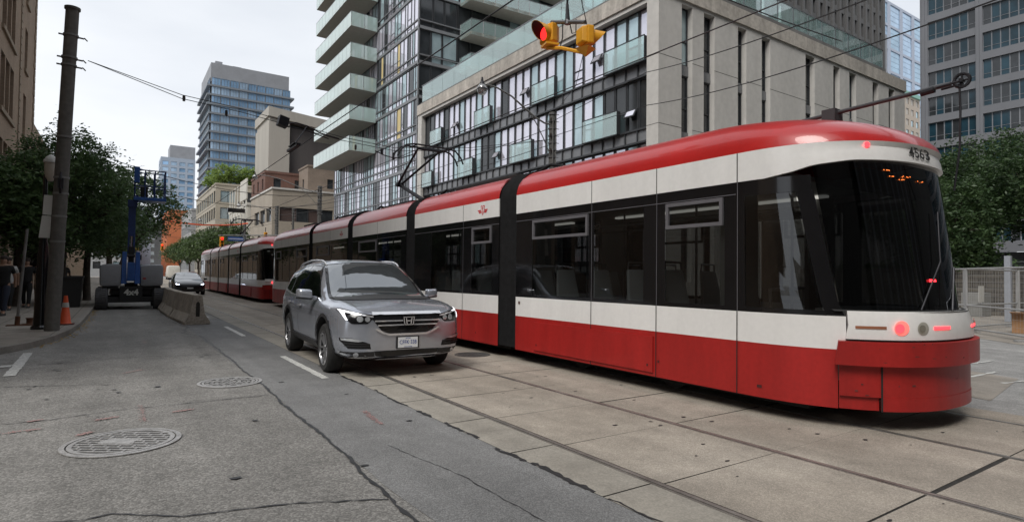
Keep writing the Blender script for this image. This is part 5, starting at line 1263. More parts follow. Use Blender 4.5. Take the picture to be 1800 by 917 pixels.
# ---- right hand side: dark precast tower, blue tower, beige hotel, grey office
dt = block('dark_tower', 'dark grey precast tower with narrow windows behind the roof terrace', 40, 135, 58, 95, 185, M('precast_dark', (.088, .087, .087), rough=.85, var=.15, scale=.3, streak=True), [win_frame, pane_dark, pane_dark, pane_mid], 3.7, 2.6, 1.15, 2.7, zfirst=18.0, faces='S', depth=.55, limit=100, zmin=17)  # unseen upper floors added so the tower reflects in the car windscreen
mb = MB(); Fd = Frame((40, 58, 0), (1, 0, 0), (0, -1, 0))
n = int((95-.6)/2.6); stp = (95-.4)/n
for i in range(n+1): u = .2+i*stp; mb.fbox(Fd, u-.35, u+.35, 17, 184, .004, .30)
mb.build('pier', [MATS['precast_dark']], dt)
block('sky_tower', 'bright blue mirrored office tower seen in the gap left of the grey office block', 236, 300, 104, 140, 110, M('frame_pale_blue', (.34, .38, .46), rough=.5), [M('frame_blue', (.22, .28, .36), rough=.4), pane_blue2, M('pane_azure', (.36, .52, .66), rough=.1, metal=.3, var=.2, scale=.1), pane_blue2], 9.0, 9.5, 8.2, 8.0, zfirst=20, faces='S', depth=.3, zsplit=[.25, .5, .75], limit=60, zmin=20)
hb = block('hotel_building', 'beige hotel with copper green roof edge in the gap left of the grey office block', 187, 216, 82, 110, 60, M('hotel_stone', (.42, .36, .30), rough=.8, var=.08), [win_frame, pane_mid, M('blind', (.45, .42, .38), rough=.7)], 3.4, 3.4, 1.9, 2.0, zfirst=20, faces='S', limit=80, zmin=18)
mb = MB(); mb.box(186.5, 216, 81.4, 110, 60, 61.2); mb.build('roof_edge', [M('copper_green', (.22, .42, .36), rough=.7)], hb)
mb = MB(); mb.box(190, 216, 86, 105, 61.2, 66.5); mb.box(187, 198, 84, 100, 61.2, 78); mb.build('plant_room', [MATS['cladding_grey']], hb)
# grey office facing the cross street on the right
of = thing('office_building', 'grey office block with rows of dark teal windows at the right edge', 'building', (95, 0, 0))
Fo = Frame((95, 36, 0), (0, -1, 0), (-1, 0, 0)); Wo = 60.0; hs_ = []; z = 6.6
off_m = M('office_grey', (.165, .172, .19), rough=.6, var=.06, scale=.2)
while z < 44:
    for b_ in range(9):
        for i in range(6):
            u0 = .95+b_*6.35+i*.94; hs_.append((u0, u0+.92, z, z+2.6))
    z += 3.62
hs_ = [h for h in hs_ if h[1] < Wo-.3]
holes = []; z = 6.6
while z < 44:
    for b_ in range(9):
        a = .95+b_*6.35
        if a+5.65 < Wo: holes.append((a, a+5.62, z, z+2.6))
    z += 3.62
mb = MB(); wall_grid(mb, Fo, Wo, 5.2, 48, holes, .35); mb.quad((95, 36, 5.2), (135, 36, 5.2), (135, 36, 48), (95, 36, 48)); mb.quad((95, 36, 48), (135, 36, 48), (135, -24, 48), (95, -24, 48))
for b_ in range(10): u = .42+b_*6.35; mb.fbox(Fo, u-.2, u+.2, 0, 48, .003, .12) if 0 < u < Wo-.3 else None
mb.build('wall', [off_m], of)
hs_ = [h for h in hs_ if any(q[0]-1e-3 <= h[0] and h[1] <= q[1]+1e-3 and abs(q[2]-h[2]) < 1e-3 for q in holes)]
office_pane = M('pane_petrol', (.016, .045, .065), rough=.10, var=.5, scale=.25, spec=.4)
window_set(of, Fo, hs_, [M('frame_office', (.20, .21, .23), rough=.4), office_pane, office_pane, pane_dark], depth=.3, bar=.05, zsplit=[.27], limit=100)
mb = MB(); mb.fbox(Fo, 0, Wo, 0, 5.2, -1.4, -1.2, 0)
for i in range(33): mb.fbox(Fo, i*1.87, i*1.87+.12, 0, 5.2, -1.2, -1.1, 1)
for z in (1.2, 2.6, 3.9): mb.fbox(Fo, 0, Wo, z, z+.1, -1.195, -1.11, 1)
mb.build('lobby_glazing', [pane_dark, MATS['frame_office']], of)
# ---- left side beyond the brick building, and what closes the street's end
def lowblk(label, x0, x1, y0, y1, z1, m, face='L'):
    return block('distant_building', label, x0, x1, y0, y1, z1, m, [win_frame, pane_dark, pane_mid], 3.3, 3.2, 1.7, 1.9, faces=face, limit=25)
b1 = thing('distant_building', 'shaded brick terrace on the left behind the street trees', 'building', (-5, 50, 0))
F1 = Frame((-5, 50, 0), (0, 1, 0), (1, 0, 0)); hs_ = [(1+i*3.2, 2.8+i*3.2, z, z+2) for i in range(28) for z in (1, 4.4, 7.8)]
mb = MB(); wall_grid(mb, F1, 95, 0, 11.5, hs_, .2); box_shell(mb, -20, -5.01, 50, 145, 0, 11.5, 0); mb.build('wall', [brick_l], b1)
window_set(b1, F1, hs_, [win_frame, pane_dark], depth=.18, limit=30)
lowblk('low grey building on the left near the end of the street', -7, 2.2, 190, 240, 17, MATS['concrete_mid'], 'S')
lowblk('small pale building low behind the blue lift at the end of the street', 2.6, 9.5, 240, 280, 24, MATS['paint_pale'], 'S')
lowblk('dark building closing the end of the street', 9.8, 20, 300, 330, 22, MATS['precast_dark'], 'S')

# ---- unseen towers added behind and beside the camera, spaced to shape glass reflections
rt = thing('unseen_ribbed_tower', 'unseen ribbed dark tower added behind the camera to reflect in the tram cab glass', 'building', (-2, -18, 0))
mb = MB(); mb.box(0, 30, -48, -18.6, 0, 88); mb.build('wall', [conc_dark], rt)
for i in range(9):
    mb = MB(); mb.box(0.1+i*3.3, 1.0+i*3.3, -18.55, -18.3, 3, 88); mb.build('pier', [MATS['cladding_grey']], rt)
bk_ = thing('unseen_brown_block', 'unseen brown block added left of the camera to shape glass reflections', 'building', (-46, -30, 0)); mb = MB(); mb.box(-46, -30, -30, 0, 0, 24); mb.build('wall', [MATS['brick_tan']], bk_)
lt_ = thing('unseen_slab_block', 'unseen grey slab block added behind the camera to narrow the reflected sky strip', 'building', (-28, -46, 0)); mb = MB(); mb.box(-28, -2.8, -46, -18.6, 0, 38); mb.build('wall', [conc_dark], lt_)
dk_ = thing('unseen_slab_block', 'unseen dark slab block added to the right behind the camera to darken reflections', 'building', (40, -70, 0)); mb = MB(); mb.box(37.5, 95, -60, -24, 0, 60); mb.build('wall', [conc_dark], dk_)
# ------------------------------------------------------------------ trees
bark = M('bark', (.075, .06, .048), rough=.9, var=.35, scale=6, bump=.5, bscale=20)
leaf_dark = leafmat('leaf_dark', (.070, .122, .050), (.150, .235, .090), .40)
leaf_mid = leafmat('leaf_mid', (.045, .078, .022), (.085, .135, .038), .3)
leaf_right = leafmat('leaf_right', (.032, .062, .025), (.082, .138, .050), .34)
leaf_lime = leafmat('leaf_lime', (.16, .24, .05), (.27, .37, .09), .3)
def leaves(mb_name, parent, mat, blobs, n, size, seed, droop=0.0, clump=14, spread=.34):
    """many leaf faces gathered in sprays inside a few uneven volumes"""
    rs = np.random.RandomState(seed); nb = len(blobs); wts = np.array([b[3]*b[4]*b[5] for b in blobs]); wts = wts/wts.sum()
    nc = n//clump; which = rs.choice(nb, nc, p=wts); B = np.array(blobs)[which]
    d = rs.normal(size=(nc, 3)); d /= np.linalg.norm(d, axis=1)[:, None]; rad = rs.uniform(.35, 1.0, nc)**.45*rs.uniform(.82, 1.12, nc)
    C = B[:, :3]+d*B[:, 3:6]*rad[:, None]
    ax_ = rs.normal(size=(nc, 3)); ax_[:, 2] = ax_[:, 2]*.3-droop; ax_ += d*.9; ax_ /= np.linalg.norm(ax_, axis=1)[:, None]
    t = rs.uniform(-1, 1, (nc, clump)); ctr = C[:, None, :]+ax_[:, None, :]*(t*spread*rs.uniform(.6, 1.5, (nc, 1)))[:, :, None]+rs.normal(size=(nc, clump, 3))*spread*.22
    ctr[:, :, 2] -= droop*.35*(t**2)*spread; ctr = ctr.reshape(-1, 3); N = len(ctr)
    u = rs.normal(size=(N, 3)); u[:, 2] *= .5; u /= np.linalg.norm(u, axis=1)[:, None]; w = rs.normal(size=(N, 3)); w[:, 2] += 1.2
    v = np.cross(u, w); v /= np.linalg.norm(v, axis=1)[:, None]; s = size*rs.uniform(.6, 1.4, N)[:, None]
    P = np.stack([ctr-u*s, ctr+v*s*.45, ctr+u*s, ctr-v*s*.45], 1).reshape(-1, 3)
    me = bpy.data.meshes.new(mb_name); me.vertices.add(4*N); me.vertices.foreach_set('co', P.ravel().astype(np.float32))
    me.loops.add(4*N); me.loops.foreach_set('vertex_index', np.arange(4*N, dtype=np.int32)); me.polygons.add(N)
    me.polygons.foreach_set('loop_start', np.arange(0, 4*N, 4, dtype=np.int32)); me.polygons.foreach_set('loop_total', np.full(N, 4, np.int32)); me.update(calc_edges=True)
    me.materials.append(mat); o = bpy.data.objects.new(mb_name, me); COL.objects.link(o); o.parent = parent; return o
def tree(name, label, loc, blobs, trunk_h, r, n, size, mat, seed, group=None, droop=.2, spread=.34, clump=14, lean=(0, 0)):
    t = thing(name, label, 'tree', loc, 0, group); rg_ = random.Random(seed); mb = MB()
    top = Vector((lean[0], lean[1], trunk_h)); mid = top*.5+Vector((rg_.uniform(-.06, .06), rg_.uniform(-.06, .06), 0))
    mb.path([(0, 0, -.02), (0, 0, .12), mid, top], r*1.1, n=10, r_end=r*.72)
    for b in blobs:
        c = Vector(b[:3]); 
        for _ in range(3):
            e = c+Vector((rg_.uniform(-.6, .6)*b[3], rg_.uniform(-.6, .6)*b[4], rg_.uniform(-.2, .6)*b[5])); m1 = top.lerp(e, .45)+Vector((rg_.uniform(-.15, .15), rg_.uniform(-.15, .15), .1))
            mb.path([top-Vector((0, 0, .1)), m1, e], r*.45, n=6, r_end=r*.08)
            for _ in range(3):
                k = m1.lerp(e, rg_.uniform(.2, .9)); e2 = k+Vector((rg_.gauss(0, .4)*b[3], rg_.gauss(0, .4)*b[4], rg_.uniform(0, .5)*b[5])); mb.path([k, k.lerp(e2, .5)+Vector((0, 0, .05)), e2], r*.15, n=5, r_end=r*.04)
    tr = mb.build('trunk', [bark], None, smooth=60); tr.parent = t
    leaves('crown', t, mat, blobs, n, size, seed, droop, clump, spread); return t
G1 = 'street trees on the left pavement'
tree('street_tree', 'big dark drooping street tree right behind the leaning utility pole', (-1.75, 28.6, .11), [(-.2, 0, 4.9, 1.7, 1.8, 1.6), (-1.4, -.4, 3.8, 1.4, 1.6, 1.0), (1.1, .2, 4.9, 1.2, 1.5, 1.1), (1.4, -.1, 3.6, 1.0, 1.4, 1.0), (0, 0, 2.9, 1.8, 1.7, .9), (.3, 0, 6.3, .85, 1.1, .55), (-.8, .3, 6.0, .8, 1.0, .55), (-1.6, 0, 5.1, .9, 1.0, .6), (1.1, 0, 6.0, .5, .7, .4), (-.2, 0, 7.0, .4, .45, .3), (1.9, 0, 4.5, .45, .7, .35), (-2.3, 0, 4.5, .5, .7, .4)], 2.4, .15, 25000, .07, leaf_dark, 1, G1, droop=.65, spread=.5, clump=22)
tree('street_tree', 'dark street tree at the left edge in front of the brick building', (-3.0, 27.5, .11), [(0, 0, 3.9, 1.2, 1.5, 1.2), (-.7, 0, 4.7, .8, 1.0, .6), (.4, .2, 2.9, 1.2, 1.3, .8), (.2, 0, 5.3, .5, .7, .4), (-1.2, 0, 3.6, .8, 1, .6)], 2.2, .13, 14000, .085, leaf_dark, 2, G1, droop=.6, spread=.5, clump=20)
tree('street_tree', 'dark street tree shading the pavement behind the blue lift mast', (-1.1, 32.0, .11), [(0, 0, 4.6, 1.9, 1.8, 1.5), (.9, 0, 3.6, 1.4, 1.5, 1.1), (-.6, 0, 5.6, 1.2, 1.2, .7), (0, 0, 2.9, 1.8, 1.6, .8)], 2.4, .16, 11000, .09, leaf_dark, 3, G1, droop=.5, spread=.45)
tree('street_tree', 'thin airy street tree showing sky through it right of the lift basket', (-.2, 41, .11), [(1.5, 0, 5.8, 1.6, 1.8, 1.3), (2.6, 0, 4.8, 1.1, 1.5, 1.0), (.4, 0, 6.4, 1.4, 1.6, 1.0), (1.0, 0, 4.0, 1.8, 1.6, .9), (0, 0, 5.0, 1.5, 1.5, 1.2)], 2.8, .17, 8000, .10, leaf_dark, 4, G1, droop=.3, spread=.5, lean=(.7, 0))
tree('street_tree', 'street tree far down the left kerb with yellow green lower leaves', (-.6, 54, .11), [(0, 0, 5.0, 2.2, 2.2, 1.7), (1.2, 0, 4.2, 1.6, 1.8, 1.3), (0, 0, 3.4, 1.8, 1.8, .9)], 2.4, .17, 11000, .12, leaf_mid, 5, G1, droop=.3, spread=.5)
tree('street_tree', 'small dark street tree far down the left kerb beyond the yellow green one', (-.6, 72, .11), [(0, 0, 5.4, 2.6, 2.6, 2.0), (.6, 0, 4.0, 2.0, 2.0, 1.2)], 2.6, .18, 9000, .14, leaf_dark, 6, G1, droop=.2, spread=.5)
G2 = 'green trees along the right pavement in the distance'
for i, (x, y, s, lab) in enumerate([(11.6, 84, 1.0, 'green street tree in front of the beige office block, nearest of the distant row'), (11.3, 98, 1.05, 'green street tree second in the distant row on the right'),
        (11.4, 112, 1.0, 'green street tree third in the distant row on the right'), (11.5, 128, 1.1, 'green street tree fourth in the distant row on the right'), (11.6, 150, 1.1, 'green street tree farthest in the distant row on the right')]):
    tree('street_tree', lab, (x, y, .11), [(0, 0, 5.4*s, 2.8*s, 2.8*s, 2.0*s), (-1.6*s, 0, 4.5*s, 1.9*s, 2*s, 1.5*s), (1.2*s, 0, 6.6*s, 1.7*s, 1.8*s, 1.3*s)], 2.8, .2, 7000, .15, leaf_mid, 20+i, G2, spread=.6)
tree('street_tree', 'dense green tree lower left of the distant tram roof', (9.4, 66, .11), [(0, 0, 3.2, 1.3, 1.3, 1.2), (.5, 0, 2.4, 1.0, 1.2, .9)], 1.6, .12, 4000, .11, leaf_mid, 28, G2, spread=.4)
G3 = 'leafy trees in the plaza on the right'
for i, (x, y, h, w, lab) in enumerate([(36, 14.2, 8.4, 2.9, 'plaza tree standing closest to the tram nose'), (38, 11.2, 9.4, 3.1, 'plaza tree between the tram nose and the right edge'), (34.5, 8.0, 8.3, 2.9, 'plaza tree at the right edge of the photo'), (44, 15.0, 9.6, 3.2, 'plaza tree in the back row under the grey office block'), (31.5, 11.0, 6.3, 2.2, 'lower plaza tree in the front of the group'), (46, 9.2, 10.0, 3.4, 'plaza tree in the back row near the right edge')]):
    bl_ = [(0, 0, h-2.2, w, w, 1.8), (-w*.5, -w*.3, h-3.2, w*.7, w*.7, 1.2), (w*.5, w*.3, h-3.0, w*.7, w*.7, 1.3), (0, 0, h-4.0, w*.95, w*.95, .9), (.3, -.6, h-.9, w*.5, w*.5, .7)]
    tree('plaza_tree', lab, (x, y, .01), bl_, h*.38, .14, 21000, .09, leaf_right, 50+i, G3, droop=.15, spread=.5)
G4 = 'trees of the roof garden'
for i, (x, y, r, z, lab) in enumerate([(17.4, 131.5, 2.0, 19.0, 'bright lime tree of the roof garden, leftmost'), (20.2, 132, 2.2, 19.0, 'bright lime tree of the roof garden, second from left'), (22.6, 132, 1.7, 19.0, 'bright lime tree of the roof garden, third from left'), (17.0, 141, 1.9, 19.0, 'bright lime tree set back at the left of the roof garden'), (25.2, 132, 2.2, 19.0, 'bright lime tree of the roof garden, rightmost')]):
    if not lab: continue
    tree('roof_garden_tree', lab, (x, y, z), [(0, 0, 2.7, r*1.1, r, 1.9), (r*.6, 0, 1.7, r*.9, r*.8, 1.2), (-r*.5, 0, 1.5, r*.8, r*.8, 1.1)], .9, .08, 3600, .17, leaf_lime, 70+i, G4, spread=.4)
mbx = [(24.4, 117.0, 0)]
tree('roof_garden_tree', 'small shrubby lime tree on the roof beside the concrete tower', (25.2, 103.9-1.0, 13.3), [(0, 0, 1.1, 1.6, .7, .8)], .6, .05, 900, .12, leaf_lime, 80, G4, spread=.3)

# ------------------------------------------------------------------ left pavement furniture
galv = M('galvanised', (.20, .20, .195), rough=.55, metal=.3, var=.25, scale=5)
pole_m = M('pole_painted', (.115, .11, .10), rough=.75, var=.35, scale=2.5, streak=True, fine=.12, fscale=10)
rust = M('rusty_steel', (.12, .055, .03), rough=.85, var=.4, scale=8)
white_paint = M('white_enamel', (.55, .55, .52), rough=.5, var=.12)
b_ = Vector((-1.15, 16.1, .11)); tp = Vector((-.96, 16.1, 7.2)); ptat = lambda z: b_.lerp(tp, (z-.11)/(7.2-.11))
t = thing('utility_pole', 'tall brown steel utility pole leaning at the kerb with metal bands near its top', 'pole', b_)
mb = MB(); mb.tube(b_, tp, .138, .125, n=24); mb.build('shaft', [pole_m], t, smooth=40)
mb = MB(); mb.tube(tp, tp+Vector((0, 0, .05)), .15, n=24); mb.build('cap', [pole_m], t, smooth=40)
for z, r in ((6.62, .145), (6.12, .15), (5.95, .145), (4.35, .15), (3.45, .146), (3.1, .143), (2.6, .143), (2.05, .142)):
    mb = MB(); c = ptat(z); mb.tube(c-Vector((0, 0, .022)), c+Vector((0, 0, .022)), r, n=24); mb.build('band', [galv], t, smooth=40)
for z in (6.62, 6.12, 5.95):
    mb = MB(); c = ptat(z); mb.tube(c-Vector((.22, 0, .0)), c+Vector((.24, 0, -.02)), .018, n=6); mb.tube(c+Vector((.24, 0, 0)), c+Vector((.30, 0, -.06)), .014, n=6); mb.build('bolt', [galv], t)
mb = MB(); c = ptat(3.3); mb.path([c+Vector((.0, -.14, .25)), c+Vector((.0, -.2, .1)), c+Vector((0, -.2, -.1)), c+Vector((0, -.14, -.2))], .022, n=8); mb.box(c.x-.05, c.x+.05, c.y-.2, c.y-.13, c.z-.1, c.z+.12); mb.build('cable_box', [metal_dark], t)
for (z0, z1, x0, w_, lab) in ((2.62, 3.05, -.29, .17, 'pale back of a small sign plate, upper of two on the utility pole'), (2.12, 2.60, -.33, .19, 'pale back of a tilted sign plate, lower of two on the utility pole')):
    mb = MB(); c = ptat(z0); tl = .03 if z0 < 2.3 else 0
    mb.hexa([(c.x+x0, c.y+.0, z0), (c.x+x0+w_, c.y+.0, z0), (c.x+x0+w_, c.y+.012, z0), (c.x+x0, c.y+.012, z0), (c.x+x0+tl+.02, c.y+.0, z1), (c.x+x0+tl+w_, c.y+.0, z1), (c.x+x0+tl+w_, c.y+.012, z1), (c.x+x0+tl+.02, c.y+.012, z1)])
    solo(mb, 'sign_plate', [white_paint], lab, 'sign', 'sign plates on the utility pole', bevel=.004)
# black lamp column with lantern
t = thing('lamp_post', 'black cast lamp column with a pale lantern half hidden behind the utility pole', 'street lamp', (-1.38, 16.65, .11))
mb = MB(); mb.lathe((-1.38, 16.65, .11), [(.19, 0), (.19, .05), (.15, .09), (.135, .4), (.12, 1.2), (.085, 1.9), (.06, 2.1), (.045, 2.6), (.04, 3.45)], n=20); mb.build('column', [gloss_black], t, smooth=40)
mb = MB(); mb.lathe((-1.30, 16.65, 3.52), [(.05, -.1), (.10, 0), (.115, .28), (.10, .32)], n=14); mb.build('lantern', [M('lantern_glass', (.42, .38, .32), rough=.4)], t, smooth=40)
mb = MB(); mb.lathe((-1.30, 16.65, 3.84), [(.135, 0), (.13, .05), (.08, .13), (.02, .18)], n=14); mb.build('lantern_cap', [white_paint], t, smooth=40)
# leaning sign post on a rusty foot, cone, cut stump
mb = MB(); mb.tube((-1.93, 17.95, .2), (-1.80, 17.95, 2.4), .03, .03, n=10); t = thing('sign_post', 'bare grey leaning post on a rusty foot in front of the walkers', 'post', (-1.93, 17.95, .11)); mb.build('post', [galv], t, smooth=40)
mb = MB(); mb.tube((-1.93, 17.95, .11), (-1.92, 17.95, .33), .05, n=10); mb.box(-2.12, -1.55, 17.8, 18.1, .112, .13); mb.build('foot', [rust], t)
mb = MB(); mb.lathe((-1.70, 18.05, .11), [(.16, 0), (.16, .03), (.075, .04), (.075, .14), (.09, .15), (.09, .17), (.0001, .17)], n=14); solo(mb, 'valve_cap', [rust], 'stubby rusty valve cap on the pavement beside the bare leaning post', 'valve cap', smooth=40)
t = thing('traffic_cone', 'orange traffic cone with one white collar just right of the utility pole', 'traffic cone', (-1.02, 17.8, .11)); c = Vector((-1.02, 17.8, .11))
org = M('cone_orange', (.72, .10, .03), rough=.5, var=.08)
mb = MB(); mb.lathe(c, [(.135, .03), (.115, .05), (.04, .66), (.036, .70), (.0001, .70)], n=24); mb.build('cone', [org], t, smooth=40)
mb = MB(); mb.lathe(c, [(.073, .42), (.0715, .421), (.057, .53), (.059, .531)], n=24, cap=False); mb.lathe(c, [(.0735, .42), (.059, .535)], n=24, cap=False); mb.build('collar', [white_paint], t, smooth=40)
mb = MB(); mb.box(c.x-.18, c.x+.18, c.y-.18, c.y+.18, c.z, c.z+.03); mb.build('base', [M('cone_base', (.10, .03, .02), rough=.8)], t, bevel=.01)
# planters
for x, y, lab in ((-1.35, 26.2, 'black square planter at the foot of the big tree by the kerb'), (-1.5, 30.5, 'black square planter farther along the pavement behind the lift')):
    mb = MB(); mb.hexa([(x-.26, y-.26, .112), (x+.26, y-.26, .112), (x+.26, y+.26, .112), (x-.26, y+.26, .112), (x-.32, y-.32, 1.15), (x+.32, y-.32, 1.15), (x+.32, y+.32, 1.15), (x-.32, y+.32, 1.15)]); mb.box(x-.35, x+.35, y-.35, y+.35, 1.15, 1.2)
    solo(mb, 'planter', [plastic], lab, 'planter', 'black planters on the left pavement', bevel=.01)
# hoarding with chalky scrawl
t = thing('hoarding', 'dark hoarding covered in pale scrawled graffiti behind the walkers', 'hoarding', (-3.4, 33, .11))
mb = MB(); mb.box(-3.75, -2.35, 33.0, 33.08, 1.55, 3.0); mb.build('board', [M('hoarding_black', (.012, .012, .014), rough=.8)], t)
mb = MB(); mb.box(-3.75, -2.35, 33.0, 33.08, 1.25, 1.54); mb.build('lower_rail', [M('hoarding_tan', (.25, .18, .10), rough=.8)], t)
mb = MB(); 
for x in (-3.7, -2.4): mb.box(x-.04, x+.04, 33.085, 33.16, .11, 3.0)
mb.build('post', [metal_dark], t)
chalk = M('chalk', (.42, .43, .44), rough=.9, var=.3, scale=20); rg = random.Random(6)
for row, (z, n, s) in enumerate(((2.55, 5, .20), (2.2, 5, .16), (1.8, 6, .12))):
    for i in range(n):
        x = -3.6+i*.22+rg.uniform(-.03, .03); pts = [(x+rg.uniform(-.5, .5)*s*.9+k*.02, 32.99, z+rg.uniform(-.5, .5)*s) for k in range(6)]
        mb = MB(); mb.path([Vector(pts[j]).lerp(Vector(pts[j+1]), f) for j in range(5) for f in (0, .5)], .008, n=4); mb.build('scrawl', [chalk], t)
# sandwich board, far awning sign on the pavement
mb = MB(); mb.hexa([(-1.95, 31.0, .112), (-1.5, 31.0, .112), (-1.5, 31.45, .112), (-1.95, 31.45, .112), (-1.9, 31.2, 1.15), (-1.52, 31.2, 1.15), (-1.52, 31.24, 1.15), (-1.9, 31.24, 1.15)]); solo(mb, 'sandwich_board', [gloss_black], 'black sandwich board on the pavement under the trees', 'sandwich board')

# ------------------------------------------------------------------ concrete barriers
bar_m = M('barrier_concrete', (.39, .35, .295), rough=.9, var=.28, scale=2.2, fine=.15, fscale=18, bump=.3, bscale=25)
prof = [(-.31, 0), (.31, 0), (.31, .07), (.18, .28), (.10, .80), (-.10, .80), (-.18, .28), (-.31, .07)]
for i, ((x0, y0), (x1, y1), lab) in enumerate((((1.82, 17.75), (1.66, 20.65), 'concrete road barrier nearest the camera with a dark slot in its end'), ((1.64, 20.75), (1.60, 23.65), 'concrete road barrier in the middle of the row of three'), ((1.59, 23.75), (1.62, 26.7), 'concrete road barrier farthest away beside the lift wheel'))):
    a = Vector((x0, y0, 0)); b = Vector((x1, y1, 0)); d = (b-a).normalized(); n = Vector((-d.y, d.x, 0)); t = thing('road_barrier', lab, 'barrier', a, 0, 'concrete road barriers beside the lift')
    mb = MB(); A = [a+n*u+Vector((0, 0, z+.005)) for u, z in prof]; mb.prism(A, b-a); mb.build('block', [bar_m], t, bevel=.012)
    mb = MB(); c = a-d*.002; P_ = [(-.045, .22), (.045, .22), (.05, .40), (.045, .58), (0, .63), (-.045, .58), (-.05, .40)]; mb.prism([c+n*u+Vector((0, 0, z)) for u, z in P_], -d*.004); mb.build('end_slot', [gap_dark], t)

# ------------------------------------------------------------------ boom lift
blue = M('lift_blue', (.02, .09, .33), rough=.4, var=.15, coat=.2); blue_d = M('lift_blue_dark', (.015, .04, .15), rough=.5, var=.2)
hood = M('lift_hood_grey', (.26, .27, .29), rough=.5, var=.1); black_s = M('lift_black', (.012, .012, .013), rough=.6)
t = thing('boom_lift', 'blue and grey boom lift with raised basket parked at the kerb, 4x4 on its frame', 'boom lift', (.44, 26.8, 0)); WORLD[t] = Vector((0, 0, 0)); t.location = (0, 0, 0)
def LB(mb, name, mat, parent=t, **kw): return mb.build(name, mat if isinstance(mat, list) else [mat], parent, **kw)
for x0, x1 in ((-.65, -.28), (1.17, 1.54)):
    for y in (26.15, 28.4):
        mb = MB(); mb.lathe((x0, y, .39), [(.22, 0), (.36, 0), (.39, .04), (.39, .33), (.36, .37), (.22, .37)], axis='x', n=28)
        for k in range(28):
            a = 2*PI*k/28
            for u0, u1, sh in ((0.02, .18, .06), (.19, .35, -.06)):
                ca, sa = math.cos(a), math.sin(a); c2, s2 = math.cos(a+sh), math.sin(a+sh); w = .022
                def q(u, rr_, c_, s_, o): return (x0+u, y+c_*rr_-s_*o, .39+s_*rr_+c_*o)
                mb.hexa([q(u0, .385, ca, sa, -w), q(u1, .385, c2, s2, -w), q(u1, .385, c2, s2, w), q(u0, .385, ca, sa, w), q(u0, .41, ca, sa, -w), q(u1, .41, c2, s2, -w), q(u1, .41, c2, s2, w), q(u0, .41, ca, sa, w)])
        w_ = LB(mb, 'wheel', M('lift_tyre', (.10, .10, .105), rough=.9, var=.25, scale=10))
        mb = MB(); mb.lathe((x0+.02, y, .39), [(.0001, .05), (.10, .05), (.22, .02), (.22, .31), (.10, .28), (.0001, .28)], axis='x', n=24); LB(mb, 'rim', hood, w_)
mb = MB(); mb.box(-.28, 1.17, 26.0, 26.3, .26, .46); mb.box(.08, .80, 25.95, 28.6, .28, .84); mb.box(-.28, 1.17, 28.25, 28.55, .26, .46); mb.box(-.2, 1.1, 26.2, 28.4, .52, .74); LB(mb, 'chassis', black_s, bevel=.02)
mb = MB(); text_on(mb, '4x4', .30, (.45, 25.94, .63), (1, 0, 0), (0, 0, 1), bold=.012, xs=1.0); LB(mb, 'lettering', white_paint)
mb = MB(); mb.box(.25, .65, 26.3, 28.2, .84, .98); LB(mb, 'turntable', black_s)
for x0, x1 in ((-.55, .14), (.70, 1.47)):
    mb = MB(); mb.hexa([(x0+.02, 26.0, .84), (x1, 26.0, .86), (x1, 28.6, .86), (x0+.02, 28.6, .84), (x0, 26.1, 1.66), (x1, 26.0, 1.70), (x1, 28.6, 1.70), (x0, 28.5, 1.66)]); LB(mb, 'engine_hood', hood, bevel=.14, smooth=50)
    mb = MB(); mb.box(x0+.10, x1-.08, 26.10, 28.4, .76, .86); LB(mb, 'hood_skirt', black_s)
mb = MB(); mb.box(.80, .90, 25.97, 26.0, 1.12, 1.18); LB(mb, 'tail_lamp', redlens)
for x0, x1 in ((.12, .30), (.54, .72)):
    mb = MB(); mb.hexa([(x0, 26.0, .95), (x1, 26.0, .95), (x1, 27.0, .95), (x0, 27.0, .95), (x0+.02, 26.1, 2.15), (x1-.02, 26.1, 2.15), (x1-.02, 26.6, 2.15), (x0+.02, 26.6, 2.15)]); LB(mb, 'yoke_plate', blue, bevel=.015)
mb = MB(); mb.box(.30, .54, 25.95, 26.3, 1.05, 1.75); LB(mb, 'yoke_box', blue, bevel=.02)
mb = MB(); mb.box(.33, .51, 26.25, 26.5, 1.6, 2.35); mb.tube((.30, 26.2, 2.0), (.54, 26.2, 2.0), .05); LB(mb, 'knuckle', black_s)
mb = MB(); mb.box(.30, .36, 26.3, 26.6, 2.1, 3.9); mb.box(.47, .53, 26.3, 26.6, 2.1, 3.9); mb.box(.36, .47, 26.32, 26.58, 2.75, 3.9); LB(mb, 'lower_boom', blue_d)
mb = MB(); mb.tube((.415, 26.45, 2.2), (.415, 26.45, 3.0), .03); LB(mb, 'hydraulic_ram', chrome)
mb = MB(); mb.box(.27, .57, 26.25, 26.6, 3.85, 4.12); mb.box(.45, .60, 26.2, 26.5, 4.05, 4.3); LB(mb, 'basket_mount', blue_d)
bk = MB(); bk.box(.44, 1.50, 26.0, 26.9, 4.10, 4.22); bask = LB(bk, 'basket', blue, bevel=.015)
mb = MB()
for z in (4.65, 5.25):
    mb.path([(.48, 26.04, z), (1.46, 26.04, z), (1.46, 26.86, z), (.48, 26.86, z), (.48, 26.04, z)], .022, n=6)
for x in (.48, .80, 1.12, 1.46):
    for y in (26.04, 26.86): mb.tube((x, y, 4.2), (x, y, 5.27), .022, n=6)
LB(mb, 'guard_rail', blue_d, bask)
mb = MB(); mb.box(.44, .62, 25.92, 26.1, 4.75, 5.35); LB(mb, 'control_box', blue, bask, bevel=.02)
mb = MB(); mb.box(.66, .9, 26.2, 26.5, 4.22, 4.65); LB(mb, 'tool_bag', black_s, bask, bevel=.04)

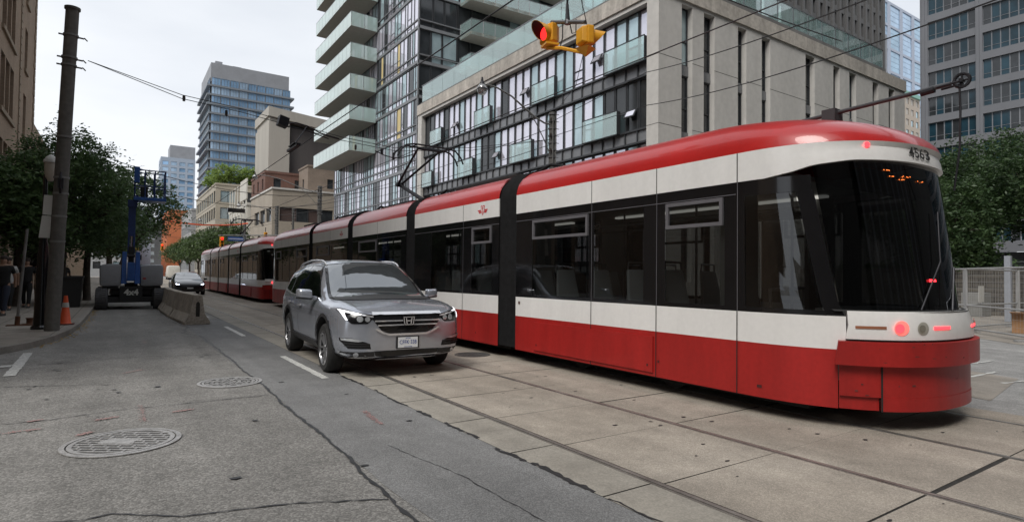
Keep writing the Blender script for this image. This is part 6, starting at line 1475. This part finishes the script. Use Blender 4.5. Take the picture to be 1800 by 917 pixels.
# ------------------------------------------------------------------ overhead line, signal, street lights
wire_m = M('wire', (.02, .02, .022), rough=.6); porcelain = M('insulator', (.05, .04, .035), rough=.4)
def wire(p, q, sag=.0, r=.011, label='', cat='wire', group='overhead wires', n=24):
    p = Vector(p); q = Vector(q); mb = MB(); mb.path([p.lerp(q, i/n)-Vector((0, 0, sag*4*(i/n)*(1-i/n))) for i in range(n+1)], r, n=5)
    return solo(mb, 'overhead_wire', [wire_m], label, cat, group, origin=p)
wire((3.78, -6, 4.66), (3.78, 150, 4.66), .0, .010, 'contact wire running over the near track away from the camera')
wire((6.77, -6, 4.86), (6.77, 150, 4.86), .0, .010, 'contact wire above the tram roofs')
PT = (12.95, 16.6, 0)
spn = [(-.66, 16.1, 6.13), (1.2, 16.15, 5.62), (2.6, 16.2, 5.52), (3.78, 16.3, 5.38), (5.2, 16.35, 5.2), (6.77, 16.4, 5.12), (9.5, 16.5, 5.5), (12.85, 16.6, 6.35)]
for dz, lab in ((0, 'lower span wire from the leaning pole across the street to the right pole'), (.09, 'upper span wire from the leaning pole across the street to the right pole')):
    mb = MB(); mb.path([(x, y, z+dz*(1 if 1 < x < 11 else 0)) for x, y, z in spn], .009, n=5); solo(mb, 'overhead_wire', [wire_m], lab, 'wire', 'overhead wires')
for x, z in ((1.25, 5.66), (2.2, 5.46), (5.6, 5.06), (8.3, 5.32)):
    mb = MB(); mb.lathe((x, 16.2+.03*x, z-.08), [(.0001, 0), (.03, .01), (.035, .08), (.03, .15), (.0001, .16)], n=10); solo(mb, 'insulator', [porcelain], {1.25: 'dark insulator on the span wire nearest the leaning pole', 2.2: 'second dark insulator on the span wire from the leaning pole', 5.6: 'dark insulator on the span wire between the two contact wires', 8.3: 'dark insulator on the span wire nearest the right pole'}[x], 'insulator', 'insulators on the span wire')
t = thing('wire_hanger', 'black box and jointed arms hanging over the near track from the span wire', 'wire hanger', (3.6, 16.3, 4.7))
mb = MB(); mb.hexa([(3.42, 16.1, 5.36), (3.66, 16.1, 5.30), (3.66, 16.4, 5.30), (3.42, 16.4, 5.36), (3.47, 16.1, 5.60), (3.71, 16.1, 5.54), (3.71, 16.4, 5.54), (3.47, 16.4, 5.60)]); mb.build('box', [metal_dark], t)
mb = MB(); mb.path([(3.68, 16.25, 5.42), (3.9, 16.25, 5.48), (4.2, 16.3, 5.45), (4.6, 16.3, 5.3), (5.1, 16.3, 5.22)], .018, n=6); mb.path([(3.68, 16.25, 5.34), (4.0, 16.25, 5.33), (4.3, 16.3, 5.3), (4.8, 16.3, 5.18)], .015, n=6); mb.tube((4.2, 16.3, 5.42), (3.78, 15.9, 4.80), .014, n=6); mb.build('arm', [metal_dark], t)
mb = MB(); mb.box(3.73, 3.83, 15.4, 16.5, 4.70, 4.76); mb.box(3.70, 3.86, 15.6, 16.2, 4.78, 4.80); mb.build('ear_clamp', [metal_dark], t)
t = thing('wire_hanger', 'small jointed wire support above the raised pantograph of the near tram', 'wire hanger', (6.77, 16.4, 4.8))
mb = MB(); mb.path([(6.2, 16.4, 5.04), (6.5, 16.4, 4.94), (6.77, 16.4, 4.9), (7.1, 16.4, 4.96), (7.4, 16.4, 5.08)], .015, n=6); mb.tube((6.77, 16.4, 4.84), (6.77, 16.4, 5.06), .03); mb.tube((6.4, 16.4, 4.98), (6.4, 16.4, 5.12), .04); mb.build('arm', [metal_dark], t)
wire((12.9, 16.6, 6.45), (12.66, 11.77, 6.42), .0, .011, 'cable slanting up to the right from the wooden pole, first part'); wire((12.66, 11.77, 6.42), (8.62, 2.21, 4.80), .18, .011, 'lower of two cables crossing in front of the office block')
wire((12.9, 16.6, 7.0), (12.46, 11.59, 7.3), -.0, .011, 'cable rising to the right from the top of the wooden pole'); wire((12.46, 11.59, 7.3), (7.85, 2.51, 5.03), .12, .011, 'upper of two cables crossing in front of the concrete framed block')
mb = MB(); mb.path([(13, 16.6, 7.3), (11, 13, 7.0), (7.5, 8.5, 6.2), (5.1, 6.3, 6.3)], .008, n=5); solo(mb, 'overhead_wire', [wire_m], 'thin cable from the wooden pole top towards the yellow signal', 'wire', 'overhead wires')
wire((-1.0, 6.2, 6.35), (12.95, 6.4, 6.6), .2, .012, 'span wire above the picture that the yellow signal hangs from')
# yellow beacon pair
yel = M('signal_yellow', (.70, .33, .02), rough=.45, var=.12, scale=10); vis_in = M('visor_black', (.01, .01, .01), rough=.9)
t = thing('traffic_signal', 'two headed yellow signal hanging over the street, its left lamp lit red', 'traffic signal', (5.05, 6.3, 4.7)); WORLD[t] = Vector((0, 0, 0)); t.location = (0, 0, 0)
def sighead(c, ang, lamp, nm, s=.17, parent=t, sc=1.0):
    """cube housing with bevelled back, round lens and a tunnel visor facing ang"""
    c = Vector(c); f = Vector((math.cos(ang), math.sin(ang), 0)); l = Vector((-math.sin(ang), math.cos(ang), 0)); up_ = Vector((0, 0, 1)); mb = MB()
    K = s/.17; P = lambda a, b, d: c+f*a*K+l*b+up_*d
    mb.hexa([P(-.06, -s, -s), P(.08, -s, -s), P(.08, s, -s), P(-.06, s, -s), P(-.06, -s, s), P(.08, -s, s), P(.08, s, s), P(-.06, s, s)])
    h = mb.build(nm, [yel], parent, bevel=.018)
    mb = MB(); mb.hexa([P(-.15, -s*.72, -s*.8), P(-.061, -s*.93, -s*.93), P(-.061, s*.93, -s*.93), P(-.15, s*.72, -s*.8), P(-.15, -s*.72, s*.8), P(-.061, -s*.93, s*.93), P(-.061, s*.93, s*.93), P(-.15, s*.72, s*.8)]); mb.build('back_cover', [yel], h, bevel=.012)
    n = 26; r = s*.88; mb = MB(); O, I = [], []
    for k in range(n):
        a = 2*PI*k/n; O.append((r*math.cos(a), r*math.sin(a)))
    V1 = [P(.08, y, z) for y, z in O]; V2 = [P(.08+.18+.13*(z/r), y, z) for y, z in O]; V3 = [P(.08+.175+.13*(z/r), y*.95, z*.95) for y, z in O]; V4 = [P(.085, y*.95, z*.95) for y, z in O]
    mb.add(V1+V2, [(k, (k+1) % n, n+(k+1) % n, n+k) for k in range(n)], 0); mb.add(V2+V3, [(k, (k+1) % n, n+(k+1) % n, n+k) for k in range(n)], 0); mb.add(V3+V4, [(k, (k+1) % n, n+(k+1) % n, n+k) for k in range(n)], 1)
    mb.build('visor', [yel, vis_in], h, smooth=40)
    mb = MB(); mb.add([P(.10, 0, 0)]+[P(.086, y*.92, z*.92) for y, z in O], [(0, 1+k, 1+(k+1) % n) for k in range(n)]); mb.build('lens', [lamp], h, smooth=60)
    return h
siglamp = M('signal_red_lit', (.7, .02, .02), rough=.3, emit=(1.0, .02, .02), estr=1.3)
h1 = sighead((4.93, 6.42, 4.80), R(188), siglamp, 'signal_head', s=.128)
h2 = sighead((5.06, 5.78, 4.585), R(-12), redlens, 'signal_head', s=.12)
mb = MB(); mb.tube((4.96, 6.40, 4.975), (5.08, 5.82, 4.80), .028, n=10); mb.tube((5.02, 6.12, 4.86), (5.02, 6.12, 4.92), .04); mb.build('top_bar', [metal_grey], t, smooth=40)
mb = MB(); mb.path([(4.90, 6.42, 4.60), (4.98, 6.2, 4.55), (5.06, 5.86, 4.40), (5.08, 5.80, 4.37)], .024, n=6); mb.hexa([(4.85, 6.5, 4.61), (4.80, 6.3, 4.61), (4.98, 6.25, 4.61), (5.02, 6.45, 4.61), (4.85, 6.5, 4.64), (4.80, 6.3, 4.64), (4.98, 6.25, 4.64), (5.02, 6.45, 4.64)])
mb.hexa([(5.06, 5.80, 4.33), (5.07, 5.79, 4.33), (5.08, 5.80, 4.33), (5.07, 5.81, 4.33), (4.93, 5.86, 4.43), (5.0, 5.66, 4.43), (5.18, 5.72, 4.43), (5.12, 5.90, 4.43)]); mb.build('bottom_bracket', [yel], t)
mb = MB(); mb.path([(5.02, 6.12, 4.9), (5.02, 6.13, 5.15), (5.03, 6.12, 5.6), (5.05, 6.28, 6.35)], .016, n=6); mb.tube((5.02, 6.12, 4.93), (5.02, 6.13, 5.14), .034, .02); mb.path([(5.02, 6.1, 4.95), (5.05, 6.06, 4.72), (5.07, 6.0, 4.72), (5.07, 6.0, 4.9)], .008, n=5); mb.path([(5.0, 6.2, 4.95), (5.0, 6.2, 4.7), (4.99, 6.25, 4.55)], .008, n=5); mb.build('hanger', [metal_dark], t)
# right poles with swan-neck lamps
globe_m = glass('lamp_globe', (.75, .75, .75), mixf=.18, body=(.5, .5, .5), bodyf=.35)
def lamp_pole(base, h, lamp_xyz, label, label2, r=.10, bands=9, arm=True):
    x, y = base; t = thing('utility_pole', label, 'pole', (x, y, .11), 0, 'poles along the right pavement'); rg_ = random.Random(int(x*10+y))
    mb = MB(); mb.tube((x, y, .11), (x, y, h), r*1.15, r, n=14); mb.build('shaft', [M('pole_wood', (.10, .10, .095), rough=.85, var=.3, scale=3, streak=True)], t, smooth=40)
    for i in range(bands):
        z = h-.1-i*.26; mb = MB(); mb.tube((x, y, z), (x, y, z+.05), r*1.25, n=12); mb.tube((x-.2*(i % 2), y-.1, z+.02), (x+.22, y-.1, z+.02), .014, n=5); mb.build('clamp', [metal_grey], t)
    for i in range(3): mb = MB(); z = h-.35-i*.55; mb.lathe((x-.17, y-.12, z), [(.0001, 0), (.04, .02), (.04, .10), (.0001, .12)], n=8); mb.build('insulator', [porcelain], t)
    mb = MB(); mb.tube((x+.05, y-.13, 2), (x+.05, y-.13, h-.3), .02, n=6); mb.tube((x-.07, y-.12, 2), (x-.07, y-.12, h-.3), .025, n=6); mb.build('conduit', [galv], t)
    if not arm: return t
    L_ = Vector(lamp_xyz); l = thing('street_lamp', label2, 'street lamp', L_, 0, 'globe lamps on swan-neck arms'); d = Vector((L_.x-x, L_.y-y, 0)); ln = d.length; d.normalize(); H = L_.z+.16; za = h-.45
    P = lambda f, z: Vector((x, y, 0))+d*(ln*f)+Vector((0, 0, z))
    mb = MB(); mb.path([P(0.02, za), P(.12, za+.02), P(.25, za+.16), P(.4, za+(H-za)*.42), P(.6, za+(H-za)*.78), P(.8, H-.02), P(.93, H+.02), P(1, H)], .035, n=8, r_end=.028); mb.path([P(.03, za-1.1), P(.12, za-.6), P(.25, za-.0), P(.36, za+(H-za)*.34)], .02, n=6)
    mb.build('arm', [galv], l, smooth=50)
    mb = MB(); mb.lathe(L_+Vector((0, 0, -.16)), [(.0001, -.06), (.10, -.03), (.165, .06), (.18, .14), (.165, .22), (.10, .31), (.0001, .34)], n=20); mb.build('globe', [globe_m], l, smooth=180)
    mb = MB(); mb.lathe(L_+Vector((0, 0, .14)), [(.10, -.02), (.08, .06), (.05, .12), (.03, .26), (.0001, .27)], n=12); mb.lathe(L_+Vector((0, 0, -.03)), [(.186, 0), (.19, .015), (.186, .03)], n=20, cap=False); mb.build('lamp_cap', [metal_dark], l); return t
lamp_pole((12.95, 16.6), 7.35, (10.08, 16.8, 7.72), 'dark wooden utility pole wrapped in clamps rising behind the near tram', 'silver globe street lamp on a long curved arm in front of the concrete framed block', r=.12)
lamp_pole((12.9, 45.8), 8.2, (8.4, 47, 8.6), 'utility pole in front of the lowest slanted balcony', 'globe street lamp on a curved arm left of the lowest slanted balcony', r=.15)
lamp_pole((12.9, 60.5), 8.0, (9.6, 61.5, 7.9), 'utility pole with thick crossed conduits before the low beige building', 'globe street lamp in front of the low beige building corner', r=.16)
lamp_pole((12.9, 54), 7.2, None, 'thin utility pole with a short cross arm before the dark window strip', '', r=.10, bands=4, arm=False)
lamp_pole((12.9, 78), 8.0, (8.2, 80, 7.7), 'utility pole beside the distant street trees', 'globe street lamp over the roof of the distant tram', r=.15)
for k, (y, lab) in enumerate(((30, 'thin wire crossing the street beyond the near pantograph'), (36, 'second thin wire crossing the street beyond the near pantograph'), (52, 'thin wire crossing the street over the distant tram, nearest of three'), (60, 'thin wire crossing the street over the distant tram, middle of three'), (74, 'thin wire crossing the street over the distant tram, farthest of three'))):
    wire((-1, y, 6.4), (12.9, y, 6.4), 1.2, .014, lab)
for y, z, lab in ((24, 6.2, 'slanting cable from the wooden pole along the right pavement, lower'), (24, 6.8, 'slanting cable from the wooden pole along the right pavement, upper')):
    wire((12.95, 16.6, z), (12.9, 60.5, z+.9), .5, .013, lab)
# orange guard tube on the far span wire
mb = MB(); mb.path([(3.2, 60, 6.0), (4.6, 60, 5.80), (6.2, 60, 5.72), (7.8, 60, 5.78), (9.2, 60, 5.9), (10.2, 60, 6.1)], .065, n=8); solo(mb, 'cable_guard', [M('guard_orange', (.75, .12, .04), rough=.5)], 'long orange guard tube sagging across the street in the distance', 'cable guard', smooth=60)
# distant signals and street name sign
def far_signal(x, y, z, label, s=1.0, face=-1):
    t = thing('traffic_signal', label, 'traffic signal', (x, y, z), 0, 'small yellow traffic signals in the distance')
    mb = MB(); mb.box(x-.2*s, x+.2*s, y-.12, y+.12, z-.55*s, z+.55*s); mb.build('housing', [yel], t, bevel=.03)
    for k, m_ in enumerate((siglamp, M('lens_dark', (.12, .08, .01), rough=.4), M('lens_green', (.01, .08, .04), rough=.4))):
        mb = MB(); c = (x, y-.125, z+(.33-.33*k)*s); mb.lathe(c, [(.0001, -.01), (.11*s, -.01), (.13*s, .0)], axis='y', n=14); mb.build('lens', [m_ if face < 0 else yel], t)
        mb = MB(); mb.lathe((x, y-.33, c[2]), [(.14*s, 0), (.14*s, .2)], axis='y', n=14, cap=False); mb.build('visor', [yel], t)
    mb = MB(); mb.tube((x, y, z+.55*s), (x, y, z+1.2*s), .03, n=6); mb.build('hanger', [metal_dark], t); return t
far_signal(7.45, 56, 4.05, 'yellow traffic signal with its top lamp red beside the blue name sign', .85)
far_signal(11.2, 57, 4.75, 'yellow traffic signal in front of the low beige building', .7, 1)
far_signal(.15, 45, 4.3, 'yellow traffic signal half hidden by the left street trees', .8, 1)
far_signal(3.0, 130, 6.0, 'tiny yellow signal above the pale van', 1.2); far_signal(7.0, 130, 6.1, 'tiny yellow signal right of the pale van', 1.2)
t = thing('street_sign', 'blue street name sign on the mast beside the red traffic signal', 'sign', (8.6, 56.2, 4.2)); mb = MB(); mb.box(7.95, 9.25, 56.2, 56.24, 4.2, 4.55); mb.build('panel', [M('sign_blue', (.03, .09, .32), rough=.5)], t)
mb = MB(); mb.box(8.0, 9.2, 56.18, 56.195, 4.33, 4.42); mb.build('lettering_bar', [M('sign_pale', (.45, .5, .6), rough=.6)], t); mb = MB(); mb.tube((7.2, 56.3, 4.62), (12.8, 56.3, 4.9), .05, n=8); mb.build('mast_arm', [galv], t)
mb = MB(); mb.box(9.6, 10.4, 84, 84.08, 1.8, 2.6); mb.tube((10, 84.05, 0), (10, 84.05, 1.8), .05, n=6); solo(mb, 'sign_board', [M('sign_indigo', (.04, .05, .25), rough=.5)], 'small indigo square sign under the distant green trees', 'sign')
# small dark projecting sign on the white building
mb = MB(); mb.box(14.6, 17.2, 104, 104.3, 11.2, 11.9); solo(mb, 'projecting_sign', [gloss_black], 'dark projecting sign box jutting from the pale painted building', 'sign')

# ------------------------------------------------------------------ plaza side: fence, wall, box
fence_m = M('fence_galvanised', (.38, .38, .38), rough=.5, metal=.3, var=.15)
def fence(a, b, label, h=1.75, bars=True, group='temporary fence panels beyond the tram nose'):
    a = Vector((*a, 0)); b = Vector((*b, 0)); d = (b-a); L_ = d.length; d.normalize(); up_ = Vector((0, 0, 1))
    t = thing('fence_panel', label, 'fence', a, 0, group)
    mb = MB()
    for p in (a, b): mb.tube(p+up_*.02, p+up_*h, .03, n=8)
    for z in (h, .74, .12): mb.tube(a+up_*z, b+up_*z, .024, n=8)
    mb.build('frame', [fence_m], t, smooth=40)
    mb = MB(); n = int(L_/.12)
    for i in range(1, n): p = a+d*(L_*i/n); mb.tube(p+up_*.12, p+up_*h, 0.0022, n=3, cap=False)
    for k in range(1, 9): z = .12+(h-.12)*k/9; mb.tube(a+up_*z, b+up_*z, 0.0022, n=3, cap=False)
    mb.build('mesh', [fence_m], t)
    for p in (a, b):
        q = Vector((-d.y, d.x, 0)); mb = MB(); mb.hexa([tuple(p+q*u+d*v+up_*z) for z in (.007, .05) for u, v in ((-.3, -.08), (.3, -.08), (.3, .08), (-.3, .08))]); mb.build('foot', [fence_m], t)
fence((21.6, 8.15), (19.62, 6.36), 'temporary fence panel partly hidden by the tram nose'); fence((19.58, 6.32), (17.6, 4.46), 'temporary fence panel with bars, nearest the right edge')
fence((19.7, 6.42), (23.3, 6.22), 'temporary fence panel set back at an angle with a notice on it', group='temporary fence panels beyond the tram nose'); fence((23.4, 6.2), (27.2, 6.0), 'temporary fence panel farthest back at the right edge')
for c, w_, h_, lab, mt in (((20.25, 6.30), .32, .46, 'white notice sheet cable tied to the set back fence panel', white_paint), ((21.35, 8.05), .40, .50, 'beige notice sheet on the fence panel beside the tram nose', M('notice_beige', (.38, .36, .32), rough=.7))):
    if lab.startswith('white'): mb = MB(); mb.hexa([(c[0], c[1]-.05, .82), (c[0]+w_, c[1]-.07, .82), (c[0]+w_, c[1]-.06, .82), (c[0], c[1]-.04, .82), (c[0], c[1]-.05, .82+h_), (c[0]+w_, c[1]-.07, .82+h_), (c[0]+w_, c[1]-.06, .82+h_), (c[0], c[1]-.04, .82+h_)])
    else: mb = MB(); a = Vector((20.75, 7.33, 0)); d = Vector((-.742, -.67, 0)); n = Vector((-.67, .742, 0))*.05; mb.hexa([a+n+Vector((0, 0, .95)), a+d*w_+n+Vector((0, 0, .95)), a+d*w_+n*1.2+Vector((0, 0, .95)), a+n*1.2+Vector((0, 0, .95)), a+n+Vector((0, 0, 1.45)), a+d*w_+n+Vector((0, 0, 1.45)), a+d*w_+n*1.2+Vector((0, 0, 1.45)), a+n*1.2+Vector((0, 0, 1.45))])
    solo(mb, 'notice', [mt], lab, 'notice')
mb = MB(); mb.box(25.6, 25.78, 7.0, 7.18, .01, 2.3); solo(mb, 'white_post', [M('post_pale', (.30, .32, .36), rough=.6)], 'pale square post standing behind the fence on the plaza', 'post', bevel=.01)
t = thing('cardboard_box', 'brown cardboard box on the ground behind the fence at the right edge', 'box', (20.6, 5.3, 0)); mb = MB(); mb.box(20.35, 20.95, 5.0, 5.55, .008, .52); mb.build('carton', [M('cardboard', (.36, .20, .10), rough=.85, var=.12)], t, bevel=.008)
mb = MB(); mb.hexa([(20.33, 5.0, .52), (20.35, 5.0, .53), (20.35, 5.55, .53), (20.33, 5.55, .52), (20.15, 5.0, .58), (20.16, 5.0, .59), (20.16, 5.55, .59), (20.15, 5.55, .58)]); mb.build('flap', [MATS['cardboard']], t)
stone = brickmat('rubble_stone', (.15, .135, .11), (.09, .08, .07), (.05, .045, .04), sc=4, bw=.5, bh=.19)
mb = MB(); mb.box(30, 30.6, 7.9, 17, .0, 1.95); solo(mb, 'stone_wall', [stone], 'low rubble stone wall under the plaza trees', 'wall', bevel=.02)
mb = MB(); mb.box(31, 70, -12, 22, .012, .9); solo(mb, 'raised_bed', [M('soil', (.04, .035, .03), rough=.95)], 'dark raised planting bed that the plaza trees stand in', 'planting bed')
mb = MB(); mb.box(28.2, 29.2, 8.6, 9.3, .012, .95); solo(mb, 'utility_cabinet', [M('cabinet_grey', (.22, .22, .21), rough=.6)], 'low grey utility cabinet behind the fence and its white notice', 'cabinet', bevel=.02)
mb = MB(); mb.box(30.1, 30.5, -6, 7.6, .012, .8); solo(mb, 'low_wall', [stone], 'plain low concrete wall across the plaza behind the fence', 'wall')
leaves_t = thing('shrub', 'dark shrubs growing along the top of the rubble stone wall', 'shrub', (32, 11, .9)); leaves('foliage', leaves_t, leaf_dark, [(0, k*2.2-6, .7, 1.2, 1.5, .7) for k in range(6)], 9000, .09, 91, .1, 14, .3)

# ------------------------------------------------------------------ people on the left pavement
skin_m = M('skin', (.32, .19, .13), rough=.6, var=.05)
def limb_mesh(name, chains, mats, parent, sub=1):
    """chains: list of [(x,y,z,r)...] skinned to one continuous surface; the first point of each later chain names a joint by index"""
    me = bpy.data.meshes.new(name); V_, E_, R_ = [], [], []
    for start, ch in chains:
        prev = start
        for p in ch:
            V_.append(p[:3]); R_.append(p[3]); i = len(V_)-1
            if prev is not None: E_.append((prev, i))
            prev = i
    me.from_pydata(V_, E_, []); o = bpy.data.objects.new(name, me); COL.objects.link(o)
    sk = o.modifiers.new('s', 'SKIN'); 
    for i, r in enumerate(R_): me.skin_vertices[0].data[i].radius = (r, r)
    me.skin_vertices[0].data[0].use_root = True
    ss = o.modifiers.new('u', 'SUBSURF'); ss.levels = sub; ss.render_levels = sub
    dg = bpy.context.evaluated_depsgraph_get(); m2 = bpy.data.meshes.new_from_object(o.evaluated_get(dg)); bpy.data.objects.remove(o)
    m2.materials.clear(); m2.materials.append(mats); m2.polygons.foreach_set('use_smooth', [True]*len(m2.polygons)); m2.polygons.foreach_set('material_index', [0]*len(m2.polygons))
    o = bpy.data.objects.new(name, m2); COL.objects.link(o); o.parent = parent; return o
def person(label, x, y, rz, shirt, trousers, hair=(.03, .02, .015), shorts=False, stride=.28, swing=.25, h=1.72, z=.11, long_sleeve=False):
    t = thing('person', label, 'person', (0, 0, 0), 0, 'pedestrians on the left pavement'); WORLD.pop(t)
    s = h/1.75; S = lambda ch: [(a*s, b*s, c*s, r*s) for a, b, c, r in ch]
    legF, legB = stride, -stride
    # local +y forward
    spine = S([(0, 0, .95, .145), (0, 0, 1.12, .135), (0, .01, 1.30, .155), (0, .0, 1.43, .11), (0, .01, 1.50, .055), (0, .03, 1.58, .085), (0, .02, 1.68, .088)])
    def leg(sx, fy): return S([(sx*.09, 0, .90, .10), (sx*.095, fy*.55, .50, .062), (sx*.095, fy*.95-(.10 if fy < 0 else 0), .10, .042), (sx*.10, fy*.95+.10-(.08 if fy < 0 else 0), .04 if fy > 0 else .06, .038)])
    def arm(sx, fy): return S([(sx*.185, 0, 1.40, .058), (sx*.24, fy*.4, 1.14, .044), (sx*.235, fy*.9+.06, .90, .033), (sx*.23, fy*1.0+.09, .81, .040)])
    body = limb_mesh('body', [(None, spine), (0, leg(-1, legF)), (0, leg(1, legB)), (3, arm(-1, -swing)), (3, arm(1, swing))], skin_m, t)
    g = 1.14
    F_ = lambda ch, k=g, n=None: [(a, b, c, r*k) for a, b, c, r in ch[:n]]
    lim = 4 if long_sleeve else 2
    def cut(ch, f):  # cut the lower piece of a limb chain short
        a, b = ch[-2], ch[-1]; return ch[:-1]+[tuple(a[i]+(b[i]-a[i])*f for i in range(4))]
    aL, aR = arm(-1, -swing), arm(1, swing)
    shirt_o = limb_mesh('shirt', [(None, [(0, 0, .80*s, .19*s), (0, 0, .98*s, .185*s)]+F_(spine[1:], 1.18, 3)), (3, F_(aL if long_sleeve else cut(aL[:2], .75), 1.3, 3)), (3, F_(aR if long_sleeve else cut(aR[:2], .75), 1.3, 3))], shirt, t)
    lL, lR = leg(-1, legF), leg(1, legB)
    limb_mesh('shorts' if shorts else 'trousers', [(None, [(0, 0, 1.02*s, .165*s), (0, 0, .88*s, .165*s)]), (1, F_(cut(lL[:2], .85) if shorts else lL, 1.25, 3)), (1, F_(cut(lR[:2], .85) if shorts else lR, 1.25, 3))], trousers, t)
    mb = MB(); c = Vector((0, .01*s, 1.655*s)); n = 14; rings = []
    for j in range(6): 
        a = PI/2*j/5.0*1.15; rings.append((.098*s*math.sin(a)+1e-4, .105*s*math.cos(a)))
    mb.lathe(c+Vector((0, -.012*s, .01)), rings, n=n, cap=False); add(mb, 'hair', M('hair_%d' % int(hair[0]*1000) if False else 'hair_dark' if hair[0] < .1 else 'hair_fair', hair, rough=.8), t, smooth=60)
    mb = MB(); 
    for sx, fy in ((-1, legF), (1, legB)):
        q = leg(sx, fy)[2]; mb.hexa([(q[0]-.045*s, q[1]-.06*s, 0), (q[0]+.045*s, q[1]-.06*s, 0), (q[0]+.04*s, q[1]+.2*s, 0), (q[0]-.04*s, q[1]+.2*s, 0), (q[0]-.04*s, q[1]-.05*s, .09*s), (q[0]+.04*s, q[1]-.05*s, .09*s), (q[0]+.03*s, q[1]+.18*s, .05*s), (q[0]-.03*s, q[1]+.18*s, .05*s)])
        add(mb, 'shoe', M('shoe', (.05, .05, .05), rough=.7), t, bevel=.015); mb = MB()
    mb = MB(); 
    for sx in (-1, 1): mb.lathe((sx*.032*s, .098*s, 1.655*s), [(.0001, -.01), (.009, -.004), (.0001, .006)], axis='y', n=8)
    mb.hexa([(-.012*s, .10*s, 1.60*s), (.012*s, .10*s, 1.60*s), (.012*s, .09*s, 1.60*s), (-.012*s, .09*s, 1.60*s), (-.006*s, .10*s, 1.65*s), (.006*s, .10*s, 1.65*s), (.006*s, .09*s, 1.65*s), (-.006*s, .09*s, 1.65*s)]); add(mb, 'face_features', M('face_dark', (.10, .05, .035), rough=.7), t)
    t.location = (x, y, z); t.rotation_euler = (0, 0, rz); return t
cl_black = M('cloth_black', (.012, .012, .013), rough=.9); cl_white = M('cloth_white', (.50, .50, .49), rough=.9); cl_navy = M('cloth_navy', (.02, .026, .045), rough=.9); cl_beige = M('cloth_beige', (.22, .18, .13), rough=.9); cl_grey = M('cloth_grey', (.10, .10, .10), rough=.9)
person('person in a black T-shirt and dark jeans walking towards the camera at the left edge', -2.72, 22.2, R(172), cl_black, cl_navy)
person('person in a white shirt walking just behind the one in the black T-shirt', -2.95, 25.0, R(178), cl_white, cl_black, hair=(.05, .035, .03))
person('person all in black right behind the bare leaning post', -2.62, 26.4, R(180), cl_black, cl_black)
person('person in a black top and beige shorts walking away left of the lamp column', -2.35, 27.5, R(8), cl_black, cl_beige, shorts=True)
person('person in dark clothes seen right of the utility pole above the cone', -1.95, 31.8, R(0), cl_grey, cl_black)
